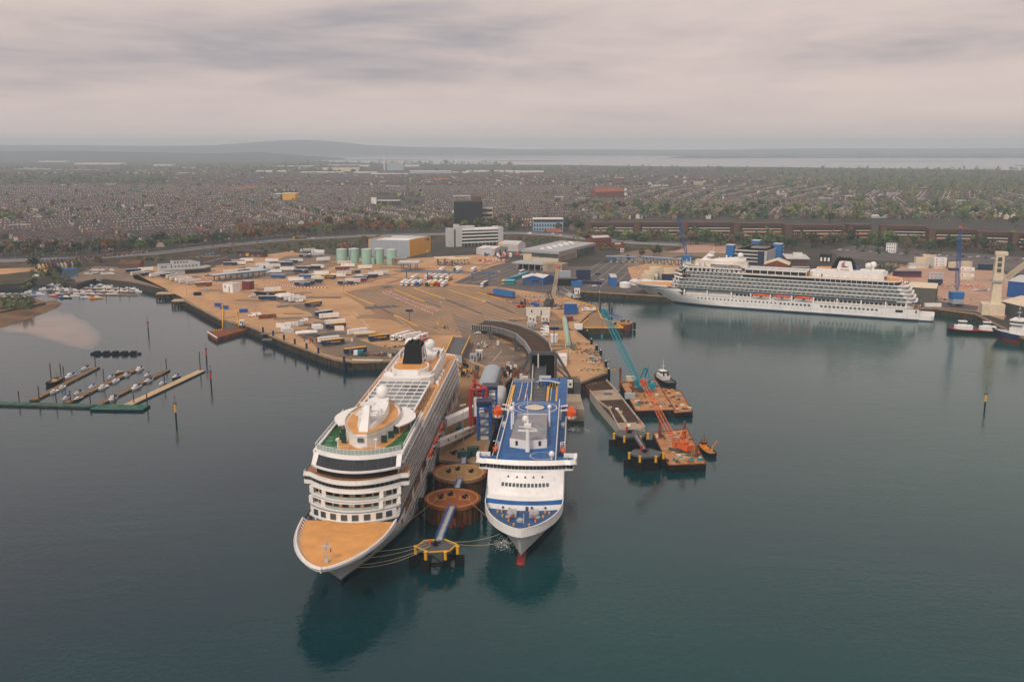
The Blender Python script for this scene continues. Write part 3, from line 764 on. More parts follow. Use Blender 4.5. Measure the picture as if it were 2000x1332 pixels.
 for k in range(11):
  o=put('balcony_door',dm,R);o.location=(55+3.55*k,-12.84,27.6)
  for sd in(-1,1):dd.box(53+3.55*k,53.9+3.55*k,min(sd*12.8,sd*14.2),max(sd*12.8,sd*14.2),27.55,30.2)
 dd.build('balcony_partition','ltgrey',R,'stuff')
 top=front(46.2,6.6,13.5,14)
 b=MB();b.prism(ccw(top+[(90,13.5),(90,-13.5)]),30.2,30.62);b.build('sport_deck','turf',R)
 b=MB();b.prism(ccw(front(46.6,5.0,5.0,10)+[(62,9),(86,12.9),(90,12.9),(90,-12.9),(86,-12.9),(62,-9.0)]),30.6,30.68);b.build('sport_deck_path','teak',R)
 for x,y,r_ in((57,-11.6,1.4),(61,-11.9,1.2),(58,11.4,1.5),(62,11.7,1.6),(66,12.2,1.1),(55.5,10.6,1.2)):
  b=MB();b.cyl(x,y,30.62,30.7,r_,r_,12);o=b.build('putting_green','turf2',R)
 b=MB();b.poly([(70,-13.2,30.72),(90,-13.2,30.72),(90,-11.2,30.72),(70,-11.2,30.72)]);b.build('bowling_lawn','turf2',R)
 b=MB();b.strip(front(46.4,6.6,13.4,14),31.2,32.7,0.05)
 b.build('windscreen','paleglass',R)
 b=MB()
 for x,y in front(46.4,6.6,13.4,22):b.beam((x,y,31.1),(x,y,32.8),0.09)
 b.strip(front(46.4,6.6,13.4,14),32.7,32.8,0.1)
 for sd in(-1,1):
  for k in range(15):b.beam((53+2.8*k,sd*14.0,31.0),(53+2.8*k,sd*14.0,32.7),0.09)
  b.beam((53,sd*14.0,32.7),(92.5,sd*14.0,32.7),0.22,0.16);b.beam((53,sd*14.0,31.8),(92.5,sd*14.0,31.8),0.08)
  b.beam((51,sd*11.5,31.9),(53.5,sd*3.5,31.9),0.08);
  for k in range(4):b.beam((51+.8*k,sd*(11.5-2.6*k),30.6),(51+.8*k,sd*(11.5-2.6*k),32.0),0.1)
 b.build('railing','white',R)
 b=MB();b.loft([[(47.4+5*(y/14)**2,y,32.2)for y in(-4.4,-2,0,2,4.4)],[(51,y,31.2)for y in(-5.5,-2.6,0,2.6,5.5)]],closed=False);b.build('glass_floor','paleglass',R)
 b=MB()
 for k in range(8):
  y=-4.6+1.25*k
  b.beam((47.5,y,32.3),(51,y+1.0,31.3),0.07);b.beam((47.5,y+1,32.3),(51,y,31.3),0.07)
 b.build('glass_floor_bar','white',R,'stuff')
 for sd in(-1,1):
  b=MB();b.beam((49.5,sd*6,30.7),(49.5,sd*6,35.2),0.3);b.beam((48.6,sd*6,30.7),(49.5,sd*6,33),0.15);b.beam((50.4,sd*6,30.7),(49.5,sd*6,33),0.15);b.box(49,50,sd*6-0.5,sd*6+0.5,35.2,35.5);b.build('searchlight_mast','white',R)
 def lens(s0,s1,w,n=12):
  p=[]
  for k in range(n+1):
   t=k/n;p.append((s0+(s1-s0)*t,-w*(math.sin(PI*min(1,t*0.94+0.03))**0.62)))
  return p+[(x,-y)for x,y in reversed(p)]
 b=MB();b.prism(ccw(lens(55.5,97,8.6)),30.6,34.6,False);b.prism(ccw(lens(54.6,58,2)),30.6,31.3);b.build('dome_house_wall','white',R)
 b=MB();b.prism(ccw(lens(55.3,97.2,8.9)),34.3,34.75,True);b.m=1;b.prism(ccw(lens(56.4,96.2,8.0)),34.75,34.8)
 b.build('dome_house_deck',['white','teak'],R)
 b=MB();b.strip(lens(55.4,97,8.75),34.75,35.6,0.08);b.build('dome_house_rail','cream',R)
 r0=lens(59.5,95,4.6,10);
 b=MB();b.loft([[(x,y,34.8)for x,y in r0],[(x+0.6,y*0.93,35.6+2.4*min(1,max(0,(x-60)/26)))for x,y in r0]],cap1=True);b.build('mast_house','white',R)
 for y,x,z in((-8.1,64.5,32.4),(-6.6,60.2,32.2),(-8.6,70,32.4),(7.9,63.2,31.8),(8.2,66.5,32.2),(6.4,59.5,32)):
  b=MB();b.box(-0.08,0.08,-0.95,0.95,-1.2,1.2);o=b.build('dark_screen','dkgreen',R);o.location=(x,y,z);o.rotation_euler.z=(0.35 if y<0 else-0.35)
 b=MB();b.box(54.95,55.05,-1.0,1.0,32.6,34.0);b.build('dome_house_window','glass2',R)
 for sd in(-1,1):
  b=MB();p0=[]
  for k in range(13):
   t=k/12;x=69+24*t;p0.append((x,sd*(8.2+5.6*math.sin(PI*min(1,0.08+t*0.92))**0.8)))
  pl=p0+[(93,sd*7.2),(80,sd*8.4),(70,sd*8.2)]
  b.prism(ccw(pl),33.6,33.95,True,True);b.build('side_canopy','white',R)
  b=MB()
  for x,y in((72,9.6),(78,12.4),(84,13.2),(90,11.6)):b.beam((x,sd*y,30.7),(x,sd*y,33.6),0.25)
  b.build('canopy_post','white',R)
  b=MB();b.box(88,92,min(sd*9,sd*13),max(sd*9,sd*13),30.7,32.9);b.build('timber_screen','teak2',R)
 b=MB();b.loft([[(59,-1.5,34.7),(66,-1.5,34.7),(66,1.5,34.7),(59,1.5,34.7)],[(66.5,-0.9,41.5),(70.5,-0.9,41.5),(70.5,0.9,41.5),(66.5,0.9,41.5)]],cap1=True)
 b.box(64.5,70,-3.4,3.4,38.6,38.95);b.box(66.5,70,-2.4,2.4,41.5,41.8)
 b.tube((69,0,41.8),(69.6,0,46.0),0.2,0.08,6);b.beam((65,-3.2,39.6),(65,3.2,39.6),0.25);b.beam((67,-2.8,42.4),(67,2.8,42.4),0.25)
 b.beam((66,3.4,38.8),(66,6.2,39.1),0.18);b.beam((66,-3.4,38.8),(66,-6.2,39.1),0.18)
 mm=b.build('main_mast','white',R)
 b=MB();b.box(66,67.2,5.9,5.95,38.2,39.0);b.build('flag','red',mm)
 def radome(x,y,z,r,h=2.0):
  b=MB();b.ball((x,y,z),r,18,12);b.cyl(x,y,z-r-h,z-r*0.8,r*0.45,r*0.4,10)
  return b.build('radome','white',R,smooth=False)
 for args in((91,-0.5,40.0,2.3),(186.5,-4.2,37.2,2.4,3),(189,5.2,37.2,2.4,3),(79,4,38.4,0.8),(84,-3.6,38.9,0.5),(75,-3,37.9,0.5)):radome(*args)
 sd_=[(90,-14.3),(203,-14.3),(207,-13),(209.5,-9),(210,0),(209.5,9),(207,13),(203,14.3),(90,14.3)]
 b=MB();b.prism(sd_,27.2,27.6,True,True);b.build('sun_deck','teak',R)
 b=MB();b.strip(sd_[:-1]+[sd_[-1]],27.1,28.0,0.35);b.build('sun_deck_edge','white',R)
 b=MB()
 for sd in(-1,1):
  b.beam((95,sd*14.2,28.7),(203,sd*14.2,28.7),0.1)
  for k in range(44):b.beam((95+2.5*k,sd*14.2,28),(95+2.5*k,sd*14.2,28.7),0.08)
 b.build('sun_deck_rail','teak2',R)
 b=MB();b.prism([(97,-9.6),(143,-9.6),(143,9.6),(97,9.6)],27.6,30.2,False);b.build('pool_hall_wall','glass',R)
 b=MB()
 xs=[97+46*k/8 for k in range(9)];ys=[-10.2,-6.8,-3.4,0,3.4,6.8,10.2]
 for x in xs:
  b.box(x-0.24,x+0.24,-10.4,10.4,30.55,31.0)
  for sd in(-1,1):b.box(x-0.2,x+0.2,sd*10.1-0.2,sd*10.1+0.2,27.6,30.6)
 for y in ys:b.box(96.8,143.2,y-0.13,y+0.13,30.5,30.85)
 for sd in(-1,1):b.box(96.7,143.3,sd*10.3-0.3,sd*10.3+0.3,30.45,31.05)
 b.build('pool_roof_frame','white',R)
 gp=MB();gp.box(-46/16+0.2,46/16-0.2,-1.58,1.58,0,0.08);gpm=gp.mesh('roof_pane',['poolglass'])
 for i in range(8):
  for j in range(6):
   o=put('roof_pane',gpm,R);o.location=(97+46*(i+0.5)/8,(ys[j]+ys[j+1])/2,30.62)
 def aft(s0,s1,w,n=10):
  p=[(s0,-w*0.55),(s0+2.5,-w*0.9),(s0+6,-w),(s1-6,-w),(s1-2,-w*0.85),(s1,-w*0.5)]
  return p+[(x,-y)for x,y in reversed(p)]
 b=MB();b.prism(ccw(aft(145,200,10.6)),27.6,31.6,True);b.build('aft_house','white',R)
 b=MB();b.prism(ccw(aft(151,199,8.9)),31.6,31.7);b.build('aft_house_deck','teak',R)
 b=MB();a_=aft(149,199.6,10.3);b.strip(a_,31.6,32.9,0.3);b.build('aft_house_bulwark','white',R)
 b=MB()
 for sd in(-1,1):
  b.box(183,197,sd*9.2-0.2,sd*9.2+0.2,31.7,33.5)
 b.prism(ccw(aft(176,198,7.5)),31.7,33.6);b.build('aft_upper_house','white',R)
 b=MB();b.box(187,194,-7.62,-7.5,32.2,33.2);b.box(187,194,7.5,7.62,32.2,33.2);b.box(196,200.1,-8.5,-8.2,28.4,30.4);b.box(154,155,-10.7,-10.58,28,30.3);b.build('aft_window','dkgrey',R)
 b=MB();b.prism(ccw(aft(149.5,166,7.6)),31.65,34.0,True);b.m=1;b.prism(ccw(aft(150,165,7.0)),34.0,34.08);b.build('funnel_base',['white','teak'],R)
 b=MB()
 def sq(s0,s1,w,z):return[(s0,-w,z),(s1,-w,z),(s1,w,z),(s0,w,z)]
 b.loft([sq(158.5,178.5,4.1,31.6),sq(161,177.5,3.7,36.5),sq(163.5,174,3.2,41.6)],cap1=True);
 b.build('funnel','black',R)
 b=MB()
 for k in range(4):
  for yy in(-1.3,1.3):b.cyl(165.5+2.2*k,yy,41.5,42.5,0.55,0.5,8)
 b.build('exhaust_pipe','black',R)
 for sd in(-1,1):
  b=MB()
  q=[(163.3,4.25,31.7),(176.2,4.25,31.7),(174.2,3.62,39.4),(173.4,3.55,39.9),(166.5,3.55,39.9),(165.6,3.62,39.4)]
  q=[(x,sd*y,z)for x,y,z in q];b.poly(q if sd<0 else q[::-1])
  pn_=b.build('funnel_panel','white',R)
  b=MB();q=[(167.0,3.93,37.0),(167.5,3.8,38.3),(168.6,3.7,39.2),(170.4,3.7,39.2),(169.3,3.82,37.9),(169.6,3.95,36.7),(171.0,4.02,35.9),(168.0,4.02,35.9)]
  q=[(x,sd*(y+0.03),z)for x,y,z in q];b.poly(q if sd>0 else q[::-1]);b.build('emblem_sail','pinkred',pn_)
  b=MB();q=[(166.6,3.95,36.4),(167.3,4.0,35.8),(171.4,4.0,35.8),(172.8,3.92,36.5),(171.8,4.06,35.2),(167.6,4.06,35.1)]
  q=[(x,sd*(y+0.05),z)for x,y,z in q];b.poly(q if sd>0 else q[::-1]);b.build('emblem_hull','dkgrey',pn_)
  tx=text('VIKING',2.0,'dkgrey',pn_,(169.8,sd*4.25,33.3),(PI/2-0.08,0,0 if sd<0 else PI),ext=0.02)
  b=MB();q=[(176.4,4.2,31.9),(182.5,3.2,31.9),(175.2,2.6,39.2),(174.4,3.5,39.2)];q=[(x,sd*y,z)for x,y,z in q];b.poly(q if sd<0 else q[::-1]);b.build('funnel_louvre','blue',R)
 b=MB();b.loft([sq(177,182.4,3.15,31.8),sq(173.5,175.2,2.55,39.15)],cap1=True);b.build('funnel_tail','navy',R)
 b=MB()
 for k in range(34):
  x,y=RN.uniform(204,215),RN.uniform(-11,11);b.cbox(x,y,24.78,0.9,0.9,0.8)
 b.build('terrace_furniture','teak2',R,'stuff')
 b=MB()
 for k in range(12):b.ball((96-3.2*k,-13.3,28.4),0.75,8,6)
 b.build('white_pod','white',R,'stuff')
 for sd in(-1,1):
  for k in range(4):
   b=MB();b.tube((151+6.5*k,sd*12.0,28.4),(152.8+6.5*k,sd*12.0,28.4),0.75,0.75,10);b.box(151+6.5*k,152.8+6.5*k,sd*12-0.5,sd*12+0.5,27.6,28);b.build('raft_canister','white',R)
 b=MB()
 for sd in(-1,1):
  for k in range(26):
   x=98+4.0*k+RN.uniform(-1,1);b.cbox(x,sd*(12.6 if x<146 else RN.uniform(11.6,13)),27.6,1.7,.6,.45)
 b.build('deck_lounger','cream',R,'stuff')
 b=MB();b.tube((184,0,33.6),(184,0,42),.08,.05,5);b.build('ensign_staff','white',R)
 for nm,mk,y0,y1,z0,z1,t_ in(('ensign','red',.1,3.1,39.6,41.8,.03),('ensign_cross','white',.1,3.1,40.45,40.95,.05),('ensign_cross','white',.9,1.5,39.6,41.8,.05),('ensign_cross','navy',.1,3.1,40.6,40.8,.07),('ensign_cross','navy',1.08,1.32,39.6,41.8,.07)):b=MB();b.box(184-t_,184+t_,-y1,-y0,z0,z1);b.build(nm,mk,R)
 for sd in(-1,1):
  for s in(104.5,117.5,120.5,133,136,149):
   b=MB();b.box(s-0.35,s+0.35,min(sd*11.8,sd*12.3),max(sd*11.8,sd*12.3),8.3,12.9);b.beam((s,sd*11.9,12.6),(s,sd*14.3,12.5),0.6);b.build('davit','white',R)
 for sd in(-1,1):
  t_=text(name_txt,1.5,'navy',R,(30,sd*(hbz(30,10.2)+0.06),10.2),(PI/2-0.12,0,0),'ship_name')
  a_=math.atan2(hbz(35,10.2)-hbz(25,10.2),10)
  t_.rotation_euler=(PI/2+0.35,0,-a_)if sd<0 else(PI/2+0.35,0,PI+a_)
 return R
mat('poolglass',(0.10,0.125,0.14),0.12,var=0.25,scale=0.12,spec=0.6)
def lifeboat_mesh(L=12.5):
 b=MB();b.m=0
 rings=[]
 for k in range(13):
  t=k/12;x=(t-0.5)*L;w=2.0*max(0.03,math.sin(PI*min(1,max(0,t))))**0.55
  rings.append([(x,-w,1.1),(x,-w*0.86,0.25),(x,0,-0.25+0.5*abs(2*t-1)**3),(x,w*0.86,0.25),(x,w,1.1),(x,w*0.78,2.1),(x,w*0.42,2.75),(x,-w*0.42,2.75),(x,-w*0.78,2.1)])
 b.loft(rings,True,True,True,mf=lambda j,k:1 if k in(0,1,2,3)else 0)
 return b
def make_lifeboat(label,L=12.5,group=None):
 r=T('lifeboat',label,'lifeboat',group=group)
 lifeboat_mesh(L).build('hull',['orange','white'],r)
 for sd in(-1,1):
  b=MB();b.box(-1.0,1.0,sd*1.99-0.06,sd*1.99+0.06,0.7,2.0)
  b.build('door','dkgrey',r)
  b=MB()
  for k in range(6):b.box(-4.2+1.4*k+(0.8 if k>2 else 0),-3.4+1.4*k+(0.8 if k>2 else 0),sd*1.72-0.12,sd*1.72+0.12,1.45,1.95)
  b.build('window','glass',r)
 b=MB();b.box(-0.9,0.9,-0.6,0.6,2.7,3.4);b.build('hatch','orange',r)
 return r
A1,A2=math.radians(87.0),math.radians(-25.0)
ship1=build_ship('large white cruise ship moored bow towards the viewer beside the rusty round dolphins','VIKING')
KIDS['cruise_ship']=list(ship1.children)
P1=Vector((-51.0,237.5,0));P2=Vector((97.6,792.4,0))
ship1.location=P1;ship1.rotation_euler.z=A1
ship2=copy_tree(ship1)
ship2['label']='large white cruise ship lying broadside along the far quay under the car park'
ship2.location=P2;ship2.rotation_euler.z=A2
for c in list(ship2.children):
 if c.name.startswith('ship_name'):
  t_=text('VIKING SKY',1.5,'navy',ship2,c.location,c.rotation_euler,'ship_name')
  bpy.data.objects.remove(c)
_lb=make_lifeboat('x');_u=[]
def loc_of(Pv,A,x,y,z):return Pv+Vector((math.cos(A)*x-math.sin(A)*y,math.sin(A)*x+math.cos(A)*y,z))
for Pv,A,sh in((P1,A1,'near cruise ship'),(P2,A2,'far broadside cruise ship')):
 for i,s in enumerate((111,127,143)):
  for sd,wd in((-1,'quay-side'if sh[0]=='n'else 'water-facing'),(1,'seaward'if sh[0]=='n'else 'quay-side')):
   if sd>0:continue
   place(_lb,_u,loc_of(Pv,A,s,sd*13.4,9.5),A,f"orange lifeboat hung on the {sh}, {nth(i + 1)} from its bow",'lifeboat',f'lifeboats of the {sh}').scale=(1.05,1.15,1.2)
def build_ferry():
 R=T('car_ferry','white car ferry with bright blue decks and orange lifeboats, bow towards the viewer','ferry')
 B=12.6
 def st(z):return 8.0*max(0,1-z/13.2)**0.9+(3 if z<1 else 0)
 def hb(s,z):
  t=max(0,min(1,z/13.2));a=max(0,min(1,(s-st(z))/(58-33*t)))
  return B*(1-(1-a)**2.0)**(1.3-0.65*t)
 b=MB();zs=[-1.5,0.3,1.6,4,7,10.5,12.2,13.2];N=40;SE=160
 sta=lambda k,z:st(z)+(SE-st(z))*(k/N)**1.4
 for sd in(-1,1):
  rows=[b.pts([(sta(k,z),sd*hb(sta(k,z),z),z)for k in range(N+1)])for z in zs]
  for j in range(len(zs)-1):
   for k in range(N):
    q=(rows[j]+k,rows[j]+k+1,rows[j+1]+k+1,rows[j+1]+k)
    b.face(q if sd<0 else q[::-1],1 if zs[j]<1.6 else 0)
  up=[(24,13.2),(30,13.2)]+[(x,13.2)for x in range(40,161,10)]
  b.poly([(24,sd*B,13.2),(160,sd*B,13.2),(160,sd*B,19.0),(112,sd*B,19.0),(112,sd*B,18.2),(34,sd*B,18.2)][::(1 if sd<0 else-1)],0)
 b.poly([(SE,-B,-1),(SE,B,-1),(SE,B,19),(SE,-B,19)],0)
 b.build('hull',['hullwhite','boot'],R)
 b=MB();b.ball((5.0,0,-0.2),1.5,10,8,0.8);b.tube((5,0,-0.2),(14,0,-0.8),1.45,1.6,10);b.build('bulbous_bow','boot',R)
 ss=[1.2+22.5*(k/18)**1.5 for k in range(19)]
 b=MB();b.prism(ccw([(s,-max(.02,hb(s,11)-.2))for s in ss]+[(s,max(.02,hb(s,11)-.2))for s in ss[::-1]]),10.2,10.5);b.build('forecastle_deck','rampblue',R)
 pl=[(s,-max(.02,hb(s,13)-.1))for s in[0.3+27*(k/22)**1.5 for k in range(23)]]
 rim=pl[::-1]+[(s,-y)for s,y in pl]
 b=MB();b.strip(rim,10.5,13.3,0.25);b.build('bulwark','white',R)
 b=MB();b.strip([(s+0.2,y*0.985)for s,y in rim],10.5,13.25,0.08);b.build('bulwark_lining','deckblue',R)
 fr=lambda s0,k,w,n=12:[(s0+k*(abs(-w+2*w*i/n)/12.6)**2,-w+2*w*i/n)for i in range(n+1)]
 b=MB();b.loft([[(x,y,10.5)for x,y in fr(21.8,2,11.6)],[(x,y,12.1)for x,y in fr(22.2,2,12.2)],[(x,y,13.1)for x,y in fr(23.4,2.5,12.5)],[(x,y,13.6)for x,y in fr(26.4,2.5,12.55)],[(x,y,19.7)for x,y in fr(31.5,3.5,12.6)],[(x,y,20.0)for x,y in fr(33.5,3.5,12.6)]],closed=False,mf=lambda j,k:1 if j==1 else 0)
 b.build('front_wall',['hullwhite','deckblue'],R)
 wm_=MB();wm_.box(-0.06,0.06,-0.42,0.42,0,1.25);wm_=wm_.mesh('front_window',['glass2'])
 def onwall(y,z):
  t=(z-13.6)/6.1;return 26.4+5.1*t+(2.5+t)*(y/12.6)**2
 for k in range(13):
  y=-7.3+14.6*k/12;o=put('front_window',wm_,R);o.location=(onwall(y,16.0)-0.12,y,16.0);o.rotation_euler.y=0.69
 wm2=MB();wm2.box(-0.06,0.06,-0.26,0.26,0,0.6);wm2=wm2.mesh('small_window',['glass'])
 for y in(-5.6,-2.7,0,2.7,5.6):o=put('small_window',wm2,R);o.location=(onwall(y,18.4)-.14,y,18.4);o.rotation_euler.y=0.69
 for y,w in((-5.6,.85),(-4.7,.85),(-1.5,1.15),(-.1,1.15),(2.6,.8),(3.6,.8),(4.5,.8)):
  b=MB();x=onwall(y,14.3);b.prism([(x-.5,y-w/2),(x+1.4,y-w/2),(x+1.4,y+w/2),(x-.5,y+w/2)],13.6,14.4,True,True,None,[(x+.6,y-w/2),(x+2.3,y-w/2),(x+2.3,y+w/2),(x+.6,y+w/2)]);b.build('air_intake','white',R)
 b=MB()
 for y,z,w,h_ in((-1.0,10.5,.45,1.3),(-2.6,10.8,.35,1.0),(-6.9,11.1,.3,.6),(6.7,11.0,.3,.6),(4.6,10.6,.25,.6)):b.box(21.6+2*(y/12.6)**2,22+2*(y/12.6)**2,y-w,y+w,z,z+h_)
 b.build('front_door','dkgrey',R)
 for sd in(-1,1):
  b=MB();b.cyl(16,sd*4.6,10.5,10.9,.9,.9,10);b.tube((15.5,sd*3.2,11.3),(17.8,sd*4.6,11.3),.75,.75,10);b.tube((18.5,sd*2.2,11.5),(18.5,sd*4.8,11.5),.8,.8,10);b.box(16,18.5,sd*2.6-.6,sd*2.6+.6,10.5,11.8);b.build('mooring_winch','grey',R)
  b=MB();b.beam((12.2,sd*4.4,11.2),(18.6,sd*1.7,11.6),.3);b.build('jib','red',R)
  b=MB()
  for s,y in((19.5,8.2),(19.8,6.9),(16.2,6.4),(12.4,4.2),(9.2,2.4)):b.cyl(s,sd*y,10.5,11.1,.28,.28,8);b.cyl(s,sd*y,11.1,11.2,.36,.36,8)
  b.build('bollard','yellow',R)
 b=MB();b.ball((12.8,.6,11.0),1.05,10,6,.6);b.cyl(12.8,.6,10.5,11,1.2,1.2,10);b.build('capstan','grey',R)
 b=MB();b.tube((11,-.6,10.5),(11,-.6,13.8),.1,.06,6);b.build('jackstaff','white',R)
 b=MB();b.box(-.05,.3,-.5,.5,10.2,11.0);o=b.build('bow_hawse','dkgrey',R);o.location.x=.6
 win=[(38.2,-16),(35.4,-15.6)]+fr(33.2,1.6,13,10)+[(35.4,15.6),(38.2,16)]
 b=MB();b.prism(ccw([(39,-16)]+win[1:-1]+[(39,16)]),19.6,20.3,True,True);b.build('bridge_base','white',R)
 b=MB();b.strip(win,20.3,21.6,.15);b.build('bridge_band','ltgrey',R)
 bw_=MB();bw_.box(-.06,.06,-.52,.52,0,1.1);bw_=bw_.mesh('bridge_window',['glass'])
 for k in range(26):
  y=-14.9+29.8*k/25;x=33.2+1.6*(y/12.6)**2
  o=put('bridge_window',bw_,R);o.location=(x-.1 if abs(y)<13 else 35.0,y,20.42);o.rotation_euler.y=-.12
 out_=[(38.6,-16.9),(35.0,-16.4),(34.0,-14.6)]+fr(32.6,1.5,13,10)+[(34.0,14.6),(35.0,16.4),(38.6,16.9)]
 inn=[(38.6,-15.9),(36.2,-15.6),(35.2,-14.2)]+fr(34.0,1.2,12.6,10)+[(35.2,14.2),(36.2,15.6),(38.6,15.9)]
 b=MB();b.loft([[(x,y,21.62)for x,y in win[:1]+[win[1],(34.9,-14.2)]+fr(33.1,1.6,13,10)+[(34.9,14.2),win[-2],win[-1]]],[(x,y,21.9)for x,y in out_],[(x+.9,y,23.3)for x,y in out_],[(x,y,23.2)for x,y in inn],[(x,y,22.3)for x,y in inn]],closed=False)
 for sd in(-1,1):
  b.box(38.4,41.8,min(sd*15.9,sd*16.9),max(sd*15.9,sd*16.9),21.0,23.5);b.box(41.4,41.8,min(sd*12.4,sd*16.9),max(sd*12.4,sd*16.9),21.0,23.4)
  b.box(35.5,41.8,min(sd*12,sd*16.8),max(sd*12,sd*16.8),21.6,21.8)
 b.build('bridge_bulwark','white',R)
 for sd in(-1,1):
  b=MB();b.box(36.6,41.2,min(sd*12.6,sd*15.8),max(sd*12.6,sd*15.8),21.8,22.0);b.build('wing_deck','deckblue',R)
  b=MB();b.ball((38.5,sd*13.6,23.2),.5,8,6);b.cyl(38.5,sd*13.6,22,23,.2,.2,6);b.build('wing_console','ltgrey',R)
 b=MB();b.prism([(35.2,-9.8),(112,-9.8),(112,9.8),(35.2,9.8)],18.0,22.4);b.prism([(37.4,-12.5),(42,-12.5),(42,12.5),(37.4,12.5)],20.0,22.0)
 b.build('upper_deck','deckblue',R)
 b=MB();b.prism([(42,-12.55),(112,-12.55),(112,12.55),(42,12.55)],17.9,18.3);b.build('boat_deck','deckblue',R)
 b=MB()
 for sd in(-1,1):
  b.box(36,112,sd*9.75-.12,sd*9.75+.12,22.4,23.4)
  for k in range(16):b.box(42+4.6*k,42.2+4.6*k,sd*9.9-.05,sd*9.9+.05,18.3,22.4)
  b.box(42,160,sd*12.5-.1,sd*12.5+.1,18.3,19.3)
 b.build('deck_rail','white',R)
 b=MB();b.cyl(41.5,-5,22.4,22.45,4.1,4.1,24);b.m=1;b.cyl(41.5,-5,22.45,22.48,3.8,3.8,24);b.build('deck_ring',['cream','deckblue'],R)
 hs=[(48.5,-1.2),(50.5,-6.4),(51.2,-6.5),(82,-5.8),(82,5.8),(51.2,6.5),(50.5,6.4),(48.5,1.2)]
 b=MB();b.prism(ccw(hs),22.4,25.6,False);b.build('house_wall','white',R)
 b=MB();b.prism(ccw([(48.6,-1.2),(50.6,-6.3),(81.9,-5.7),(81.9,5.7),(50.6,6.3),(48.6,1.2)]),25.1,25.35);b.build('house_roof','rustyroof',R)
 b=MB();b.box(49.4,50.2,-4.4,-3.0,23.4,25.0);b.box(49.4,50.2,3.0,4.4,23.4,25.0);b.build('house_window','glass',R)
 b=MB();b.tube((46,0,22.4),(46,0,33.5),.85,.5,10);b.box(45.6,46.4,-3.3,3.3,29.6,30.0);b.tube((46,0,33.5),(46,0,41),.12,.06,5);b.beam((45.2,-3,30.6),(45.2,3,31.6),.25)
 b.box(45,47,-1.2,1.2,31.2,32.2);ms_=b.build('signal_mast','white',R)
 for y,mt_ in((-2.8,'red'),(2.6,'brightblue')):b=MB();b.box(46,46.9,y,y+.05,27.9,28.7);b.build('flag',mt_,ms_)
 for x,y,r_,z0,z1 in((38,-8.4,.95,22.4,24.3),(64,1.7,1.25,25.3,28.6),(72,7.2,1.0,22.4,30.0),(78,7.0,.5,22.4,30.5),(76,-6.6,.8,22.4,30.0)):
  b=MB();b.cyl(x,y,z0,z1-.3,.35,.35,8);b.ball((x,y,z1),r_,12,8,1.15);b.build('radome','white',R)
 b=MB();b.prism([(93,-9.6),(112,-9.6),(112,9.6),(93,9.6)],22.4,22.5)
 b.build('helideck','deckblue',R)
 for k,(r1,mk)in enumerate(((9.0,'cream'),(8.55,'deckblue'),(6.7,'cream'),(6.3,'deckblue'),(3.8,'cream'))):
  b=MB();b.cyl(102,0,22.5,22.52+.02*k,r1,r1,36);b.build('helideck_ring',mk,R)
 text('HELI',1.3,'linewhite',R,(106.6,0,22.62),(0,0,-PI/2));text('WINCH',1.0,'linewhite',R,(98.2,0,22.62),(0,0,-PI/2))
 b=MB();b.prism([(112,-12.5),(160,-12.5),(160,12.5),(112,12.5)],18.2,18.6);b.prism([(112,-12.5),(160,-12.5),(160,-8.6),(112,-8.6)],18.6,20.6);b.prism([(152,-9),(160,-9),(160,-1),(152,-1)],18.6,20.6);b.build('vehicle_deck','deckblue',R)
 b=MB();b.prism([(112.5,-8.4),(151.5,-8.4),(151.5,12.2),(112.5,12.2)],18.6,18.66);b.build('vehicle_lane','rampblue',R)
 for y,w in((-8.2,.55),(-4.2,.5),(.6,.4),(2.9,.4),(11.4,.6)):b=MB();b.box(113,151,y-w,y+w,18.66,18.72+(.5 if w>.45 else 0));b.build('lane_edge','yellow',R)
 b=MB()
 for y in(-5.6,-2.8,5.4,8.0):b.box(113,158,y-.12,y+.12,18.66,18.7)
 b.build('lane_line','linewhite',R)
 b=MB();b.box(113,126,8.4,11.0,18.66,19.0);b.build('hatch_ramp','dkgrey',R)
 for y in(8.2,11.0):b=MB();b.box(112.8,128,y-.16,y+.16,18.66,19.4);b.build('hatch_edge','orange',R)
 b=MB()
 for(x,y0,y1)in((150,-8.6,-4.0),(154,-4.0,.2)):
  for k in range(8):
   b.m=k%2;q0,q1=y0+(y1-y0)*k/8,y0+(y1-y0)*(k+1)/8
   b.poly([(x,q0,18.7),(x,q1,18.7),(x,q1,20.5),(x,q0,20.5)]);b.poly([(x,q1,18.7),(x,q0,18.7),(x,q0,20.5),(x,q1,20.5)])
 for k in range(8):
  b.m=k%2;q0,q1=-.2+4.2*k/8,-.2+4.2*(k+1)/8
  b.box(112.3,112.5,q0,q1,18.7,20.2)
 b.build('hazard_bulkhead',['yellow','black'],R)
 b=MB();b.prism(ccw([(149.6,-9),(153.6,-4),(153.6,.4),(155.6,.4),(155.6,-4.2),(151.6,-9.4)]),20.4,20.7);b.build('bulkhead_cap','ltgrey',R)
 b=MB();b.box(158.5,160.2,-5,.4,20,21.6);b.build('control_cabin','ltgrey',R)
 b=MB();b.box(159,160,8,9.4,18,22.5);b.build('stern_post','ltgrey',R)
 b=MB();b.box(158,160.2,2.5,12.3,18.6,20.0);b.build('stern_gate','rustyroof',R)
 b=MB();b.tube((112,3.4,22.4),(112,3.4,25.2),.06,.05,5);b.build('ensign_staff','white',R)
 for k,mk in enumerate(('brightblue','white','red')):b=MB();b.box(112-.02,112+.02,3.45+.5*k,3.95+.5*k,23.9,25.1);b.build('ensign',mk,R)
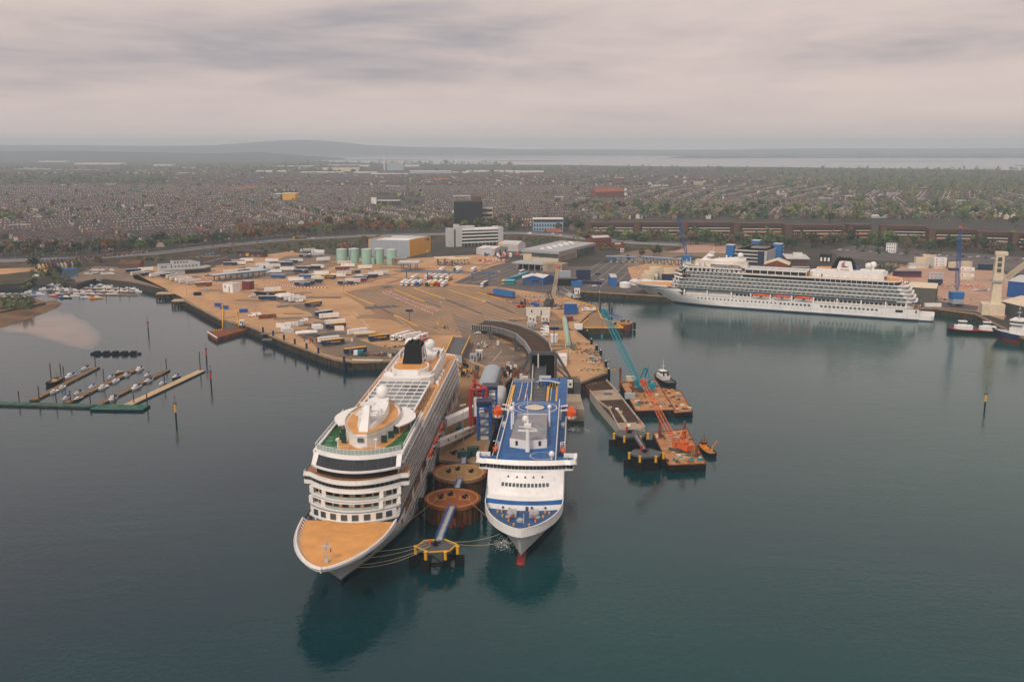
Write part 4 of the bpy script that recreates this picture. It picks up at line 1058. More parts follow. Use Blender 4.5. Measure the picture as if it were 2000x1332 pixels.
 for sd in(-1,1):
  for s in(99,105.5):b=MB();b.box(s-.3,s+.3,min(sd*10,sd*10.8),max(sd*10,sd*10.8),18.3,22.4);b.beam((s,sd*10.4,22.2),(s,sd*13.2,22.6),.5);b.build('davit','white',R)
  b=MB();b.beam((58,sd*10.8,18.3),(58,sd*11.2,22.2),.4);b.beam((58,sd*11.2,22.2),(54,sd*12.4,23.4),.3);b.build('rescue_davit','white',R)
  b=MB();b.box(64,66,sd*11.4-.6,sd*11.4+.6,18.3,19.3);b.box(88,92,sd*11.4-.7,sd*11.4+.7,18.3,19.5);b.box(48,50,sd*11.3-.5,sd*11.3+.5,18.3,19.2);b.build('deck_locker','ltgrey',R)
 b=MB();b.box(92,158,12.62,12.75,16.5,17.7);b.box(40,92,12.62,12.75,17.0,17.6);b.build('side_stripe','red',R)
 for k in range(3):b=MB();b.box(29+2.5*k,29.7+2.5*k,12.5,12.66,15+k*.5,15.9+.5*k);b.build('side_window','glass',R)
 return R
FA=math.radians(86.2);FP=Vector((2.3,268.5,0))
ferry=build_ferry();ferry.location=FP;ferry.rotation_euler.z=FA
def fl(x,y,z):return loc_of(FP,FA,x,y,z)
_lb2=make_lifeboat('x',7.6,'ferry lifeboats');_u2=[]
for sd,w_ in((-1,'open-water'),(1,'pier')):
 o=place(_lb2,_u2,fl(102,sd*-0+(14.6 if sd<0 else-14.6)*1,18.6),FA,f'orange enclosed lifeboat hung on the {"pier" if sd < 0 else "open-water"} side of the blue-decked ferry','lifeboat','ferry lifeboats')
 o.scale=(1.0,1.25,1.25)
 b=MB();rings=[]
 for k in range(9):
  t=k/8;x=(t-.5)*4.6;w=.95*max(.05,math.sin(PI*min(1,.15+t*.85)))**.6
  rings.append([(x,-w,.8),(x,-w*.7,.1),(x,0,-.1),(x,w*.7,.1),(x,w,.8),(x,w*.6,.5),(x,-w*.6,.5)])
 b.loft(rings,True,True,True);o=b.build('rescue_boat','orange')
 tag(o,f'small open orange rescue boat on the {"pier" if sd < 0 else "open-water"} side of the ferry, behind the bridge wing','rescue boat','ferry rescue boats')
 o.location=fl(56,11.9*(1 if sd<0 else-1),19.6);o.rotation_euler.z=FA
def foam(pts,label,seed):
 b=MB();r_=random.Random(seed)
 for k in range(420):
  t=r_.random()**.8;i=t*(len(pts)-1);j=min(int(i),len(pts)-2)
  p=g(*pts[j]).lerp(g(*pts[j+1]),i-j);w=1.4+1.2*math.sin(PI*t)
  x,y,s_=p.x+r_.gauss(0,w*.7),p.y+r_.gauss(0,w*1.1),r_.uniform(.06,.26)*(1.2-t)
  b.ball((x,y,.02),s_,5,4,.25)
 o=b.build('foam','foam',kind='stuff');o['label']=label
foam([(1112,839),(1130,838),(1160,841)],'white water pumped out beside the ferry',1)
foam([(990,1060),(984,1062),(972,1066)],'white water below the ferry bow',2)
def rope(a,c,sag,label,group='mooring ropes of the two bow-on ships'):
 a,c=Vector(a),Vector(c);b=MB();ps=[]
 for k in range(11):
  t=k/10;p=a.lerp(c,t);p.z-=sag*4*t*(1-t);ps.append(p)
 b.path(ps,0.065,4);return tag(b.build('mooring_rope','rope'),label,'rope',group)
def s1(x,y,z):return loc_of(P1,A1,x,y,z)
def round_dolphin(px0,px1,py,z,topm,label,sides,posts=True):
 c=g((px0+px1)/2,py,z);r=(g(px1,py,z)-g(px0,py,z)).length/2
 R_=T('round_dolphin',label,'dolphin',(c.x,c.y,0),0,'round mooring dolphins')
 b=MB();b.prism([(r*.94*math.cos(2*PI*k/sides),r*.94*math.sin(2*PI*k/sides))for k in range(sides)],-2,z-1.0);b.build('drum','rust',R_)
 b=MB()
 for k in range(sides*2):a=PI*k/sides;b.beam((r*.945*math.cos(a),r*.945*math.sin(a),-1),(r*.945*math.cos(a),r*.945*math.sin(a),z-1),.3)
 b.build('sheet_pile_rib','quaywall',R_,'stuff')
 b=MB();b.prism([(r*math.cos(2*PI*(k+.5)/sides),r*math.sin(2*PI*(k+.5)/sides))for k in range(sides)],z-1.1,z);b.build('cap',topm,R_)
 b=MB();n=40
 for k in range(n):a0,a1=2*PI*k/n,2*PI*(k+1)/n;q=.86*r;b.poly([(q*math.cos(a0),q*math.sin(a0),z+.02),(q*math.cos(a1),q*math.sin(a1),z+.02),((q+.3)*math.cos(a1),(q+.3)*math.sin(a1),z+.02),((q+.3)*math.cos(a0),(q+.3)*math.sin(a0),z+.02)][::-1][::-1])
 b.build('yellow_ring','lineyellow',R_)
 for x,y in((-r*.42,-.1),(r*.42,-.1),(-.1*r,.25*r)):
  b=MB();b.cyl(x,y,z,z+.5,.7,.6,8);b.beam((x-1,y,z+.6),(x+1,y,z+.9),.35);b.beam((x,y-.9,z+.7),(x+.4,y+.9,z+1.1),.35);b.ball((x+.5,y+.4,z+1),.35,6,5);b.build('mooring_hook','rubber',R_)
  b=MB();q=1.6
  for(x0,y0,x1,y1)in((-q,-q,q,-q),(q,-q,q,q),(q,q,-q,q),(-q,q,-q,-q)):b.beam((x+x0,y+y0,z+.03),(x+x1,y+y1,z+.03),.18,.04)
  b.build('hook_marking','lineyellow',R_)
 for k in range(3):
  a=-.6-.5*k if False else(PI+.35*(k-1))
  for sg_ in(0,1):
   aa=a if sg_==0 else(.25*(k-1))
   if k==1:
    b=MB();x,y=(r+1.2)*math.cos(aa),(r+1.2)*math.sin(aa);b.box(x-.7,x+.7,y-2.0,y+2.0,.6,z-.6);b.tube((x*.9,y,2),(x,y,2),.7,.7,8);b.build('fender','rubber',R_)
 b=MB()
 for a in(-1.9,-1.55,-1.2):b.cyl(r*math.cos(a)*1.02,r*math.sin(a)*1.02,-1,1.6,.4,.4,6)
 b.build('timber_pile','boot',R_)
 return R_,c,r
D1,c1,r1=round_dolphin(828,940,972,7.0,'rusttop','front round dolphin with a rust-red top ringed in yellow',16)
D2,c2,r2=round_dolphin(846,950,922,7.0,'piertan','rear round dolphin with a sandy top, next to the pier end',28)
b=MB();n=10
for k in range(n):
 for a_ in(2.2,-.55):a0,a1=a_+.09*k,a_+.09*(k+1);b.beam((r2*math.cos(a0),r2*math.sin(a0),7.2),(r2*math.cos(a1),r2*math.sin(a1),7.2),.3,.7)
b.build('red_kerb','red',D2)
def pile_dolphin(cpx,cpy,z,r,label,topm='dkgrey',edge='yellow',nblk=4,posts=None):
 c=g(cpx,cpy,z)
 R_=T('mooring_dolphin',label,'dolphin',(c.x,c.y,0),0,'pile-supported mooring dolphins')
 hexa=[(r*math.cos(PI/3*k+.2),r*.82*math.sin(PI/3*k+.2))for k in range(6)]
 b=MB();b.prism(hexa,z-.8,z);b.build('platform',topm,R_)
 if edge:
  b=MB();b.strip([(x*.97,y*.97)for x,y in hexa+hexa[:1]],z,z+.3,.35);b.build('platform_edge',edge,R_)
 if edge is None:
  b=MB();b.prism([(x*.86,y*.86)for x,y in hexa],-1.5,z-.9);b.build('pile_skirt','rubber',R_)
 for x,y in hexa:
  b=MB();b.tube((x*.82,y*.82,z-.8),(x*1.0,y*1.0,-2),.55,.55,8);b.build('pile','rubber',R_)
 b=MB()
 for(x,y),(x2,y2)in zip(hexa,hexa[1:]+hexa[:1]):b.beam((x*.88,y*.88,2.2),(x2*.88,y2*.88,2.2),.5);b.beam((x*.84,y*.84,z-.9),(x2*.95,y2*.95,.6),.3)
 b.build('pile_bracing','rubber',R_)
 for k in range(nblk):
  a=-PI/2+(k-(nblk-1)/2)*.95;x,y=r*1.0*math.cos(a),r*.86*math.sin(a)
  b=MB();b.cyl(x,y,z-2.2,z+.2,.5,.5,10);b.cyl(x,y,z+.2,z+.35,.65,.65,10);b.build('fender_post','yellow',R_)
  if k in(1,nblk-1,0):b=MB();xx,yy=x*1.12,y*1.15;b.box(xx-1.3,xx+1.3,yy-.5,yy+.5,.2,z-2.6);b.build('fender_panel','rubber',R_)
 b=MB();b.cyl(-.5,.4,z,z+.7,.8,.6,8);b.beam((-1.6,.3,z+.7),(1.2,.6,z+1),.4);b.beam((.2,-.6,z+.7),(-.6,1.4,z+1.1),.4);b.build('mooring_hook','rubber',R_)
 return R_,c
D3,c3=pile_dolphin(853,1066,6.0,6.4,'black-fendered mooring dolphin with yellow edging at the foot of the long blue gangway')
b=MB();b.cyl(-2.2,1.4,6,7.6,.35,.3,8);b.build('orange_marker','orange',D3)
D4,c4=pile_dolphin(1262,884,6.0,6.8,'dark mooring dolphin with yellow fender posts beside the orange crane barge',edge=None,nblk=4)
D5,c5=pile_dolphin(1232,846,6.0,7.2,'dark pile dolphin with yellow fender posts at the end of the new linkspan deck',edge=None,nblk=4)
for D_,in((D4,),(D5,)):b=MB();b.cyl(-1.5,1.5,6,7.8,.55,.4,8);b.ball((-1.5,1.5,8),.6,8,6);b.build('red_capstan','red',D_)
def gangway(p,q,w,label,railm,deckm='grey',name='gangway',h=1.2,both=True,group=None):
 p,q=Vector(p),Vector(q);d=(q-p);L=d.length;d.normalize();o=Vector((-d.y,d.x,0)).normalized()*w/2
 R_=T(name,label,'gangway',group=group)
 b=MB();b.poly([p-o,q-o,q+o,p+o]);b.poly([p+o-Vector((0,0,.3)),q+o-Vector((0,0,.3)),q-o-Vector((0,0,.3)),p-o-Vector((0,0,.3))]);b.build('walkway',deckm,R_)
 for sd in((-1,1)if both else(1,)):
  b=MB();n=max(2,int(L/2));up=Vector((0,0,h))
  b.beam(p+o*sd,q+o*sd,.25,.4);b.beam(p+o*sd+up,q+o*sd+up,.14)
  for k in range(n):
   a,c=p.lerp(q,k/n)+o*sd,p.lerp(q,(k+1)/n)+o*sd
   b.beam(a,a+up,.1);b.beam(a if k%2 else a+up,c+up if k%2 else c,.1)
  b.build('handrail',railm,R_)
 return R_
gangway((c3.x+.4,c3.y+4,6.3),(c1.x+.5,c1.y-r1+1.2,7.3),2.2,'long gangway with blue side truss from the yellow-edged dolphin to the rust-red round dolphin','blue')
gangway((c1.x+1,c1.y+r1-.8,7.3),(c2.x+.6,c2.y-r2+.8,7.3),2.0,'short blue gangway linking the two round dolphins','blue')
gangway((c2.x+.8,c2.y+r2-.6,7.3),g(907,892,5.4),2.0,'short blue gangway from the sandy round dolphin up to the pier','blue')
gangway((c4.x-.5,c4.y+4,6.4),(c5.x+1.2,c5.y-4,6.4),1.6,'grey walkway joining the two dark mooring dolphins','dkgrey')
for(sx,sy,sz,tx,ty,tz,sg_,lb)in((20,-9.3,11.3,c3.x-3,c3.y+2,6.6,.8,'uppermost rope from the cruise ship bow to the yellow-edged dolphin'),(15,-7,11.3,c3.x-3,c3.y,6.6,.9,'second rope from the cruise ship bow to the yellow-edged dolphin'),(10.5,-4.8,11.3,c3.x-2,c3.y-1,6.6,1.6,'slack rope from the cruise ship bow to the yellow-edged dolphin'),(9.6,-4.3,11.3,c3.x-2,c3.y-1.4,6.6,2.4,'lowest sagging rope from the cruise ship bow to the yellow-edged dolphin'),(33,-12.8,11.3,c1.x-.42*r1,c1.y,7.8,.5,'tight rope from the cruise ship to the hook on the rust-red dolphin')):
 p=s1(sx,sy,sz);rope(p,(tx,ty,tz),sg_,lb)
rope(fl(9,8.2,11.5),(c1.x+.42*r1,c1.y,7.8),.5,'rope from the ferry bow to the hook on the rust-red dolphin')
rope(fl(6,6.5,9),(c3.x+3,c3.y+2,6.6),1.0,'upper rope from the ferry bow to the yellow-edged dolphin')
rope(fl(3.5,4.0,8),(c3.x+3.5,c3.y+1,6.6),1.2,'lower rope from the ferry bow to the yellow-edged dolphin')
def frame_tower():
 c=g(930,820,5);R_=T('boarding_tower','passenger boarding tower with red frame and white cabin between the two bow-on ships','boarding tower')
 A_,B_,C_,D_=h(919,822,392),h(945,822,392),h(929,800,404),h(955,800,404)
 zt=24
 b=MB()
 base=[Vector((A_.x,A_.y,5)),Vector((B_.x+1,B_.y+3,5)),Vector((A_.x+1.2,A_.y+13,5)),Vector((B_.x+1.2,B_.y+13,5))]
 for p in base:b.tube((p.x,p.y,5),(p.x,p.y,zt),.75,.75,8)
 t=[Vector((p.x,p.y,zt))for p in base]
 b.tube(t[0],t[1],.7,.7,8);b.tube(t[0],t[2],.7,.7,8);b.tube(t[2],t[1],.7,.7,8);b.tube(t[2],(t[2].x,t[2].y,zt+1.5),.8,.8,8)
 b.beam((base[0].x,base[0].y,7),(base[1].x,base[1].y,7.2),.8);b.beam((base[0].x,base[0].y,12),(base[1].x,base[1].y,12),.6)
 b.build('red_frame','redframe',R_)
 x0,y0=base[0].x+1.2,base[0].y+1.5
 b=MB();b.box(x0,x0+4.6,y0,y0+8,12,18.5);b.build('cabin','white',R_)
 b=MB();b.box(x0+1.2,x0+3.6,y0+8.2,y0+22,14,17);b.build('gallery','white',R_)
 b=MB();b.box(x0+.9,x0+3.9,y0+14,y0+14.6,5,20);b.box(x0-.2,x0+.4,y0+9,y0+9.8,5,20);b.box(x0+4.4,x0+5,y0+9,y0+9.8,5,20);b.box(x0-.2,x0+5,y0+9,y0+9.8,19,20);b.build('inner_frame','redframe',R_)
 b=MB();p,q=Vector((x0,y0+3,14.2)),s1(150,-15.2,11.5)
 d=(q-p).normalized();o=Vector((-d.y,d.x,0))*1.5;u=Vector((0,0,1.5))
 b.loft([[p-o-u,p+o-u,p+o+u,p+u*1.6,p-o+u],[q-o-u,q+o-u,q+o+u,q+u*1.6,q-o+u]],True,True,True);b.build('telescopic_bridge','white',R_)
 b=MB()
 for t_ in(.25,.7):m_=p.lerp(q,t_)-o*1.03;b.beam(m_-d*.6,m_+d*.6,.1,1.0)
 b.build('bridge_window','glass',R_)
 return R_
frame_tower()
def blue_tower():
 R_=T('blue_tower','dark blue steel stair towers of the boarding bridge beside the ferry','tower')
 for(px,py,Y,w,dd,zt)in((957,800,401,5.6,6,22.5),(946,835,385,5.2,5,20)):
  p=h(px,py,Y);x,y=p.x,p.y
  b=MB()
  for sx in(-1,1):
   for sy in(-1,1):b.box(x+sx*w/2-.45,x+sx*w/2+.45,y+sy*dd/2-.45,y+sy*dd/2+.45,5,zt)
  for z in(7.5,11,14.5,18,zt-1):b.strip([(x-w/2,y-dd/2),(x+w/2,y-dd/2),(x+w/2,y+dd/2),(x-w/2,y+dd/2),(x-w/2,y-dd/2)],z,z+.45,.3)
  for z in(7.5,11,14.5):b.beam((x-w/2,y-dd/2,z),(x+w/2,y-dd/2,z+3.5),.3);b.beam((x+w/2,y-dd/2,z),(x+w/2,y+dd/2,z+3.5),.3)
  b.build('tower_frame','blue',R_)
  b=MB();b.box(x-w/2-.6,x+w/2+.6,y-dd/2-.5,y+dd/2+.5,zt,zt+1.6);b.build('winch_house','navy',R_)
  b=MB();b.box(x-w/2+.8,x+w/2-.8,y-dd/2+.8,y+dd/2-.8,5,zt-4);b.build('lift_shaft','ltgrey',R_)
blue_tower()
p=g(915,830,5.0)
R_=T('passenger_gangway','white covered passenger gangway with small dark windows leading to the cruise ship','gangway')
a_,q_=s1(124,-15.4,10.5),Vector((g(926,842,5).x,g(926,842,5).y,6.4));d=(q_-a_).normalized();o=Vector((-d.y,d.x,0)).normalized()*1.2;u=Vector((0,0,1.3))
b=MB();b.loft([[a_-o-u,a_+o-u,a_+o+u,a_-o+u],[q_-o-u,q_+o-u,q_+o+u,q_-o+u]],True,True,True);b.build('enclosed_walkway','dirtywhite',R_)
b=MB()
for t_ in(.2,.4,.6,.8):
 for sd in(-1,1):m_=a_.lerp(q_,t_)+o*sd*1.03+u*.2;b.beam(m_-d*.5,m_+d*.5,.1,.9)
b.build('window','glass',R_)
b=MB()
for t_ in(.3,.75):
 m_=a_.lerp(q_,t_);b.beam((m_.x,m_.y,5),(m_.x,m_.y,m_.z-1.2),.4)
b.build('support_leg','steel',R_)
R_=T('pier_gallery','long grey arched-roof passenger gallery on the pier beside the ferry','gallery')
b=MB();v0,v1,v2=h(940,745,425),h(960,728,440),h(962,705,478)
def vault(b,a,c,w,hh,z0):
 d=(c-a).normalized();o=Vector((-d.y,d.x,0)).normalized()
 rg=[]
 for P_ in(a,c):rg.append([P_+o*(w/2*math.cos(PI*k/8))+Vector((0,0,z0-P_.z+hh*.62+hh*.38*math.sin(PI*k/8)))for k in range(9)]+[P_-o*w/2+Vector((0,0,z0-P_.z)),P_+o*w/2+Vector((0,0,z0-P_.z))])
 b.loft(rg,True,True,True)
vault(b,Vector((v1.x-3.4,v1.y-12,0)),Vector((v2.x,v2.y,0)),8.5,6.5,9.0);b.build('arched_roof','bluegrey',R_)
b=MB();vault(b,Vector((v1.x+1.5,398,0)),Vector((v1.x+4,436,0)),6,5.0,10);b.build('covered_walk','ltgrey',R_)
b=MB()
for yy in(402,414,426,440,456,472):b.box(v1.x-1+(yy-400)*.06,v1.x-.4+(yy-400)*.06,yy,yy+.6,5,10);b.box(v1.x+3+(yy-400)*.04,v1.x+3.6+(yy-400)*.04,yy,yy+.6,5,10)
b.build('column','steel',R_)
def pier_crane():
 c=g(900,850,5.05);R_=T('mobile_crane','small blue-green mobile crane with outriggers parked on the pier','mobile crane',c,.35)
 b=MB();b.box(-1.3,1.3,-3.5,3.5,.9,1.9);b.build('chassis','teal',R_)
 b=MB();b.box(-1.2,.2,1.6,3.3,1.9,3.2);b.build('cab','steelblue',R_)
 b=MB();b.box(.1,1.1,-2,3.6,2.2,3.1);b.beam((.6,-1.5,2.8),(.4,4.6,4.6),.7);b.build('boom','teal',R_)
 b=MB()
 for y in(-3,2.6):b.beam((-3.2,y,1),(3.2,y,1),.35);b.cyl(-3.2,y,0,1,.3,.3,8);b.cyl(3.2,y,0,1,.3,.3,8)
 b.build('outrigger','dkgrey',R_)
 for y in(-2.4,-1,1.2,2.4):
  for x in(-1.2,1.2):b=MB();b.tube((x-.2,y,.5),(x+.2,y,.5),.5,.5,10);b.build('wheel','rubber',R_)
pier_crane()
def cabin(px,py,w,d,hh,m,label,z=ZQ,rz=0.0,name='cabin',roof='white',cat='cabin',group=None,win=True):
 c=g(px,py,z);R_=T(name,label,cat,(c.x,c.y,z+.1),rz,group)
 b=MB();b.cbox(0,0,-.1,w,d,hh+.1);b.build('wall',m,R_)
 b=MB();b.cbox(0,0,hh,w+.3,d+.3,.18);b.build('roof',roof,R_)
 if win:
  b=MB();b.box(-w*.3,-w*.3+.9,-d/2-.05,-d/2,hh*.45,hh*.8);b.build('window','glass',R_)
  b=MB();b.box(w*.1,w*.1+.9,-d/2-.05,-d/2,0,hh*.75);b.build('door','dkgrey',R_)
 return R_
cabin(906,893,5,2.2,2.4,'dkgreen','low dark green equipment box at the pier end',roof='dkgreen',win=False)
cabin(924,890,4.6,2.4,3.4,'dkgreen','tall dark green equipment box at the right of the pier end',roof='dkgreen',win=False)
cabin(925,706,4,3.2,4.2,'bluegrey','grey kiosk behind the cruise ship stern, left one',roof='grey')
cabin(936,702,3.6,3.0,5.2,'ltgrey','pale kiosk on a post behind the cruise ship stern, right one')
def hook(px,py,label):
 c=g(px,py,5.04);b=MB();b.cyl(0,0,0,.6,.9,.7,8);b.beam((-1.6,-.3,.8),(1.4,.4,1.2),.5);b.beam((-.4,-1.1,.7),(.5,1.2,1.1),.5);b.ball((1,.6,1.2),.5,6,5)
 o=b.build('mooring_hook','rubber');o.location=c;return tag(o,label,'mooring hook','mooring hooks on the pier')
hook(886,887,'black mooring hook at the left of the pier end');hook(900,884,'black mooring hook in the middle of the pier end')
b=MB()
for(x0,y0,x1,y1)in((933,838,962,838),(962,838,963,832),(933,838,930,833)):
 p,q=g(x0,y0,5),g(x1,y1,5);b.beam((p.x,p.y,6.0),(q.x,q.y,6.0),.35);b.beam((p.x,p.y,5),(p.x,p.y,6.2),.4)
tag(b.build('guard_rail','yellow'),'yellow guard rail around the foot of the blue tower','guard rail')
R_=T('linkspan','dark steel linkspan gantry with ramp reaching onto the ferry stern','linkspan')
YP=462
tl,tr=h(1037,690,YP),h(1086,690,YP);zt=tl.z
ll,lr_=h(1003,738,YP),h(1127,740,YP)
b=MB();b.beam((tl.x,YP,zt),(tr.x,YP,zt),1.4,1.6);b.beam((tl.x,YP,zt),(ll.x,YP,6),1.1,1.2);b.beam((tr.x,YP,zt),(lr_.x,YP,6.5),1.1,1.2)
b.beam((tl.x,YP,zt),(tl.x,YP,3),1.0);b.beam((tr.x,YP,zt),(tr.x,YP,3),1.0)
b.beam((tr.x,YP,zt-7.5),(lr_.x,YP,8.0),.8);b.beam((ll.x,YP,7),(tl.x,YP,zt-8),.7);b.beam((tr.x,YP-1,zt-4),(lr_.x,YP-1,9),.4)
b.box(lr_.x-1.6,lr_.x+1.6,YP-4,YP+3,-1,11);b.box(ll.x-1.4,ll.x+1.4,YP-3,YP+3,-1,8)
b.build('gantry','dkgrey',R_)
b=MB()
for k in range(26):x=tl.x+1+(tr.x-tl.x-2)*k/25;b.box(x-.12,x+.12,YP+3,YP+3.3,8,zt-.6)
b.box(tl.x+.5,tr.x-.5,YP+3.3,YP+3.6,8,zt-.6);b.build('screen','black',R_)
rt0,rt1=h(1049,700,YP+2),fl(121,-1.6,19.2)
zr=17.5;A0=Vector((tl.x+4.6,YP+6,zr));A1v=Vector((rt1.x-1.0,rt1.y,19.4))
d=(A1v-A0).normalized();o=Vector((-d.y,d.x,0)).normalized()
b=MB();b.poly([A0-o*3,A1v-o*2.7,A1v+o*2.7,A0+o*3][::-1])
b.beam(A0-o*3,A1v-o*2.7,.5,1.6);b.beam(A0+o*3,A1v+o*2.7,.5,1.6)
for k in range(7):m_=A0.lerp(A1v,.45+k*.085);b.beam(m_-o*2.8,m_+o*2.8,.25,.3)
b.build('upper_ramp','dkgrey',R_)
b=MB();b.tube((tl.x+3.6,YP-1,zt),(tl.x+3.6,YP-1,17),.35,.35,8);b.beam(A0+o*-3.4+Vector((0,0,.9)),A1v-o*3+Vector((0,0,.9)),.35,.5);b.build('ramp_strut','dirtywhite',R_)
b=MB();b.prism([(ll.x,YP-32),(lr_.x-1,YP-32),(lr_.x-1,YP+18),(ll.x,YP+18)],3.2,4.6);b.build('lower_ramp','black',R_)
b=MB();b.box(lr_.x-6.2,lr_.x+1.2,YP-34,YP-6,-1,5.6);b.build('fender_pontoon','concrete',R_)
for x,z in((ll.x+5.5,10.5),(lr_.x-4,8.5)):
 b=MB();b.box(x-1.6,x+1.6,YP-5,YP-2,z,z+3.4);k_=b.build('control_cabin','dirtywhite',R_)
 b=MB();b.box(x-.2,x+.9,YP-5.06,YP-5,z+1.2,z+2.3);b.build('window','glass',k_)
for x in(tr.x-4.5,tr.x-1.2):b=MB();b.beam((x,YP-7,12),(x+4,YP-24,8),.5);b.build('hydraulic_arm','yellow',R_)
def viaduct():
 R_=T('viaduct','curved steel approach viaduct rising to the ferry linkspan','viaduct')
 cl=[]
 for(xl,yl,xr,yr,z)in((921,638,945,629,8.5),(960,641,985,632,10.5),(985,647,1018,640,12.5),(1008,656,1050,654,14.5),(1026,672,1072,671,16.5),(1037,690,1078,690,17.8)):
  cl.append((g(xl,yl,z),g(xr,yr,z)))
 b=MB()
 for(a,c),(a2,c2)in zip(cl,cl[1:]):b.poly([a,a2,c2,c]);b.poly([c-Vector((0,0,.8)),c2-Vector((0,0,.8)),a2-Vector((0,0,.8)),a-Vector((0,0,.8))])
 b.build('road_deck','darkdeck',R_)
 for sd in(0,1):
  b=MB();rb=MB()
  for q0,q1 in zip(cl,cl[1:]):
   p,q=q0[sd],q1[sd];up=Vector((0,0,1.3));dn=Vector((0,0,-2.2))
   b.poly([p+dn,q+dn,q+up,p+up]);b.poly([p+up,q+up,q+dn,p+dn])
   rb.beam(p+up,q+up,.45,.3)
   n=max(2,int((q-p).length/2.2))
   for k in range(n):m_=p.lerp(q,k/n);rb.beam(m_+dn,m_+up,.35)
  b.build('girder','dkgrey',R_);rb.build('girder_rib','grey',R_)
 for(px,py,zt_)in((958,663,9),(1008,686,12),(1031,700,14)):
  p=g(px,py,5);b=MB();b.box(p.x-1,p.x+1,p.y-1,p.y+1,5,zt_);b.beam((p.x-2,p.y,zt_),(p.x+8,p.y+3,zt_),1.2);b.build('pier_leg','dkgrey',R_)
 return R_
viaduct()
R_=T('ramp_bridge','yellow-railed ramp bridge descending behind the cruise ship stern','ramp')
q0=[g(886,658,9),g(918,660,9)];q1=[g(871,690,9.5),g(902,694,9.5)]
b=MB();b.poly([q1[0],q1[1],q0[1],q0[0]]);b.build('road_deck','dkgrey',R_)
b=MB()
for k in(0,1):b.beam(q0[k]+Vector((0,0,.8)),q1[k]+Vector((0,0,.8)),.5,1.0)
b.build('ramp_rail','yellow',R_)
b=MB();b.poly([(q1[1].x,q1[1].y,5),(q0[1].x,q0[1].y,5),q0[1],q1[1]]);b.poly([q1[1],q0[1],(q0[1].x,q0[1].y,5),(q1[1].x,q1[1].y,5)]);b.poly([(q1[0].x,q1[0].y,5),(q1[1].x,q1[1].y,5),q1[1],q1[0]]);b.build('side_wall','grey',R_)
R_=T('ramp_pontoon','small ramp pontoon with yellow posts and white-edged rusty deck on the left quay','pontoon')
b=MB();b.prism(ccw(xy([g(405,648,2.5),g(424,660,2.5),g(492,641,2.5),g(470,634,2.5)])),-1,2.5);b.build('deck','rust',R_)
b=MB();p,q=g(405,648,2.7),g(424,660,2.7);b.beam(p,q,.6,.6);b.build('white_edge','white',R_)
b=MB();b.poly([g(437,645,2.6),g(464,641,2.6),g(461,618,5.1),g(437,621,5.1)]);b.build('ramp','asphalt',R_)
b=MB()
for(x0,y0,x1,y1)in((435,641,435,608),(466,638,460,610)):p,q=g(x0,y0,3),g(x1,y1,5);b.beam(p+Vector((0,0,1.6)),q+Vector((0,0,1.6)),.6,.6);b.beam(q,q+Vector((0,0,5)),.7);b.beam(p,p+Vector((0,0,3)),.6)
b.build('yellow_rail','yellow',R_)
for k in range(4):b=MB();p=g(418+5*k,648-k*.6,2.5);b.cyl(p.x,p.y,2.5,4,.3,.3,6);b.build('yellow_post','yellow',R_)
cabin(473,635,3.2,2.6,3.2,'dirtywhite','small white cabin beside the small ramp pontoon on the left quay')
for k,(px,py)in enumerate(((325,572),(356,586))):
 p=g(px,py,4.5);R_=T('jetty',['left timber jetty stub at the corner of the left quay','right timber jetty stub at the corner of the left quay'][k],'jetty',(p.x,p.y,0),.1,'jetty stubs')
 b=MB();b.cbox(0,0,3.8,15,9,.8);b.build('deck','palewood',R_)
 for x in(-7,-2.4,2.4,7):
  for y in(-4,4):b=MB();b.box(x-.5,x+.5,y-.5,y+.5,-1,3.9);b.build('leg','quaywall',R_)
 b=MB();b.beam((-7,-4,1),(7,-4,1),.6);b.beam((-7,4,1),(7,4,1),.6);b.build('bracing','quaywall',R_)
for k,(px,py)in enumerate(((515,645),(535,652),(556,660),(577,668),(600,677),(623,686),(673,703))):
 p=g(px,py+3,5);d_=Vector((p.x-.0,p.y-1.6,0));R_=T('fender_pile',f'tall dark blue fender pile on the left quay edge, {nth(k + 1)} from the left','fender pile',d_,0,'fender piles of the left quay')
 b=MB();b.cyl(0,0,-2,8.2,.65,.65,10);b.build('pile','navy',R_)
 b=MB();b.cyl(0,0,8.2,8.4,.72,.72,10);b.build('pile_cap','blue',R_)
 b=MB();b.box(1.2,3.6,.6,1.5,1.5,4.6);b.build('fender_block','rubber',R_)
p0,p1=g(688,703,5.4),g(748,704,5.4)
b=MB();b.tube(p0,p1,.55,.55,10);tag(b.build('pipe','cream'),'long pale pipe lying along the quay edge left of the cruise ship','pipe')
def clutter(px,py,w,d,n,mats,label,seed,big=1.0):
 c=g(px,py,ZQ);r_=random.Random(seed);b=MB()
 for k in range(n):
  b.m=r_.randrange(len(mats));x,y=c.x+r_.uniform(-w,w)/2,c.y+r_.uniform(-d,d)/2;q=r_.uniform(.5,1.8)*big
  if k%3:b.cbox(x,y,ZQ,q,q*r_.uniform(.5,1.5),q*r_.uniform(.5,1.6))
  else:b.beam((x,y-q,ZQ+.4),(x+r_.uniform(-1,1),y+q,ZQ+r_.uniform(.4,2.5)),.3)
 o=b.build('quay_gear',mats,kind='stuff');o['label']=label
clutter(905,728,15,26,70,['dkgrey','black','yellow','wood','dkgrey','rust'],'dark machinery and yellow rails behind the cruise ship',41,1.3)
clutter(1002,728,12,24,60,['dkgrey','rust','dirtywhite','black','red'],'winches and gear beside the linkspan gantry',42,1.2)
clutter(975,770,3,70,60,['rust','palewood','dkgrey','yellow'],'gear along the ferry side of the pier',43,.8)
clutter(925,676,30,14,26,['yellow','dkgrey','red','dirtywhite'],'bollards and blocks under the viaduct',44,.9)
clutter(885,640,30,30,9,['yellow','dkgrey'],'yellow posts at the lane ends',45,.9)
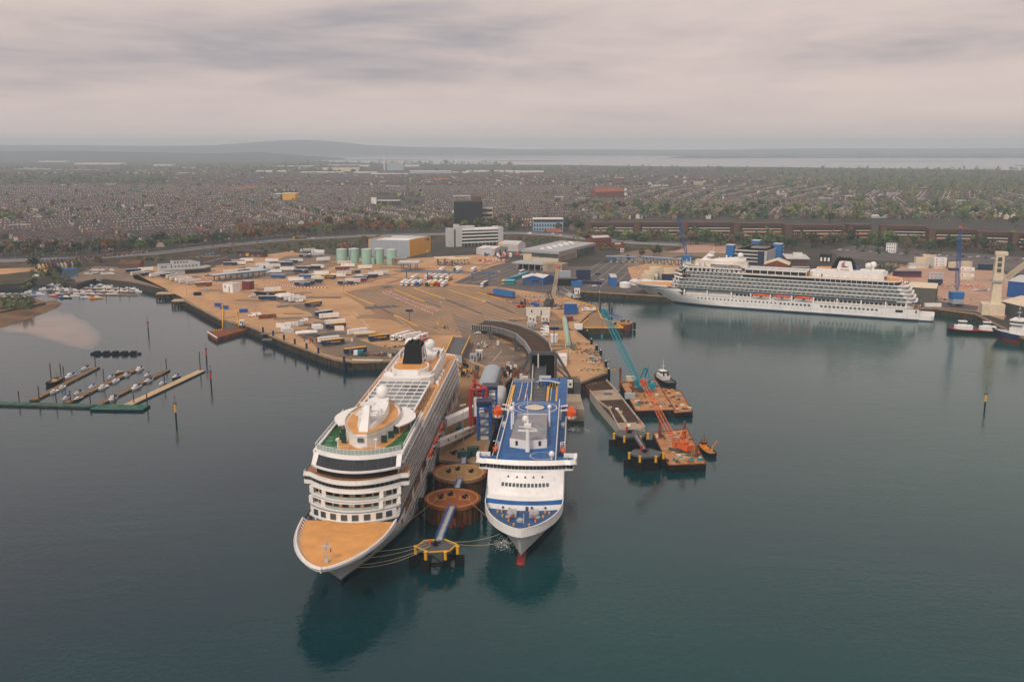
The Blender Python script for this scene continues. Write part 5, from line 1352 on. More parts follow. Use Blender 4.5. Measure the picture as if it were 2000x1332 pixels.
clutter(640,668,30,10,26,['dkgreen','dirtywhite','rust','yellow','dkgrey'],'bins and boxes on the left quay',46)
clutter(745,695,24,5,26,['dkgreen','red','dkgrey','dirtywhite','rust'],'bins and boxes at the quay corner',47)
clutter(1000,500,60,22,60,['white','red','dkgrey','blue','dirtywhite','orange'],'lorry cabs and gear before the workshop sheds',48,1.6)
clutter(960,510,30,12,30,['dirtywhite','red','dkgrey','orange'],'road works gear by the barriers',49,1.2)
mat('amber',(0.70,0.25,0.018),0.5,var=0.12)
mat('craneorange',(0.62,0.13,0.03),0.5,var=0.15)
mat('rustywhite',(0.48,0.43,0.37),0.7,var=0.2,scale=0.3,dirt=(0.16,0.08,0.05),dirt_amt=0.9,dirt_scale=0.3)
def deckprism(name,px,z,top,side,R_,z0=-1,zq=None,inset=None):
 pl=ccw(xy([g(a,c,z)for a,c in px]));b=MB();b.prism(pl,z0,z,True,mt=1);return b.build(name,[side,top],R_)
R_=T('linkspan_deck','new pale linkspan deck section with dark brown roadway afloat right of the ferry','linkspan section')
deckprism('dark_end',[(1140,748),(1152,763),(1200,760),(1184,743)],3.0,'darkdeck','maroon',R_)
deckprism('box_deck',[(1152,764),(1165,782),(1214,780),(1200,760)],4.2,'concrete','rustywhite',R_)
deckprism('roadway',[(1165,782),(1203,826),(1253,824),(1214,780)],4.2,'darkdeck','rustywhite',R_)
deckprism('end_block',[(1203,826),(1211,840),(1260,836),(1253,824)],4.2,'concrete','rustywhite',R_)
b=MB()
for(x0,y0,x1,y1)in((1152,764,1165,782),(1165,782,1190,800),(1190,800,1211,840),(1200,760,1260,836),(1184,743,1200,760)):p,q=g(x0,y0,4.3),g(x1,y1,4.3);b.beam(p+Vector((0,0,.3)),q+Vector((0,0,.3)),.4,.9)
b.build('edge_kerb','rustywhite',R_)
b=MB()
for(x0,y0,x1,y1)in((1206,797,1224,824),(1203,797,1221,824)):b.beam(g(x0,y0,4.5),g(x1,y1,4.5),.3)
b.build('cable_run','cream',R_)
b=MB();p=g(1188,769,4.25);b.box(p.x-2,p.x+2,p.y-2,p.y+2,4.2,4.35);b.build('hatch','dkgrey',R_)
for k,(px,py,z,m)in enumerate(((1205,800,4.2,'white'),(1212,806,4.2,'palewood'),(1228,832,4.2,'white'),(1246,826,4.2,'dkgrey'),(1192,797,4.2,'palewood'))):
 p=g(px,py,z);b=MB();b.cbox(p.x,p.y,z,1.5,1.1,.8);b.build('deck_box',m,R_)
def barge(label,px,z,R_=None,top='bargedeck',seed=1,n=22):
 R_=T('barge',label,'barge');deckprism('hull',px,z,top,'rubber',R_)
 P_=[g(a,c,z)for a,c in px]
 b=MB()
 for p,q in zip(P_,P_[1:]+P_[:1]):
  b.beam(p+Vector((0,0,.15)),q+Vector((0,0,.15)),.35,.4)
 b.build('coaming','rust',R_)
 b=MB();ctr=sum(P_,Vector())/len(P_)
 for p,q in zip(P_,P_[1:]+P_[:1]):
  for k in range(5):m_=p.lerp(q,(k+.5)/5);m_=m_+(m_-ctr).normalized()*.4;b.tube((m_.x,m_.y,.9),(m_.x,m_.y,1.5),.55,.55,8)
 b.build('tyre_fender','rubber',R_,'stuff')
 r_=random.Random(seed);cols=['rust','dkgrey','palewood','yellow','dirtywhite','teal','red','wood','wood'];bs={}
 for k in range(n):
  u,v=r_.uniform(.06,.94),r_.choice((r_.uniform(.05,.25),r_.uniform(.75,.95),r_.uniform(.1,.9)))
  p=P_[0].lerp(P_[-1],u).lerp(P_[1].lerp(P_[-2],u),v);b=bs.setdefault(r_.choice(cols),MB())
  if k%3==0:b.tube((p.x,p.y,z),(p.x,p.y,z+r_.uniform(.6,1.3)),r_.uniform(.3,.6),None,8)
  else:b.beam((p.x-r_.uniform(.3,1.2),p.y,z+.3),(p.x+r_.uniform(.3,1.6),p.y+r_.uniform(-1,1),z+.35),r_.uniform(.3,1.1),r_.uniform(.4,1.2))
 for m,b in bs.items():b.build('deck_gear',m,R_,'stuff')
 return R_,P_
Bg1,Pg1=barge('rust-brown barge carrying the tall teal crane',[(1212,748),(1242,803),(1318,801),(1280,742)],3.0,seed=4,n=40)
Bg2,Pg2=barge('small flat barge with planked deck beyond the teal crane barge',[(1284,757),(1318,807),(1353,804),(1328,763)],2.6,seed=5,n=26)
Bg3,Pg3=barge('rust-brown barge carrying the orange crawler crane',[(1275,846),(1306,909),(1379,906),(1342,838)],2.8,seed=6,n=44)
for px,py,R__,z,hh in((1236,775,Bg1,3,10),(1211,752,Bg1,3,12),(1288,855,Bg3,2.8,10),(1336,856,Bg3,2.8,10),(1360,893,Bg3,2.8,7)):
 p=g(px,py,z);b=MB();b.cyl(p.x,p.y,-1,z+hh*.75,.6,.6,10);b.build('spud_leg','rust',R__)
b=MB()
for k in range(9):
 for sd in(0,1):p=Pg3[0].lerp(Pg3[3],.3).lerp(Pg3[1].lerp(Pg3[2],.3),.12+k*.085);q=Pg3[0].lerp(Pg3[3],.68).lerp(Pg3[1].lerp(Pg3[2],.68),.12+k*.085);
 b.beam(p+Vector((0,0,.12)),q+Vector((0,0,.12)),1.9,.18)
b.build('timber_mat','palewood',Bg3)
p=g(1232,744,3);b=MB();b.box(p.x-2.5,p.x+2.5,p.y-1.3,p.y+1.3,3,5.6);b.build('site_cabin','cream',Bg1)
p=g(1230,778,3);b=MB();b.box(p.x-2.5,p.x+2.5,p.y-1.3,p.y+1.3,3,5.6);b.build('site_cabin','bluegrey',Bg1)
def crawler(label,base,tip,col,boomc,w0,n,scale=1.0,tipc=None,aframe=True,hook=None,rot=None,house=True):
 """lattice boom crane: base on deck, tip in the air"""
 base,tip=Vector(base),Vector(tip);d=Vector((tip.x-base.x,tip.y-base.y,0)).normalized();rz=math.atan2(d.y,d.x)
 R_=T('crawler_crane',label,'crane',base,rz);s=scale
 loc=lambda v:(math.cos(-rz)*(v.x-base.x)-math.sin(-rz)*(v.y-base.y),math.sin(-rz)*(v.x-base.x)+math.cos(-rz)*(v.y-base.y),v.z-base.z)
 for sd in(-1,1):
  b=MB();b.prism([(-3.6*s,sd*2.6*s-.6*s),(3.6*s,sd*2.6*s-.6*s),(3.6*s,sd*2.6*s+.6*s),(-3.6*s,sd*2.6*s+.6*s)],.15*s,1.3*s);b.box(-4.0*s,4.0*s,sd*2.6*s-.5*s,sd*2.6*s+.5*s,.4*s,1.1*s);b.build('track','dkgrey',R_)
 b=MB();b.box(-5.6*s,2.2*s,-2.0*s,2.0*s,1.7*s,2.3*s);b.box(-1.2*s,1.2*s,-1.2*s,1.2*s,1.0*s,1.8*s);b.box(-5.2*s,-1,.2*s,2.1*s,2.3*s,5.6*s);b.box(-4.4*s,.6*s,-2.1*s,-.3*s,2.3*s,5.2*s);b.build('machinery_house',col,R_)
 b=MB();b.box(-7.0*s,-5.5*s,-2.4*s,2.4*s,1.7*s,4.3*s);b.build('counterweight',col,R_)
 b=MB();b.box(.6*s,2.6*s,1.0*s,2.2*s,2.2*s,4.4*s);k_=b.build('cab',col,R_);b=MB();b.box(2.6*s,2.66*s,1.1*s,2.1*s,3.1*s,4.2*s);b.build('windscreen','glass',k_)
 t=Vector(loc(tip));f=Vector((2.0*s,0,2.6*s))
 b=MB();b.lattice(f,t,w0,w0*.75,n,.17*s,.09*s,up=(0,1,0));b.build('boom',boomc,R_)
 b=MB();e=f.lerp(t,.9);b.lattice(e,t+(t-e)*.1,w0*1.05,w0*1.0,3,.2*s,.14*s,up=(0,1,0));b.beam(t,t+Vector((1.0,0,-.6))*s,w0*.9,.8*s);b.build('boom_head',tipc or col,R_)
 ap=Vector((-3.2*s,0,10.5*s))
 b=MB()
 for sd in(-1,1):b.beam((.6*s,sd*1.5*s,2.3*s),ap+Vector((0,sd*.9*s,0)),.4*s);b.beam((-5.4*s,sd*1.5*s,2.3*s),ap+Vector((0,sd*.9*s,0)),.3*s)
 b.beam(ap+Vector((0,-1.2,0)),ap+Vector((0,1.2,0)),.9*s);b.build('a_frame',col,R_)
 b=MB()
 for sd in(-1,1):b.tube(ap+Vector((0,sd*.7,0)),t+Vector((0,sd*.5,0)),.05,.05,4)
 b.tube(t,(t.x+.6,t.y,max(2.0,hook if hook is not None else t.z*.4)),.05,.05,4);b.build('cable','dkgrey',R_)
 b=MB();hz_=max(2.0,hook if hook is not None else t.z*.4);b.cyl(t.x+.6,t.y,hz_-2.0*s,hz_,.5*s,.5*s,8);b.build('hook_block',col,R_)
 return R_
bp=g(1252,762,3.0)
crawler('tall teal lattice-boom crawler crane on its barge',bp,h(1178,606,bp.y+34),'teal','teal',2.9,22,1.15,hook=22)
bp=g(1326,880,2.8)
crawler('orange lattice-boom crawler crane on the nearest barge',bp,h(1254,742,bp.y+17),'craneorange','craneorange',2.0,16,.85,hook=8)
bp=g(1076,598,5.0)
crawler('cream-boomed crawler crane with orange tip on the quayside building site',bp,h(1091,519,bp.y+12),'dkgrey','cream',2.2,14,1.1,tipc='orange',hook=12)
def workboat(label,loc,rz,L,hullm,deckm,housem,mastm='white',roofm='white',cat='tug',name='tug',funnel=None,H=1.6,househ=(2.2,2.0),hx=.1,wm_='glass',red=None,group=None):
 R_=T(name,label,cat,loc,rz,group);B=L*.16
 o=lambda s,z:B*(1-max(0,(s-.55)/.45)**2.2)**.6*(1-.35*max(0,(.12-s)/.12))*(1 if z>.5 else.85)
 rings=[]
 for k in range(17):
  s=k/16;x=(s-.5)*L;sh=H+.9*max(0,s-.5)**1.5*2.4;w1,w0=max(.05,o(s,1)),max(.03,o(s,0))
  rings.append([(x,-w1,sh+.5),(x,-w1,sh),(x,-w0,-.4),(x,w0,-.4),(x,w1,sh),(x,w1,sh+.5)])
 b=MB();b.loft(rings,False,mf=lambda j,k:1 if k in(0,4)else 0)
 for side in(0,):b.poly([r[0]for r in rings[:1]]+[rings[0][1],rings[0][2],rings[0][3],rings[0][4],rings[0][5]])
 b.build('hull',[hullm,red or hullm],R_)
 b=MB();dk=[(r[1][0],r[1][1]*.97)for r in rings];b.loft([[(r[1][0],r[1][1]*.97,r[1][2]-.05)for r in rings],[(r[4][0],r[4][1]*.97,r[4][2]-.05)for r in rings]],False);b.build('deck',deckm,R_)
 z=H;xa,xb=(hx-.22)*L,(hx+.18)*L
 b=MB();b.prism([(xa,-B*.68),(xb,-B*.6),(xb+L*.04,0),(xb,B*.6),(xa,B*.68)],z,z+househ[0]);b.build('deckhouse',housem,R_)
 xw=(hx+.02)*L;w=L*.09
 b=MB();b.prism([(xw-w,-B*.45),(xw+w*.8,-B*.42),(xw+w*1.1,0),(xw+w*.8,B*.42),(xw-w,B*.45)],z+househ[0],z+househ[0]+househ[1]);wh=b.build('wheelhouse',housem,R_)
 b=MB();zz=z+househ[0]+househ[1]*.42;b.prism([(xw-w*1.01,-B*.46),(xw+w*.82,-B*.43),(xw+w*1.12,0),(xw+w*.82,B*.43),(xw-w*1.01,B*.46)],zz,zz+househ[1]*.38,False);b.build('window_band',wm_,wh)
 b=MB();zt=z+sum(househ);b.prism([(xw-w*1.2,-B*.55),(xw+w,-B*.5),(xw+w*1.3,0),(xw+w,B*.5),(xw-w*1.2,B*.55)],zt,zt+.18);b.build('wheelhouse_roof',roofm,wh)
 b=MB();b.tube((xw-w*.4,0,zt),(xw-w*.4,0,zt+L*.28),.16,.06,6);b.beam((xw-w*.4,-1.2,zt+L*.13),(xw-w*.4,1.2,zt+L*.13),.15);b.build('mast',mastm,R_)
 if funnel:
  for sd in(-1,1):b=MB();b.cyl(xa+L*.03,sd*B*.35,z+househ[0]*.5,z+househ[0]+2.2,.5,.42,8);b.build('funnel',funnel,R_)
 b=MB();b.path([(r[1][0],r[1][1]*1.02,r[1][2]-.3)for r in rings],.22,5);b.path([(r[4][0],r[4][1]*1.02,r[4][2]-.3)for r in rings],.22,5);b.build('rubbing_strake','rubber',R_)
 return R_
workboat('white tug with black funnels moored behind the teal crane barge',g(1297,746),math.radians(105),21,'rubber','dkgrey','dirtywhite',funnel='black')
wb_=workboat('small amber-yellow workboat with a knuckle crane beside the orange crane barge',g(1380,884),math.radians(103),13,'rubber','bargedeck','amber','dkgrey','maroon','workboat','workboat',H=1.3,househ=(.6,2.6),hx=.22)
b=MB();b.cyl(-2.5,-1.2,1.3,3,.4,.3,8);b.beam((-2.5,-1.2,3),(-4.0,-2.6,6),.4);b.beam((-4,-2.6,6),(-3.2,-2.0,4.4),.3);b.build('knuckle_crane','amber',wb_)
R_=T('ramp_platform','brown triangular ramp platform with yellow kerbs in front of the basin','ramp platform')
pl=[g(a,c,4.0)for a,c in((1128,641),(1217,641),(1198,630),(1175,622),(1166,604),(1148,606),(1150,622))]
b=MB();b.prism(ccw(xy(pl)),-1,4.0,True,mt=1);b.build('platform',['quaywall','brownlane'],R_)
b=MB()
for i,j in((0,1),(1,2),(2,3),(3,4),(0,6)):b.beam(pl[i]+Vector((0,0,.35)),pl[j]+Vector((0,0,.35)),.9,.8)
b.build('yellow_kerb','yellow',R_)
b=MB();p=g(1129,644,4);b.box(p.x-2.5,p.x+3,p.y+.2,p.y+3.4,4,7.6);b.build('white_cabin','white',R_)
R__,c__,r__=round_dolphin(1205,1236,629,5.5,'bargedeck','small round dolphin at the right end of the ramp platform',14)
gangway(g(1183,613,5.5),g(1212,624,6.5),2.4,'blue truss gangway lowered towards the small round dolphin','blue',h=2.0)
R_=T('linkspan_deck','narrow grey linkspan running out into the basin behind the crane','linkspan section')
deckprism('pontoon',[(1112,584),(1138,581),(1128,573),(1108,575)],3.6,'wood','rubber',R_)
b=MB();p,q=g(1092,564,5),g(1122,582,4.2);dd_=(q-p).normalized();o=Vector((-dd_.y,dd_.x,0))*3.5;b.poly([p-o,q-o,q+o,p+o]);b.beam(p+o,q+o,.4,1.6);b.beam(p-o,q-o,.4,1.6);b.build('ramp','grey',R_)
cabin(1127,574,4.5,3.5,4.2,'white','white control cabin at the end of the narrow linkspan in the basin',z=3.7)
for k,(px,py,hh)in enumerate(((1154,598,8),(1172,603,8),(1190,612,10),(1195,612,7),(1135,590,7),(1117,588,7))):
 p=g(px,py+4,1);b=MB();b.cyl(p.x,p.y,-1,hh,.7,.7,10);tag(b.build('steel_pile','quaywall'),f'dark steel pile in the basin by the ramp platform, {nth(k + 1)} counted','pile','steel piles of the basin')
for k,(px,py)in enumerate(((1153,677),(1163,690),(1171,700),(1181,722),(1187,738),(1145,660))):
 p=g(px+2,py+5,2);b=MB();b.cyl(p.x,p.y,-1,8.5,.75,.75,10);b.m=1;b.cyl(p.x,p.y,8.5,8.8,.5,.3,8);tag(b.build('fender_pile',['rubber','white']),f'black fender pile on the works quay edge, {nth(k + 1)} {"from the far end" if k < 5 else "at the corner"}','fender pile','fender piles of the works quay')
def heap(px,py,w,d,n,mats,label,seed,z=ZQ,big=1.0):
 c=g(px,py,z);r_=random.Random(seed);b=MB()
 for k in range(n):
  b.m=r_.randrange(len(mats));x,y=c.x+r_.gauss(0,w/2.4),c.y+r_.gauss(0,d/2.4);s_=r_.uniform(.3,1.1)*big;hh=r_.uniform(0,.8)*big
  if r_.random()<.5:b.beam((x-s_,y-s_*.4,z+hh*.5+.2),(x+s_,y+s_*r_.uniform(-.6,.6),z+hh+.2),.35*big,.3*big)
  else:b.ball((x,y,z+.2),s_*.6,6,4,.6)
 o=b.build('scrap_heap',mats,kind='stuff');o['label']=label;return o
heap(1155,688,9,16,90,['rust','dkgrey','wood','steel'],'heap of scrap on the works quay',1)
heap(1165,705,8,14,80,['teal','dkgrey','dirtywhite','rust','palewood'],'pile of buoys and gear on the works quay',2)
heap(1128,672,9,6,40,['palewood','rust'],'timber pile on the works quay',3)
heap(1120,680,3,20,40,['green','algae','wood'],'nets along the works quay',4)
heap(1168,722,14,5,50,['rust','green','yellow','dirtywhite'],'gear at the end of the works quay',8)
heap(1030,590,26,14,160,['rust','concrete','palewood','red','bluegrey'],'rubble and materials on the building site',5)
heap(1085,600,24,12,150,['rust','dkgrey','wood','dirtywhite'],'steel scrap beside the site crane',6,big=1.4)
heap(1130,596,30,8,150,['dirtywhite','red','concrete','orange','palewood','blue'],'site materials by the basin edge',7)
heap(1060,580,30,9,120,['dirtywhite','bluegrey','teal','rust'],'site materials behind the crane',9)
heap(800,678,12,4,60,['dkgrey','black','dkgreen'],'dark heap of netting on the left quay',10,big=1.3)
p0,p1=g(1103,622,6.2),g(1110,672,6.2)
b=MB();b.tube(p0,p1,1.5,1.5,14);tag(b.build('steel_pipe','silo'),'huge long pale green-grey pipe lying on the works quay','pipe')
b=MB();b.beam(g(1098,620,5.4),g(1105,680,5.4),.5,.8);tag(b.build('yellow_rail','yellow'),'yellow guard rail beside the huge long pipe','guard rail')
cabin(1051,612,17,4,3,'ltgrey','upper pale site office row with cream roof, farther one',roof='cream');cabin(1051,617,17,4,5.6,'dirtywhite','wide two-storey site office with cream roof',roof='cream')
cabin(1039,628,5.5,5,3.4,'dirtywhite','left site hut in front of the two-storey site office',roof='cream');cabin(1065,628,5.5,5,3.4,'dirtywhite','right site hut in front of the two-storey site office',roof='cream')
cabin(1114,614,9,5,8.0,'blue','tall blue plant container beside the ramp platform',roof='bluegrey',win=False)
cabin(1112,626,5,4,2.5,'maroon','dark red box below the tall blue plant container',roof='maroon',win=False)
cabin(1126,612,3,3,4.0,'bluegrey','small grey generator right of the tall blue plant container',roof='grey',win=False)
cabin(1094,711,7,9,5,'white','white shed behind the linkspan gantry',win=False)
cabin(1082,668,4,6,4.4,'white','small white cabin under the navy T-shaped sign',win=False)
def frame2(pa,pb,z=ZQ):
 """origin and heading of a building whose front runs from photograph point pa to pb (as seen), depth going away"""
 a,c=g(*pa,z),g(*pb,z);d=c-a;return a,math.atan2(d.y,d.x),d.length
def bld(name,label,pa,pb,cat='building',z=ZQ,group=None):
 a,rz,L=frame2(pa,pb,z);return T(name,label,cat,a,rz,group),L
def winrow(R_,xs,z,w,hh,y=0,m='glass',name='window',flip=False,side=None):
 b=MB();b.box(-w/2,w/2,-.07,.07,0,hh);me=b.mesh(name,[m])
 for x in xs:
  o=put(name,me,R_)
  if side is None:o.location=(x,y,z)
  else:o.location=(side,x,z);o.rotation_euler.z=PI/2
def lsp(a,b,n):return[a+(b-a)*(k+.5)/n for k in range(n)]
R_,L=bld('control_building','blue-grey port control building with a stepped office block on a wide polygonal base',(333,537),(408,532))
b=MB();base=[(-1,0),(L*.35,-4),(L*.85,-3),(L+3,5),(L+1,12),(0,14),(-3,9)];b.prism(base,0,5,False);b.build('base_wall','bluegrey',R_)
b=MB();b.prism([(x*1.03-.5,(y-4)*1.1+4)for x,y in base],5,5.5);b.build('base_roof','grey',R_)
b=MB();b.strip([(x*1.03-.5,(y-4)*1.1+4)for x,y in base+base[:1]],4.7,5.6,.3);b.build('roof_edge','ltgrey',R_)
b=MB();b.strip([(L*.35,-4.1),(L*.85,-3.1),(L+3.1,5)],.5,4.2,.1);b.build('dark_glazing','glass',R_)
b=MB();b.loft([[(3,3,5.5),(3,3,13)],[(L*.55,3,5.5),(L*.55,3,12.8)],[(L*.8,3,5.5),(L*.8,3,10.6)],[(L*.8,11,5.5),(L*.8,11,10.6)],[(L*.55,11,5.5),(L*.55,11,12.8)],[(3,11,5.5),(3,11,13)],[(3,3,5.5),(3,3,13)]],False);b.build('office_wall','ltgrey',R_)
b=MB();b.loft([[(2.8,2.8,13.05),(2.8,11.2,13.05)],[(L*.55,2.8,12.85),(L*.55,11.2,12.85)],[(L*.8,2.8,10.65),(L*.8,11.2,10.65)]],False);b.build('office_roof','slate',R_)
winrow(R_,lsp(4,L*.5,5),10.4,1.4,1.2,2.95);winrow(R_,lsp(4,L*.75,7),6.6,1.4,1.2,2.95)
b=MB();b.box(-9,2,5,12,0,9);b.m=1;b.box(-9.2,2.2,4.8,12.2,9,9.4);b.build('annex',['ltgrey','bluegrey'],R_);winrow(R_,(-6,-3),6.4,1.6,1.3,4.95)
R_,L=bld('sign_gantry','blue steel sign gantry with white panels beside the control building',(391,516),(421,509),'gantry')
b=MB()
for x in(0,L):b.box(x-.5,x+.5,-.5,.5,0,9)
b.box(-.5,L+.5,-.4,.4,7,7.5);b.box(-.5,L+.5,-.4,.4,8.8,9.3);b.build('frame','steelblue',R_)
for x in lsp(1,L-1,4):b=MB();b.box(x-1.8,x+1.8,-.55,-.42,7.3,9.1);b.build('sign_panel','skyblue',R_)
R_,L=bld('timber_office','dark timber two-storey office with curved roof beside the motorway embankment',(462,501),(514,503))
b=MB();b.box(0,L,0,9,0,6);b.build('wall','brick2',R_);b=MB();b.loft([[(x,-1,5.6),(x,2,7.2),(x,4.5,7.8),(x,7,7.2),(x,10,5.6)]for x in(-.8,L+.8)],False);b.loft([[(x,-1,5.3),(x,10,5.3)]for x in(-.8,L+.8)],False);b.build('roof','slate',R_)
winrow(R_,lsp(1,L-2,6),3.6,1.5,1.2,-.05);winrow(R_,lsp(1,L-2,4),.8,1.4,1.2,-.05,'ltgrey');b=MB();b.box(L*.36,L*.46,-.1,-.02,1,4.8);b.build('sign_board','yellow',R_)
def canopy(label,pa,pb,w,hh,n,roofm,steel,trim='steelblue',booth=True):
 R_,L=bld('canopy',label,pa,pb,'canopy')
 b=MB();b.prism([(0,0),(L,0),(L,w),(0,w)],hh,hh+.8,True,True);b.build('roof',roofm,R_)
 b=MB();b.strip([(-.1,-.1),(L+.1,-.1),(L+.1,w+.1),(-.1,w+.1),(-.1,-.1)],hh-.2,hh+.9,.25);b.build('fascia',trim,R_)
 for x in lsp(0,L,n):
  for y in(1.0,w-1.0):b=MB();b.box(x-.35,x+.35,y-.35,y+.35,0,hh);b.build('column',steel,R_)
  if booth:
   b=MB();b.box(x+1.2,x+3.2,w*.3,w*.6,.2,3.0);bo=b.build('booth','dirtywhite',R_);b=MB();b.box(x+1.3,x+3.1,w*.3-.06,w*.3,1.4,2.6);b.build('booth_window','glass',bo)
 return R_
canopy('long low canopy with pale roof and blue lattice edge over the check-in booths',(418,552),(528,540),11,5.5,5,'ltgrey','steelblue')
canopy('open square canopy with blue posts in front of the yellow warehouse',(777,531),(818,531),20,8,3,'ltgrey','steelblue','grey',False)
canopy('left flat pale canopy over the entry booths before the white-banded office block',(850,518),(890,517),10,6.5,3,'cream','maroon','cream')
canopy('right flat pale canopy over the entry booths before the white-banded office block',(880,520),(920,518),10,6.5,3,'cream','grey','cream')
canopy('left long blue-edged canopy over passport booths right of the grey terminal',(1183,513),(1243,514),8,5.5,5,'bluegrey','steelblue')
canopy('right long blue-edged canopy over passport booths behind the far cruise ship bow',(1249,513),(1345,521),8,5.5,7,'bluegrey','steelblue')
cabin(453,570,11,9,7.2,'white','small white two-storey office in the middle of the left port yard',rz=-.5,roof='ltgrey')
cabin(485,565,8,6,7.0,'maroon','rust-red stacked cabins beside the small white office',rz=-.45,roof='grey',win=False)
for k,(px,py)in enumerate(((666,517),(690,516),(715,517),(739,516),(764,518))):
 p=g(px,py,ZQ);R_=T('silo',f'tall pale green silo, {nth(k + 1)} from the left in the row before the yellow warehouse','silo',(p.x,p.y+6,ZQ),0,'pale green silos')
 b=MB();b.cyl(0,0,0,15.2,5.3,5.3,28);b.build('shell','silo',R_);b=MB();b.cyl(0,0,15.2,16.2,5.5,.8,28);b.cyl(0,0,14.9,15.3,5.5,5.5,28);b.build('roof','ltgrey',R_)
 b=MB();b.box(4.9,5.5,-1.2,-.6,0,15.4);b.beam((5.6,-1,.5),(9.5,-1,14.5),.7,.5);b.build('ladder','grey',R_)
for k,(px,py)in enumerate(((720,516),(729,516))):
 p=g(px,py,ZQ);b=MB();b.cyl(p.x,p.y,ZQ,ZQ+6.5,1.8,1.8,14);b.cyl(p.x,p.y,ZQ+6.5,ZQ+7,1.8,.3,14);tag(b.build('small_silo','silo'),f'{["left", "right"][k]} of the two small green tanks between the tall silos','tank','small green tanks')
cabin(689,515,6,4,7,'steelblue','blue loading hopper under the second silo',roof='steelblue',win=False);cabin(741,515,6,4,6,'steelblue','blue loading hopper under the fourth silo',roof='steelblue',win=False)
cabin(780,517,15,9,7,'render_t','small stone-coloured office at the right end of the silos',roof='grey',rz=.12)
R_,L=bld('warehouse','large warehouse with grey panel side and yellow end wall',(721,500),(800,502));W_=46;H_=18.5
e_=g(841,493,ZQ)-R_.location;ex,ey=math.cos(R_.rotation_euler.z)*e_.x+math.sin(R_.rotation_euler.z)*e_.y,-math.sin(R_.rotation_euler.z)*e_.x+math.cos(R_.rotation_euler.z)*e_.y
for k in range(8):
 b=MB();b.box(L*k/8+.12,L*(k+1)/8-.12,-.2,0,0,H_-.4);b.build('grey_panel','bluegrey',R_)
b=MB();b.prism([(0,0),(L,0),(ex,ey),(ex-L,ey)],0,H_-2,True);b.build('body','ltgrey',R_)
b=MB();b.strip([(L,-.2),(L+(ex-L)*.64,ey*.64)],0,H_,.6);b.build('yellow_wall','wareyellow',R_)
b=MB();b.strip([(L+(ex-L)*.67,ey*.67),(ex,ey)],0,H_,.6);b.build('yellow_wall','wareyellow',R_)
b=MB();b.strip([(ex,ey),(ex-L,ey),(0,-.2)],0,H_,.5);b.build('parapet','ltgrey',R_);b=MB();b.box(-.3,.3,-.4,.2,0,H_);b.strip([(0,-.2),(ex-L,ey)],H_,H_+.5,.6);b.strip([(L,-.2),(ex,ey)],H_,H_+.3,.7);b.build('yellow_trim','wareyellow',R_)
b=MB();b.prism([(3,2),(L-3,2),(L-3+(ex-L)*.6,ey*.62),(3+(ex-L)*.6,ey*.62)],H_-2,H_-1.2);b.build('roof','white',R_)
ang=math.atan2(ey,ex-L);u_=Vector((math.cos(ang),math.sin(ang),0));n_=Vector((u_.y,-u_.x,0))
p=Vector((L,0,0))+u_*((Vector((ex,ey,0))-Vector((L,0,0))).length*.84)+n_*.45
b=MB();b.beam(p-u_*3.8+Vector((0,0,H_-3.0)),p+u_*3.8+Vector((0,0,H_-3.0)),.1,2.2);b.build('sign_board','navy',R_)
b=MB();q=p+n_*.1-u_*2.4+Vector((0,0,H_-3.0));b.beam(q-u_*.3,q+u_*.3,.1,1.6);b.build('sign_mark','white',R_)
R_,L=bld('office_block','white and black banded office block with a windowless stair tower',(903,482),(973,479));D_=20
b=MB();b.box(0,L,0,D_,3,19);b.build('wall','black',R_)
for z in(4.0,8.0,12.0,16.0,19.2):b=MB();b.box(-.2,L+.2,-.3,D_+.3,z,z+1.6);b.build('white_band','white',R_)
for x in lsp(0,L,10):b=MB();b.box(x-.2,x+.2,-.1,.2,0,4);b.build('column','ltgrey',R_)
b=MB();b.box(L,L+6,-2,D_,2,22);b.build('end_wall','ltgrey',R_);b=MB();b.box(-8,0,1,10,0,23.5);b.box(-17,-10,1,12,0,22);b.build('stair_tower','ltgrey',R_);b=MB();b.box(-10.2,-7.8,1.5,9,0,20);b.build('dark_recess','black',R_)
b=MB();b.box(2,18,5,14,20.8,24);b.box(-8,-2,4,10,23.5,26.5);b.build('plant_room','ltgrey',R_)
def shed(label,pa,pb,D_,H_,wallm,roofm,rise=2.5,doors=0,cat='shed',name='shed',z=ZQ,group=None,along=True):
 R_,L=bld(name,label,pa,pb,cat,z,group)
 b=MB();b.prism([(0,0),(L,0),(L,D_),(0,D_)],0,H_,False)
 if along:b.poly([(0,0,H_),(0,D_/2,H_+rise),(0,D_,H_)][::-1]);b.poly([(L,0,H_),(L,D_,H_),(L,D_/2,H_+rise)])
 else:b.poly([(0,0,H_),(L,0,H_),(L/2,0,H_+rise)]);b.poly([(0,D_,H_),(L/2,D_,H_+rise),(L,D_,H_)])
 b.build('wall',wallm,R_)
 b=MB();e=.5
 if along:
  b.poly([(-e,-e,H_),(L+e,-e,H_),(L+e,D_/2,H_+rise+.2),(-e,D_/2,H_+rise+.2)]);b.poly([(-e,D_/2,H_+rise+.2),(L+e,D_/2,H_+rise+.2),(L+e,D_+e,H_),(-e,D_+e,H_)])
 else:
  b.poly([(-e,-e,H_),(L/2,-e,H_+rise+.2),(L/2,D_+e,H_+rise+.2),(-e,D_+e,H_)]);b.poly([(L/2,-e,H_+rise+.2),(L+e,-e,H_),(L+e,D_+e,H_),(L/2,D_+e,H_+rise+.2)])
 b.build('roof',roofm,R_)
 for x in lsp(0,L,doors):b=MB();b.box(x-1.8,x+1.8,-.08,-.01,0,min(4.5,H_*.75));b.build('door','dkgrey',R_)
 return R_,L
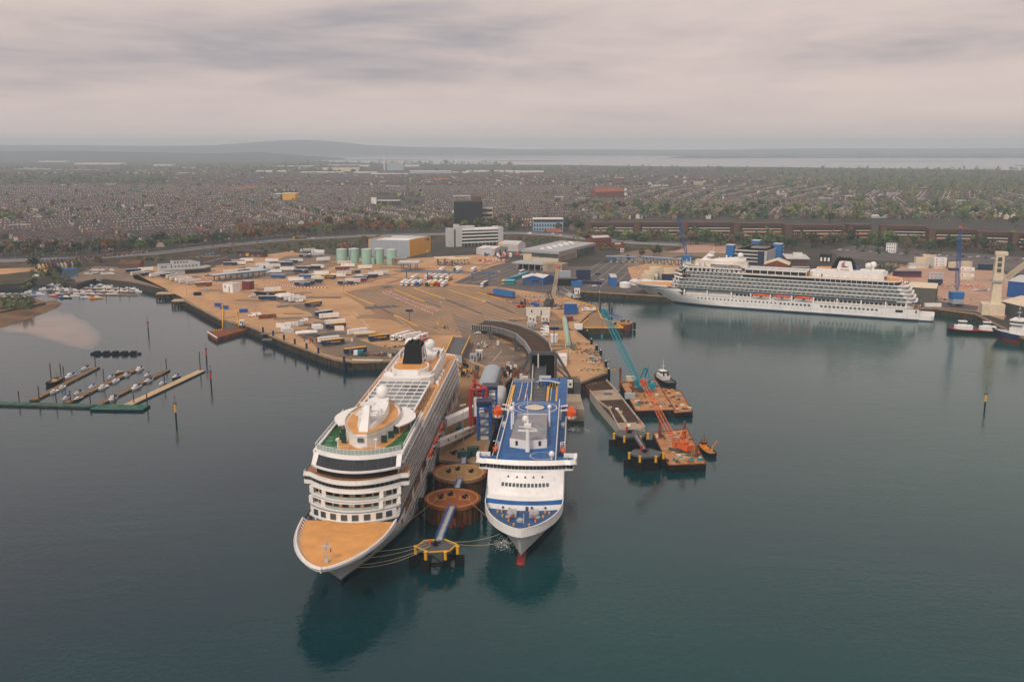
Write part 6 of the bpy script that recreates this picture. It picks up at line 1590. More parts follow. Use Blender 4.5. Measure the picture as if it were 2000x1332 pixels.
shed('pale grey workshop shed left of the yellow-roofed one',(940,498),(966,499),26,6,'ltgrey','ltgrey',2,0,along=False);shed('pale grey workshop shed with dark doors before the yellow-roofed one',(962,499),(992,494),22,6.5,'ltgrey','dirtywhite',2,3,along=False)
shed('white workshop shed with bright yellow roof',(972,490),(1012,492),22,7.5,'ltgrey','yellow',2.5,0);shed('white gabled workshop shed right of the yellow-roofed one',(1012,492),(1026,489),22,9,'white','ltgrey',2.5,0,along=False)
R_,L=bld('terminal','long low grey ferry terminal with flat roof and rooftop units',(1022,508),(1090,513));rz=R_.rotation_euler.z
q_=g(1160,494,ZQ)-R_.location;ex,ey=math.cos(rz)*q_.x+math.sin(rz)*q_.y,-math.sin(rz)*q_.x+math.cos(rz)*q_.y
b=MB();b.prism([(0,0),(L,0),(ex,ey),(ex-L,ey)],0,9,False);b.build('wall','cream',R_)
b=MB();b.prism([(-1.5,-2),(L+2,-2),(ex+2,ey),(ex-L-1,ey)],8.8,11.6,True,True);b.build('roof','grey',R_)
b=MB();b.strip([(L+.1,.5),(L+.1+(ex-L)*.48,ey*.48)],.1,6.0,.3);b.build('pale_wall','concrete',R_);b=MB();b.strip([(L+(ex-L)*.5+.2,ey*.5),(ex+.2,ey)],.2,8.4,.2);b.strip([(L*.25,-.15),(L,-.15)],4.4,8.4,.2);b.build('glazing','glass2',R_)
for k in range(11):
 t=.12+.075*k;x,y=L*.5+(ex-L)*t+(3 if k%2 else-3),ey*t;b=MB();b.box(x-2.2,x+2.2,y-1.6,y+1.6,11.6,12.9);b.build('rooftop_unit','white',R_)
R_,L=bld('terminal_canopy','grey flat entrance canopy in front of the terminal, dark underneath',(1003,527),(1076,531),'canopy')
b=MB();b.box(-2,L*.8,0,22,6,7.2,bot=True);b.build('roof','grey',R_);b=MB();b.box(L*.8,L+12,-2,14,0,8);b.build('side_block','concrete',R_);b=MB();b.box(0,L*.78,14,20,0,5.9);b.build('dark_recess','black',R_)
for x in lsp(0,L*.8,5):b=MB();b.box(x-.3,x+.3,1,1.6,0,6);b.build('column','grey',R_)
shed('blue shed with folded white roof beside the teal coaches, left bay',(1021,557),(1060,557),16,6,'blue','dirtywhite',2.2,2,along=False);shed('blue shed with folded white roof beside the teal coaches, right bay',(1060,557),(1084,554),16,6,'blue','dirtywhite',2.2,1,along=False)
shed('bright blue lean-to shed on the quay beyond the basin',(1193,560),(1204,560),24,8,'brightblue','ltgrey',1.0,0)
cabin(1104,557,20,9,6,'black','long black workshop box beside the basin',roof='dkgrey',win=False);cabin(1103,549,10,6,9,'bluegrey','grey plant room behind the long black workshop box',roof='grey',win=False)
cabin(1126,559,9,5,4.2,'brightblue','small bright blue box on the quay beyond the basin',roof='brightblue',win=False);cabin(1139,547,13,2,9,'navy','large dark blue signboard wall beyond the basin',roof='navy',win=False)
R_=cabin(1215,493,4,3,4,'render_w','tiny hut on the container apron behind the far ship bow')
R_,L=bld('brick_office','red-brick office with steep glazed roof and low annex behind the terminal',(1156,487),(1194,485))
b=MB();b.box(0,L,0,16,0,12);b.build('wall','brick',R_);b=MB();b.loft([[(x,-.5,12),(x,6,15.5),(x,10,15.5),(x,16.5,12)]for x in(-.5,L+.5)],False);b.build('roof','tile',R_);b=MB();b.poly([(2,1.2,13.15),(L-2,1.2,13.15),(L-2,5.2,15.3),(2,5.2,15.3)]);b.build('skylight','ltgrey',R_);winrow(R_,lsp(1,L-1,7),7.5,2,1.6,-.05);winrow(R_,lsp(1,L-1,7),3,2,1.6,-.05)
b=MB();b.box(L-2,L+14,-6,4,0,7);b.build('annex','brick',R_);b=MB();b.box(L+1,L+9,-6.2,-6.05,5,6.6);b.build('sign_board','white',R_)
R_,L=bld('car_park','multi-storey car park with grey decks and bright blue stair towers behind the far cruise ship',(1434,513),(1496,517),'car park');D_=62
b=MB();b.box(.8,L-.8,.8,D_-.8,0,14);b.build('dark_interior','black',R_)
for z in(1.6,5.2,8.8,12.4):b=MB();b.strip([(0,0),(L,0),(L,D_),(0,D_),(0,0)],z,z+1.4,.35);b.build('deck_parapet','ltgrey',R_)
b=MB();b.box(0,L,0,D_,13.4,14.0);b.build('roof_deck','concrete',R_);b=MB();b.box(L*.75,L+.3,-.4,D_*.5,0,13.6);b.build('pale_wall','ltgrey',R_);b=MB();b.box(L*.74,L*.94,-.5,-.3,0,13.4);b.build('dark_glazing','navy',R_)
for x,y in((-4.5,0),(L*.1,D_),(L+1,D_*.6)):
 b=MB();b.box(x-4,x+4,y-3,y+4,0,18);b.build('stair_tower','brightblue',R_);b=MB();b.box(x-4.3,x+4.3,y-3.3,y+4.3,18,18.7);b.build('tower_roof','dirtywhite',R_)
b=MB();b.box(L*.3,L*.8,D_*.35,D_*.6,14,15.2);b.m=1;b.box(L*.34,L*.76,D_*.4,D_*.55,15.2,15.3);b.build('ramp_opening',['concrete','navy'],R_)
shed('long low brown shed with pale roof directly behind the far cruise ship',(1458,541),(1522,546),22,7,'brick2','dirtywhite',1.0)
shed('brick shed with pale gabled roof between the car park and the banded brick office',(1492,535),(1540,537),26,9,'brick','cream',4,0,along=False)
R_,L=bld('brick_office','brown brick office block with white window bands and rows of round-cornered windows',(1535,530),(1580,531));D_=40
b=MB();b.box(0,L,0,D_,0,12);b.build('wall','brickbrown',R_)
for z,m in((1.5,'glass'),(5.2,'glass2'),(8.8,'glass')):winrow(R_,lsp(.5,L-.5,9),z,1.3,1.5,-.06,m);winrow(R_,lsp(1,D_-1,14),z,1.5,1.5,m='glass2',side=L+.06)
b=MB();b.strip([(-.1,-.15),(L+.15,-.15),(L+.15,D_)],4.3,5.0,.2);b.build('white_band','white',R_);b=MB();b.box(-.4,L+.4,-.4,D_+.4,12,12.6);b.build('roof','ltgrey',R_);b=MB();b.box(L*.35,L*.75,12,20,12.6,16.5);b.build('plant_room','dirtywhite',R_)
R_,L=bld('dark_building','small black building with three white doorways behind the far ship funnel',(1600,512),(1622,513));b=MB();b.box(0,L,0,10,0,8);b.build('wall','black',R_);winrow(R_,lsp(0,L,3),1,2,4,-.06,'white','door')
R_,L=bld('white_house','white three-storey Georgian house with small windows in the car park',(1730,493),(1749,494),'house');b=MB();b.box(0,L,0,10,0,11);b.build('wall','white',R_);b=MB();b.loft([[(-.4,-.4,11),(L+.4,-.4,11),(L+.4,10.4,11),(-.4,10.4,11)],[(2,3,13),(L-2,3,13),(L-2,7,13),(2,7,13)]],cap1=True);b.build('roof','slate',R_)
for z in(1.2,4.8,8.2):winrow(R_,lsp(.5,L-.5,4),z,1.0,1.6,-.06)
def tsign(px,py,hh,w,label):
 p=g(px,py,ZQ);R_=T('lane_sign',label,'sign',p,0,'blue lane signs');b=MB();b.cyl(0,0,0,hh,.3,.3,8);b.build('post','steelblue',R_);b=MB();b.box(-w/2,w/2,-.3,.3,hh,hh+1.6);b.build('sign_panel','navy',R_)
for k,a in enumerate(((800,630,7.5,5,'blue T-shaped lane sign at the near end of the marshalling lanes'),(1082,672,9,6,'navy T-shaped lane sign on the works quay'),(1046,567,7,5.5,'red-topped lane sign before the folded-roof blue shed'),(1105,545,6,5,'blue lane sign left of the dark blue signboard wall'),(1167,552,7,5,'blue lane sign right of the dark blue signboard wall'))):tsign(*a)
R_,L=bld('lane_gantry','long blue lattice gantry spanning the parked lorries',(790,545),(960,549),'gantry');b=MB();b.lattice((-3,0,7.2),(L+3,0,7.2),1.6,1.6,26,.2,.12);b.build('truss','steelblue',R_)
for x in(2,L*.27,L*.52,L*.78,L-2):b=MB();b.box(x-.5,x+.5,-.4,.4,0,6.8);b.build('column','steelblue',R_)
R_,L=bld('blue_gangway','long bright blue boat-shaped gangway unit parked on the marshalling lanes',(963,578),(1000,584),'gangway');b=MB();b.prism([(0,0),(L,0),(L,3.5),(0,3.5)],1.4,5.0,False);b.strip([(0,0),(L,0),(L,3.5),(0,3.5),(0,0)],5,5.6,.3);b.build('body','brightblue',R_);b=MB();b.box(.3,L-.3,.3,3.2,4.9,5.0);b.build('floor','dkgrey',R_);b=MB();b.box(-8,L+1,.4,3,.5,1.4);b.build('trailer_bed','maroon',R_)
for x in(-4,L*.5,L-2):b=MB();b.tube((x,.3,.5),(x,3.2,.5),.5,.5,10);b.build('wheel','rubber',R_)
_lu=[];lm=T('lamp_mast','x','lamp mast');b=MB();b.cyl(0,0,0,17,.16,.09,6);b.build('mast','steel',lm);b=MB();b.box(-1.4,1.4,-.3,.3,16.8,17.3);b.build('lamp_head','ltgrey',lm)
for k,(px,py)in enumerate(((432,594),(500,612),(570,592),(610,612),(631,636),(671,571),(684,694),(765,615),(672,548),(594,567),(839,594),(945,638),(932,708),(905,870),(1110,705),(1170,615),(365,580),(516,560),(862,640),(835,523),(975,570),(1060,560),(1252,560),(840,548))):
 place(lm,_lu,g(px,py,ZQ),.3*k,f'slim steel lamp mast of the port yard, {nth(k + 1)} from the quay side'if False else f'slim grey lamp mast of the port yard, {nth(k + 1)} counted','lamp mast','lamp masts of the port yard')
_mesh={}
def cached(key,fn):
 if key not in _mesh:_mesh[key]=fn()
 return _mesh[key]
def boxmesh(name,m,x0,x1,y0,y1,z0,z1):
 def f():
  b=MB();b.box(x0,x1,y0,y1,z0,z1,bot=True);return b.mesh(name,[m])
 return cached((name,m,x0,x1,y0,y1,z0,z1),f)
def chassis():
 b=MB();b.box(.2,13.4,.5,2.0,.85,1.15)
 for x in(9.3,10.6,11.9):
  for y in(.15,2.05):b.tube((x,y,.5),(x,y+.32,.5),.5,.5,8)
 for y in(.5,1.9):b.box(2.6,2.8,y,y+.15,0,.9)
 return b.mesh('chassis',['dkgrey'])
def tankm(m):
 b=MB();b.tube((0,1.25,2.35),(12,1.25,2.35),1.2,1.2,12);b.ball((0,1.25,2.35),1.2,12,6);b.ball((12,1.25,2.35),1.2,12,6);b.box(3,9,1.0,1.5,3.5,3.8);return b.mesh('tank',[m])
def cabm(m):
 b=MB();b.prism([(-3.6,.05),(-1.6,.05),(-1.6,2.45),(-3.6,2.45)],.6,3.0);b.prism([(-3.5,.1),(-1.6,.1),(-1.6,2.4),(-3.5,2.4)],3.0,3.7,True,False,None,[(-2.6,.2),(-1.6,.2),(-1.6,2.3),(-2.6,2.3)]);return b.mesh('cab',[m])
def cabw():
 b=MB();b.box(-3.66,-3.6,.25,2.25,1.9,2.8);b.box(-3.4,-2.5,-.02,.05,1.9,2.7);b.box(-3.4,-2.5,2.45,2.52,1.9,2.7);return b.mesh('windscreen',['glass'])
def cabch():
 b=MB();b.box(-3.4,2.4,.5,2.0,.5,1.0)
 for x in(-2.6,.9,2.0):
  for y in(.0,2.15):b.tube((x,y,.5),(x,y+.35,.5),.5,.5,8)
 return b.mesh('cab_chassis',['dkgrey'])
CN=dict(W='white',N='navy',T='cream',B='blue',G='ltgrey',M='maroon',R='rust',K='black',Y='yellow',E='dkgreen',r='red',n='tanktarp',s='bluegrey')
CW=dict(W='white',N='navy',T='cream-coloured',B='bright blue',G='pale grey',M='maroon',R='rust-brown',K='dark green-black',Y='yellow',E='green',r='red',n='navy and yellow',s='grey')
cnt={}
def trailer(p,q,code,where,cab=None,kind='box',txt=None,L=13.6,group='lorry trailers parked in the port'):
 """nearside bottom edge runs from p to q (as seen); the body lies behind it"""
 d=q-p;rz=math.atan2(d.y,d.x);sc=L/13.6
 kd={'box':'box trailer','tank':'tank trailer','reefer':'refrigerated trailer','flat':'empty flatbed trailer','cont':'container'}[kind]
 key=(code,kd,where,cab);cnt[key]=cnt.get(key,0)+1
 lab=f"{CW[code]} {'lorry with ' + CW[cab] + ' cab' if cab else kd} {where}, {nth(cnt[key])} from the left"
 R_=T({'box':'box_trailer','tank':'tank_trailer','reefer':'box_trailer','flat':'flatbed_trailer','cont':'container'}[kind]if not cab else 'lorry',lab,'lorry'if cab else 'container'if kind=='cont'else 'trailer',(p.x,p.y,ZQ+.06),rz,group)
 m=CN[code]
 if kind=='cont':
  put('body',boxmesh('body',m,0,L,0,2.5,0,2.6),R_)
  b=cached(('cd',L),lambda:(lambda bb:(bb.box(L,L+.06,.15,1.2,.2,2.4),bb.box(L,L+.06,1.3,2.35,.2,2.4),bb.mesh('door',['ltgrey']))[2])(MB()));put('door',b,R_);return R_
 if kind=='tank':put('tank',cached(('tank',m),lambda:tankm(m)),R_)
 elif kind!='flat':
  top='yellow'if code=='n'else 'dirtywhite'if code in 'NBKME'else 'white'
  put('body',boxmesh('body','navy'if code=='n'else m,0,13.6,0,2.5,1.15,3.85),R_)
  put('roof',boxmesh('roof',top,-.03,13.63,-.03,2.53,3.85,4.0),R_)
  put('rear_door',boxmesh('rear_door','dirtywhite'if code in 'WTG'else m,13.6,13.68,.1,2.4,1.25,3.8),R_)
  if kind=='reefer':put('cooling_unit',boxmesh('cooling_unit','ltgrey',-.5,-.05,.4,2.1,2.3,3.7),R_)
 put('chassis',cached('chassis',chassis),R_)
 if cab:
  put('cab',cached(('cab',cab),lambda:cabm(CN[cab])),R_);put('windscreen',cached('cabw',cabw),R_);put('cab_chassis',cached('cabch',cabch),R_)
 if txt:text(txt[0],txt[1],txt[2],R_,(6.8,-.03,2.5),(PI/2,0,0),ext=.01)
 if code=='n':put('side_emblem',boxmesh('side_emblem','yellow',5.2,11.5,-.03,-.01,2.2,2.75),R_);put('side_emblem',boxmesh('side_emblem','yellow',2.6,4.8,-.03,-.01,2.75,3.0),R_)
 R_.scale=(sc,1,1)
 return R_
def batch(f,where,rows):
 for r in rows:
  x0,y0,x1,y1,code=r[:5];kw=r[5]if len(r)>5 else{}
  p,q=f(x0,y0,ZQ),f(x1,y1,ZQ)
  trailer(p,q,code,where,**kw)
cA,cB,cC,cL,cD=crop(300,460,5.882),crop(500,540,5.882),crop(600,380,5),crop(0,480,5.55),crop(900,440,5.55)
RF=dict(kind='reefer')
batch(cL,'in the quay row by the clubhouse',[(1500,285,1625,280,'W'),(1365,300,1560,290,'N'),(1435,335,1590,315,'T'),(1545,342,1670,325,'N'),(1635,350,1775,332,'W')])
batch(cA,'before the control building',[(95,492,280,470,'N'),(165,508,330,480,'G'),(205,530,410,500,'T'),(265,540,465,515,'W'),(308,558,505,530,'W',RF),(385,573,580,553,'G'),(485,595,660,585,'R')])
batch(cA,'in the group beside the timber office',[(890,325,1025,325,'M'),(800,355,985,348,'N'),(900,345,1000,343,'W'),(1000,308,1150,310,'W',RF)])
batch(cA,'behind the check-in canopy',[(1285,312,1430,312,'W'),(1440,350,1600,348,'N'),(1500,325,1660,325,'E'),(1570,318,1705,310,'W'),(1440,345,1515,345,'G'),(1175,368,1290,362,'W'),(1230,393,1390,388,'T'),(1300,380,1450,372,'W'),(1060,418,1230,412,'W',RF),(1120,400,1280,395,'N'),(940,438,1120,430,'N'),(860,445,1050,440,'N'),(795,452,960,450,'T'),(1215,398,1370,390,'W')])
batch(cA,'in the middle trailer rows',[(1305,438,1510,438,'W',RF),(1455,412,1660,410,'W',RF),(1610,438,1800,438,'N'),(1640,402,1825,402,'N'),(1345,498,1530,498,'B'),(1810,382,1975,388,'W'),(1755,395,1920,395,'K'),(1505,455,1690,452,'N',dict(kind='flat')),(1845,458,2040,458,'W',RF)])
batch(cA,'in the front trailer rows',[(1670,500,1845,500,'B'),(1810,515,1990,530,'T'),(1548,535,1725,535,'W',RF),(1670,570,1850,570,'N'),(1617,588,1800,588,'N',dict(txt=('DSV',2.3,'linewhite'))),(1672,258,1825,262,'N',dict(txt=('DSV',2.3,'linewhite'))),(1880,308,2000,300,'W')])
batch(cC,'before the green silos',[(70,790,240,790,'W',RF),(330,715,495,715,'W'),(275,745,405,742,'M'),(380,778,540,775,'N',dict(txt=('DSV',2.2,'linewhite'))),(500,735,645,730,'W'),(290,795,432,790,'T'),(135,830,300,830,'n'),(230,815,340,815,'W'),(300,690,440,688,'T'),(298,888,452,888,'N',dict(txt=('DSV',2.2,'linewhite'))),(370,868,497,870,'T'),(430,858,552,858,'M'),(445,840,590,838,'N'),(480,825,620,820,'W'),(550,825,692,818,'N'),(600,805,738,800,'W'),(655,790,780,788,'G'),(40,820,165,820,'T'),(0,865,100,868,'N'),(105,655,270,645,'W')])
batch(cA,'in the quayside block',[(1280,660,1500,645,'W'),(1330,705,1535,690,'n'),(1205,752,1400,752,'N'),(1420,728,1600,700,'W',dict(kind='tank')),(1445,735,1620,708,'W',dict(kind='tank')),(1470,740,1640,716,'W',dict(kind='tank')),(1515,760,1720,735,'W',RF),(1565,775,1778,752,'W',dict(txt=('MEDION',1.7,'green'))),(1755,836,1972,808,'n')])
batch(cB,'left of the cruise ship funnel',[(695,472,930,440,'N'),(735,500,977,482,'W'),(805,575,1040,555,'W',RF),(805,618,1068,596,'n'),(475,695,740,680,'W',dict(kind='tank')),(530,720,770,690,'R',dict(kind='flat')),(725,780,985,750,'W'),(765,812,1030,782,'n'),(1070,688,1325,655,'W'),(1150,705,1390,690,'T',dict(kind='tank')),(1305,758,1560,730,'n'),(1025,912,1298,880,'n')])
batch(cB,'facing the cruise ship funnel',[(1625,735,1735,705,'W',dict(cab='W')),(1715,740,1830,720,'W',dict(cab='W')),(1870,762,1960,725,'W',dict(cab='W'))])
def lor(f,where,rows):
 for(x0,y0,x1,y1,code,cab)in rows:trailer(f(x0,y0,ZQ),f(x1,y1,ZQ),code,where,cab=cab,group='lorries queueing in the port')
lor(cC,'in the front gantry queue',[(945,890,1025,850,'W','W'),(990,892,1075,855,'W','W'),(1048,892,1125,852,'W','W'),(1098,893,1170,852,'W','B'),(1190,897,1268,860,'W','E'),(1240,897,1315,862,'Y','Y'),(1295,896,1365,858,'Y','r'),(1338,900,1410,862,'W','W')])
lor(cC,'in the rear gantry queue',[(1045,838,1120,808,'W','W'),(1180,828,1240,800,'W','W'),(1225,830,1300,800,'T','r'),(1270,835,1350,800,'W','W'),(1330,835,1400,805,'W','W'),(1385,845,1445,812,'Y','W')])
lor(cC,'before the entry booths',[(1315,760,1388,722,'W','W'),(1460,752,1530,712,'W','E'),(1485,760,1558,722,'W','W'),(1628,758,1705,718,'W','W')])
lor(cC,'right of the parked lorries',[(1728,905,1808,862,'B','W')])
lor(cA,'at the far yard edge',[(1725,195,1830,190,'G','W'),(1840,205,1980,212,'W','W'),(1820,245,1930,240,'G','W')])
lor(cB,'at the quay corner by the ship',[(900,838,990,832,'n','W'),(1200,800,1370,870,'n','W')]if False else[])
CT=dict(kind='cont',L=6.1)
batch(cB,'on the quay edge',[(230,588,300,586,'W',CT),(300,586,342,583,'W',CT),(335,578,382,575,'W',CT),(383,574,430,570,'W',CT),(445,568,512,562,'G',CT),(290,640,350,636,'W',CT),(325,655,402,650,'G',CT),(640,600,690,598,'W',CT),(665,610,732,606,'W',CT),(905,624,1024,620,'W',CT)])
batch(cA,'near the small ramp',[(1215,962,1338,952,'R',dict(kind='cont',L=12)),(700,818,758,822,'B',CT),(765,848,842,848,'B',CT),(985,890,1035,888,'B',CT),(460,692,560,690,'K',CT),(1155,685,1300,695,'K',dict(kind='cont',L=12))])
batch(cD,'on the building site',[(758,870,875,900,'B',dict(kind='cont',L=12))])
def carmesh(m,van):
 b=MB();L,w,hh=(5.6,2.0,2.3)if van else(4.3,1.8,1.45)
 pr=[(-L/2,.35),(-L/2,.85 if not van else 1.1),(-L*.3,1.0 if not van else 1.3),(-L*.2,hh),(L*.36 if not van else L*.49,hh),(L/2,.95 if not van else 2.1),(L/2,.35)]
 b.loft([[(x,-w/2,z)for x,z in pr],[(x,w/2,z)for x,z in pr]],True,True,True);return b.mesh('body',[m])
def carwin(van):
 b=MB();L,w,hh=(5.6,2.0,2.3)if van else(4.3,1.8,1.45);x1=-L*.02 if van else L*.34
 for y in(-w/2-.02,w/2+.02):b.poly([(-L*.24,y,hh*.70),(x1,y,hh*.70),(x1-.1,y,hh*.94),(-L*.17,y,hh*.94)]);b.poly([(-L*.24,y,hh*.70),(-L*.17,y,hh*.94),(x1-.1,y,hh*.94),(x1,y,hh*.70)])
 b.poly([(-L*.305,-w*.42,hh*.7),(-L*.215,-w*.42,hh*.97),(-L*.215,w*.42,hh*.97),(-L*.305,w*.42,hh*.7)]);return b.mesh('window',['glass'])
def carwh(van):
 b=MB();L,w=(5.6,2.0)if van else(4.3,1.8)
 for x in(-L*.32,L*.3):
  for y in(-w/2-.02,w/2-.2):b.tube((x,y,.33),(x,y+.22,.33),.33,.33,8)
 return b.mesh('wheels',['rubber'])
CC=dict(W='white',K='black',S='ltgrey',B='blue',R='red',G='grey',Y='yellow');CCW=dict(W='white',K='black',S='silver',B='blue',R='red',G='grey',Y='yellow');ccn={}
def car(p,rz,c,where,van=False,group='parked cars and vans'):
 key=(c,where,van);ccn[key]=ccn.get(key,0)+1;R_=T('van'if van else 'car',f"{CCW[c]} {'van' if van else 'car'} {where}, {nth(ccn[key])} in line",'van'if van else 'car',p,rz,group)
 put('body',cached(('car',c,van),lambda:carmesh(CC[c],van)),R_);put('window',cached(('cw',van),lambda:carwin(van)),R_);put('wheels',cached(('cwh',van),lambda:carwh(van)),R_)
for k,c in enumerate('WWSGS'):car(g(1036+(k%2)*6,631+k*1.8,L5),.1,c,'in the left row beside the site offices')
for k,c in enumerate('GKSWWWWWW'):car(g(1064+(k%2)*2,631+k*3.2,L5),.05,c,'in the right row before the site offices',k in(4,6))
for a,r_,c,w_,v in((g(585,590,L5),.1,'W','beside the portable cabins on the quay',1),(g(594,628,L5),.3,'W','by the grey containers on the quay',1),(g(493,618,L5),0,'W','next to the rust-brown container',1),(g(503,617,L5),0,'W','next to the rust-brown container',1),(g(493,580,L5),.9,'W','alone below the stacked rust cabins',1),(g(519,564,L5),.2,'S','behind the portable cabins',0),(g(403,567,L5),.1,'S','by the quay row lorry cab',0),(g(570,493,L5),.2,'W','near the motorway embankment',0),(g(949,678,L5),1.2,'S','at the linkspan road lines',0),(g(993,713,L5),1.4,'S','waiting behind the ferry ramp',0),(g(1143,607,L5),.5,'W','on the site by the ramp platform',1),(g(1156,607,L5),.3,'W','on the site by the ramp platform',1),(g(890,665,L5),.3,'S','under the viaduct start',0),(g(933,652,L5),.2,'W','under the viaduct start',0),(g(1161,560,L5),.4,'W','beyond the basin by the skips',0),(g(1176,548,L5),.2,'S','beyond the basin by the lane sign',0),(g(70,541,ZQ),0,'W','on the shore road by the marina',1)):car(a,r_,c,w_,bool(v))
def coach(p,q,m,label):
 d=q-p;R_=T('coach',label,'coach',(p.x,p.y,L5),math.atan2(d.y,d.x),'coaches parked in rows')
 put('body',boxmesh('body',m,0,11.5,0,2.5,.4,3.1),R_);put('roof',boxmesh('roof','white'if m=='dirtywhite'else m,.05,11.4,.05,2.45,3.1,3.3),R_);put('window_band',boxmesh('window_band','glass',-.04,11.0,-.03,2.53,1.7,2.7),R_)
 b=cached('cow',lambda:(lambda bb:([bb.tube((x,y,.5),(x,y+.3,.5),.5,.5,8)for x in(2.2,8.6)for y in(-.05,2.25)],bb.mesh('wheels',['rubber']))[1])(MB()));put('wheels',b,R_)
for k in range(5):coach(cD(470+27*k,645,ZQ),cD(492+27*k,612,ZQ),'yellow'if k==0 else 'coachteal',['bright yellow coach at the left end of the front coach row','teal coach right beside the yellow one','second teal coach from the yellow one','third teal coach from the yellow one','teal coach at the right end of the front coach row'][k])
for k in range(4):coach(cD(556+40*k,604-15*k,ZQ),cD(620+40*k,590-15*k,ZQ),'coachteal',f'teal coach in the slanting rear coach row, {nth(k + 1)} from the front')
coach(cD(655,532,ZQ),cD(700,515,ZQ),'dirtywhite','white coach at the far end of the slanting coach row')
R_=T('tipper_lorry','teal-bodied tipper lorry with white cab on the quay left of the funnel','lorry',cB(1170,915,ZQ),.0);put('cab',boxmesh('cab','white',-2.4,-.2,0,2.4,.6,3.2),R_);put('windscreen',boxmesh('windscreen','glass',-2.45,-2.4,.2,2.2,1.8,2.8),R_);put('chassis',cached('chassis',chassis),R_)
b=MB();b.prism([(0,.3),(6,.3),(6,2.2),(0,2.2)],1.2,3.2,False,True,None,[(-.3,0),(6.3,0),(6.3,2.5),(-.3,2.5)]);b.build('tipper_body','teal',R_);R_.children[2].scale=(.46,1,1)
R_=T('forklift','orange and black heavy forklift truck on the marshalling lanes','forklift',cD(660,890,ZQ),.2);put('body',boxmesh('body','rustorange',-3.5,2,-1.5,1.5,.9,2.2),R_);put('cab',boxmesh('cab','black',-1,1,-1,1,2.2,4.2),R_);put('mast',boxmesh('mast','black',2.2,2.8,-1.2,1.2,.3,6.5),R_);put('counterweight',boxmesh('counterweight','orange',-4.2,-3,-1.4,1.4,.8,2.0),R_)
for x in(-2.4,1.2):
 for y in(-1.7,1.2):b=MB();b.tube((x,y,.8),(x,y+.5,.8),.8,.8,10);o=b.build('wheel','rubber',R_)
R_=T('skip_row','x','x');bpy.data.objects.remove(R_)
for k in range(6):R_=cabin(1131+7.5*k,554+.3*k,6,2.5,2.2,'navy',f'dark blue skip in the row under the signboard wall, {nth(k + 1)} from the left',roof='navy',win=False,name='skip',cat='skip',group='dark blue skips')
def person(loc,top,label,rz=0,legs='navy'):
 R_=T('person',label,'person',loc,rz,'people on the quays');b=MB()
 for y in(-.1,.1):b.tube((0,y,0),(0,y*1.1,.85),.08,.1,6)
 b.build('legs',legs,R_);b=MB();b.loft([[(r*math.cos(2*PI*k/8)*.6,r*math.sin(2*PI*k/8),z)for k in range(8)]for z,r in((.82,.19),(1.1,.2),(1.4,.24),(1.5,.1))],cap1=True)
 for sd in(-1,1):b.tube((0,sd*.24,1.42),(.1,sd*.3,.9),.065,.05,6)
 b.build('jacket',top,R_);b=MB();b.ball((0,0,1.65),.12,8,6,1.2);b.cyl(0,0,1.45,1.6,.06,.06,6)
 for sd in(-1,1):b.ball((.1,sd*.3,.87),.05,5,4)
 b.build('head_and_hands','skin',R_);return R_
person(g(1158,755,3.0),'hiviz','person in orange high-visibility clothes on the dark end of the new deck, left one');person(g(1163,753,3.0),'hiviz','person in orange high-visibility clothes on the dark end of the new deck, right one',1)
person(g(1209,767,4.2),'yellow','person in yellow jacket at the edge of the pale deck section',2);person(s1(59,8.8,30.7),'white','person in white shirt on the cruise ship sport deck',1)
rc=random.Random(21)
def strip_road(name,px,z,w,m,dz=0.0):
 P_=[g(a,c,z)for a,c in px];b=MB();L_,R__=[],[]
 for i,p in enumerate(P_):
  d=(P_[min(i+1,len(P_)-1)]-P_[max(i-1,0)]).normalized();o=Vector((-d.y,d.x,0))*w/2;L_.append(p+o);R__.append(p-o)
 b.loft([[a,c]for a,c in zip(R__,L_)],False);return b.build(name,m,kind='structure'),R__,L_
MW=[(-200,511),(0,509),(150,505),(300,495),(420,481),(560,468),(700,461),(860,457),(1010,455),(1090,459),(1160,467),(1240,474),(1330,478)]
_,Rr,Ll=strip_road('motorway',MW,10.0,30,'road')
mat('embankshed',(0.12,0.115,0.095),0.7)
mat('embank',(0.075,0.058,0.042),0.95,var=0.4,scale=0.08,dirt=(0.04,0.045,0.025),dirt_amt=0.9,dirt_scale=0.03)
b=MB();b.loft([[(p-(q-p)*.45).to_tuple()[:2]+(4.6,),p+Vector((0,0,-.1))]for p,q in zip(Rr,Ll)],False);b.build('embankment','embank',kind='structure')
for nm,pts,hh,m in(('parapet',Rr,1.0,'grey'),('parapet',Ll,1.8,'dkgrey'),('central_reserve',[(a+c)/2 for a,c in zip(Rr,Ll)],.9,'steel')):
 b=MB()
 for p,q in zip(pts,pts[1:]):b.beam(p+Vector((0,0,hh/2)),q+Vector((0,0,hh/2)),.4,hh)
 b.build(nm,m,kind='structure')
b=MB()
for t in(.14,.3,.7,.86):
 for a,c,a2,c2 in zip(Rr,Ll,Rr[1:],Ll[1:]):b.beam(a.lerp(c,t)+Vector((0,0,.03)),a2.lerp(c2,t)+Vector((0,0,.03)),.35,.03)
b.build('lane_lines','linewhite',kind='structure')
def onmw(px,t):
 for i in range(len(MW)-1):
  if MW[i][0]<=px<MW[i+1][0]:
   u=(px-MW[i][0])/(MW[i+1][0]-MW[i][0]);a,c=Rr[i].lerp(Rr[i+1],u),Ll[i].lerp(Ll[i+1],u);d=Rr[i+1]-Rr[i];return a.lerp(c,t)+Vector((0,0,.06)),math.atan2(d.y,d.x)
WALLC=['render_w','render_c','render_t','brickbrown','brick2','render_w','render_t'];ROOFC=['slate','slate2','slate','tile','slate2']
HM={}
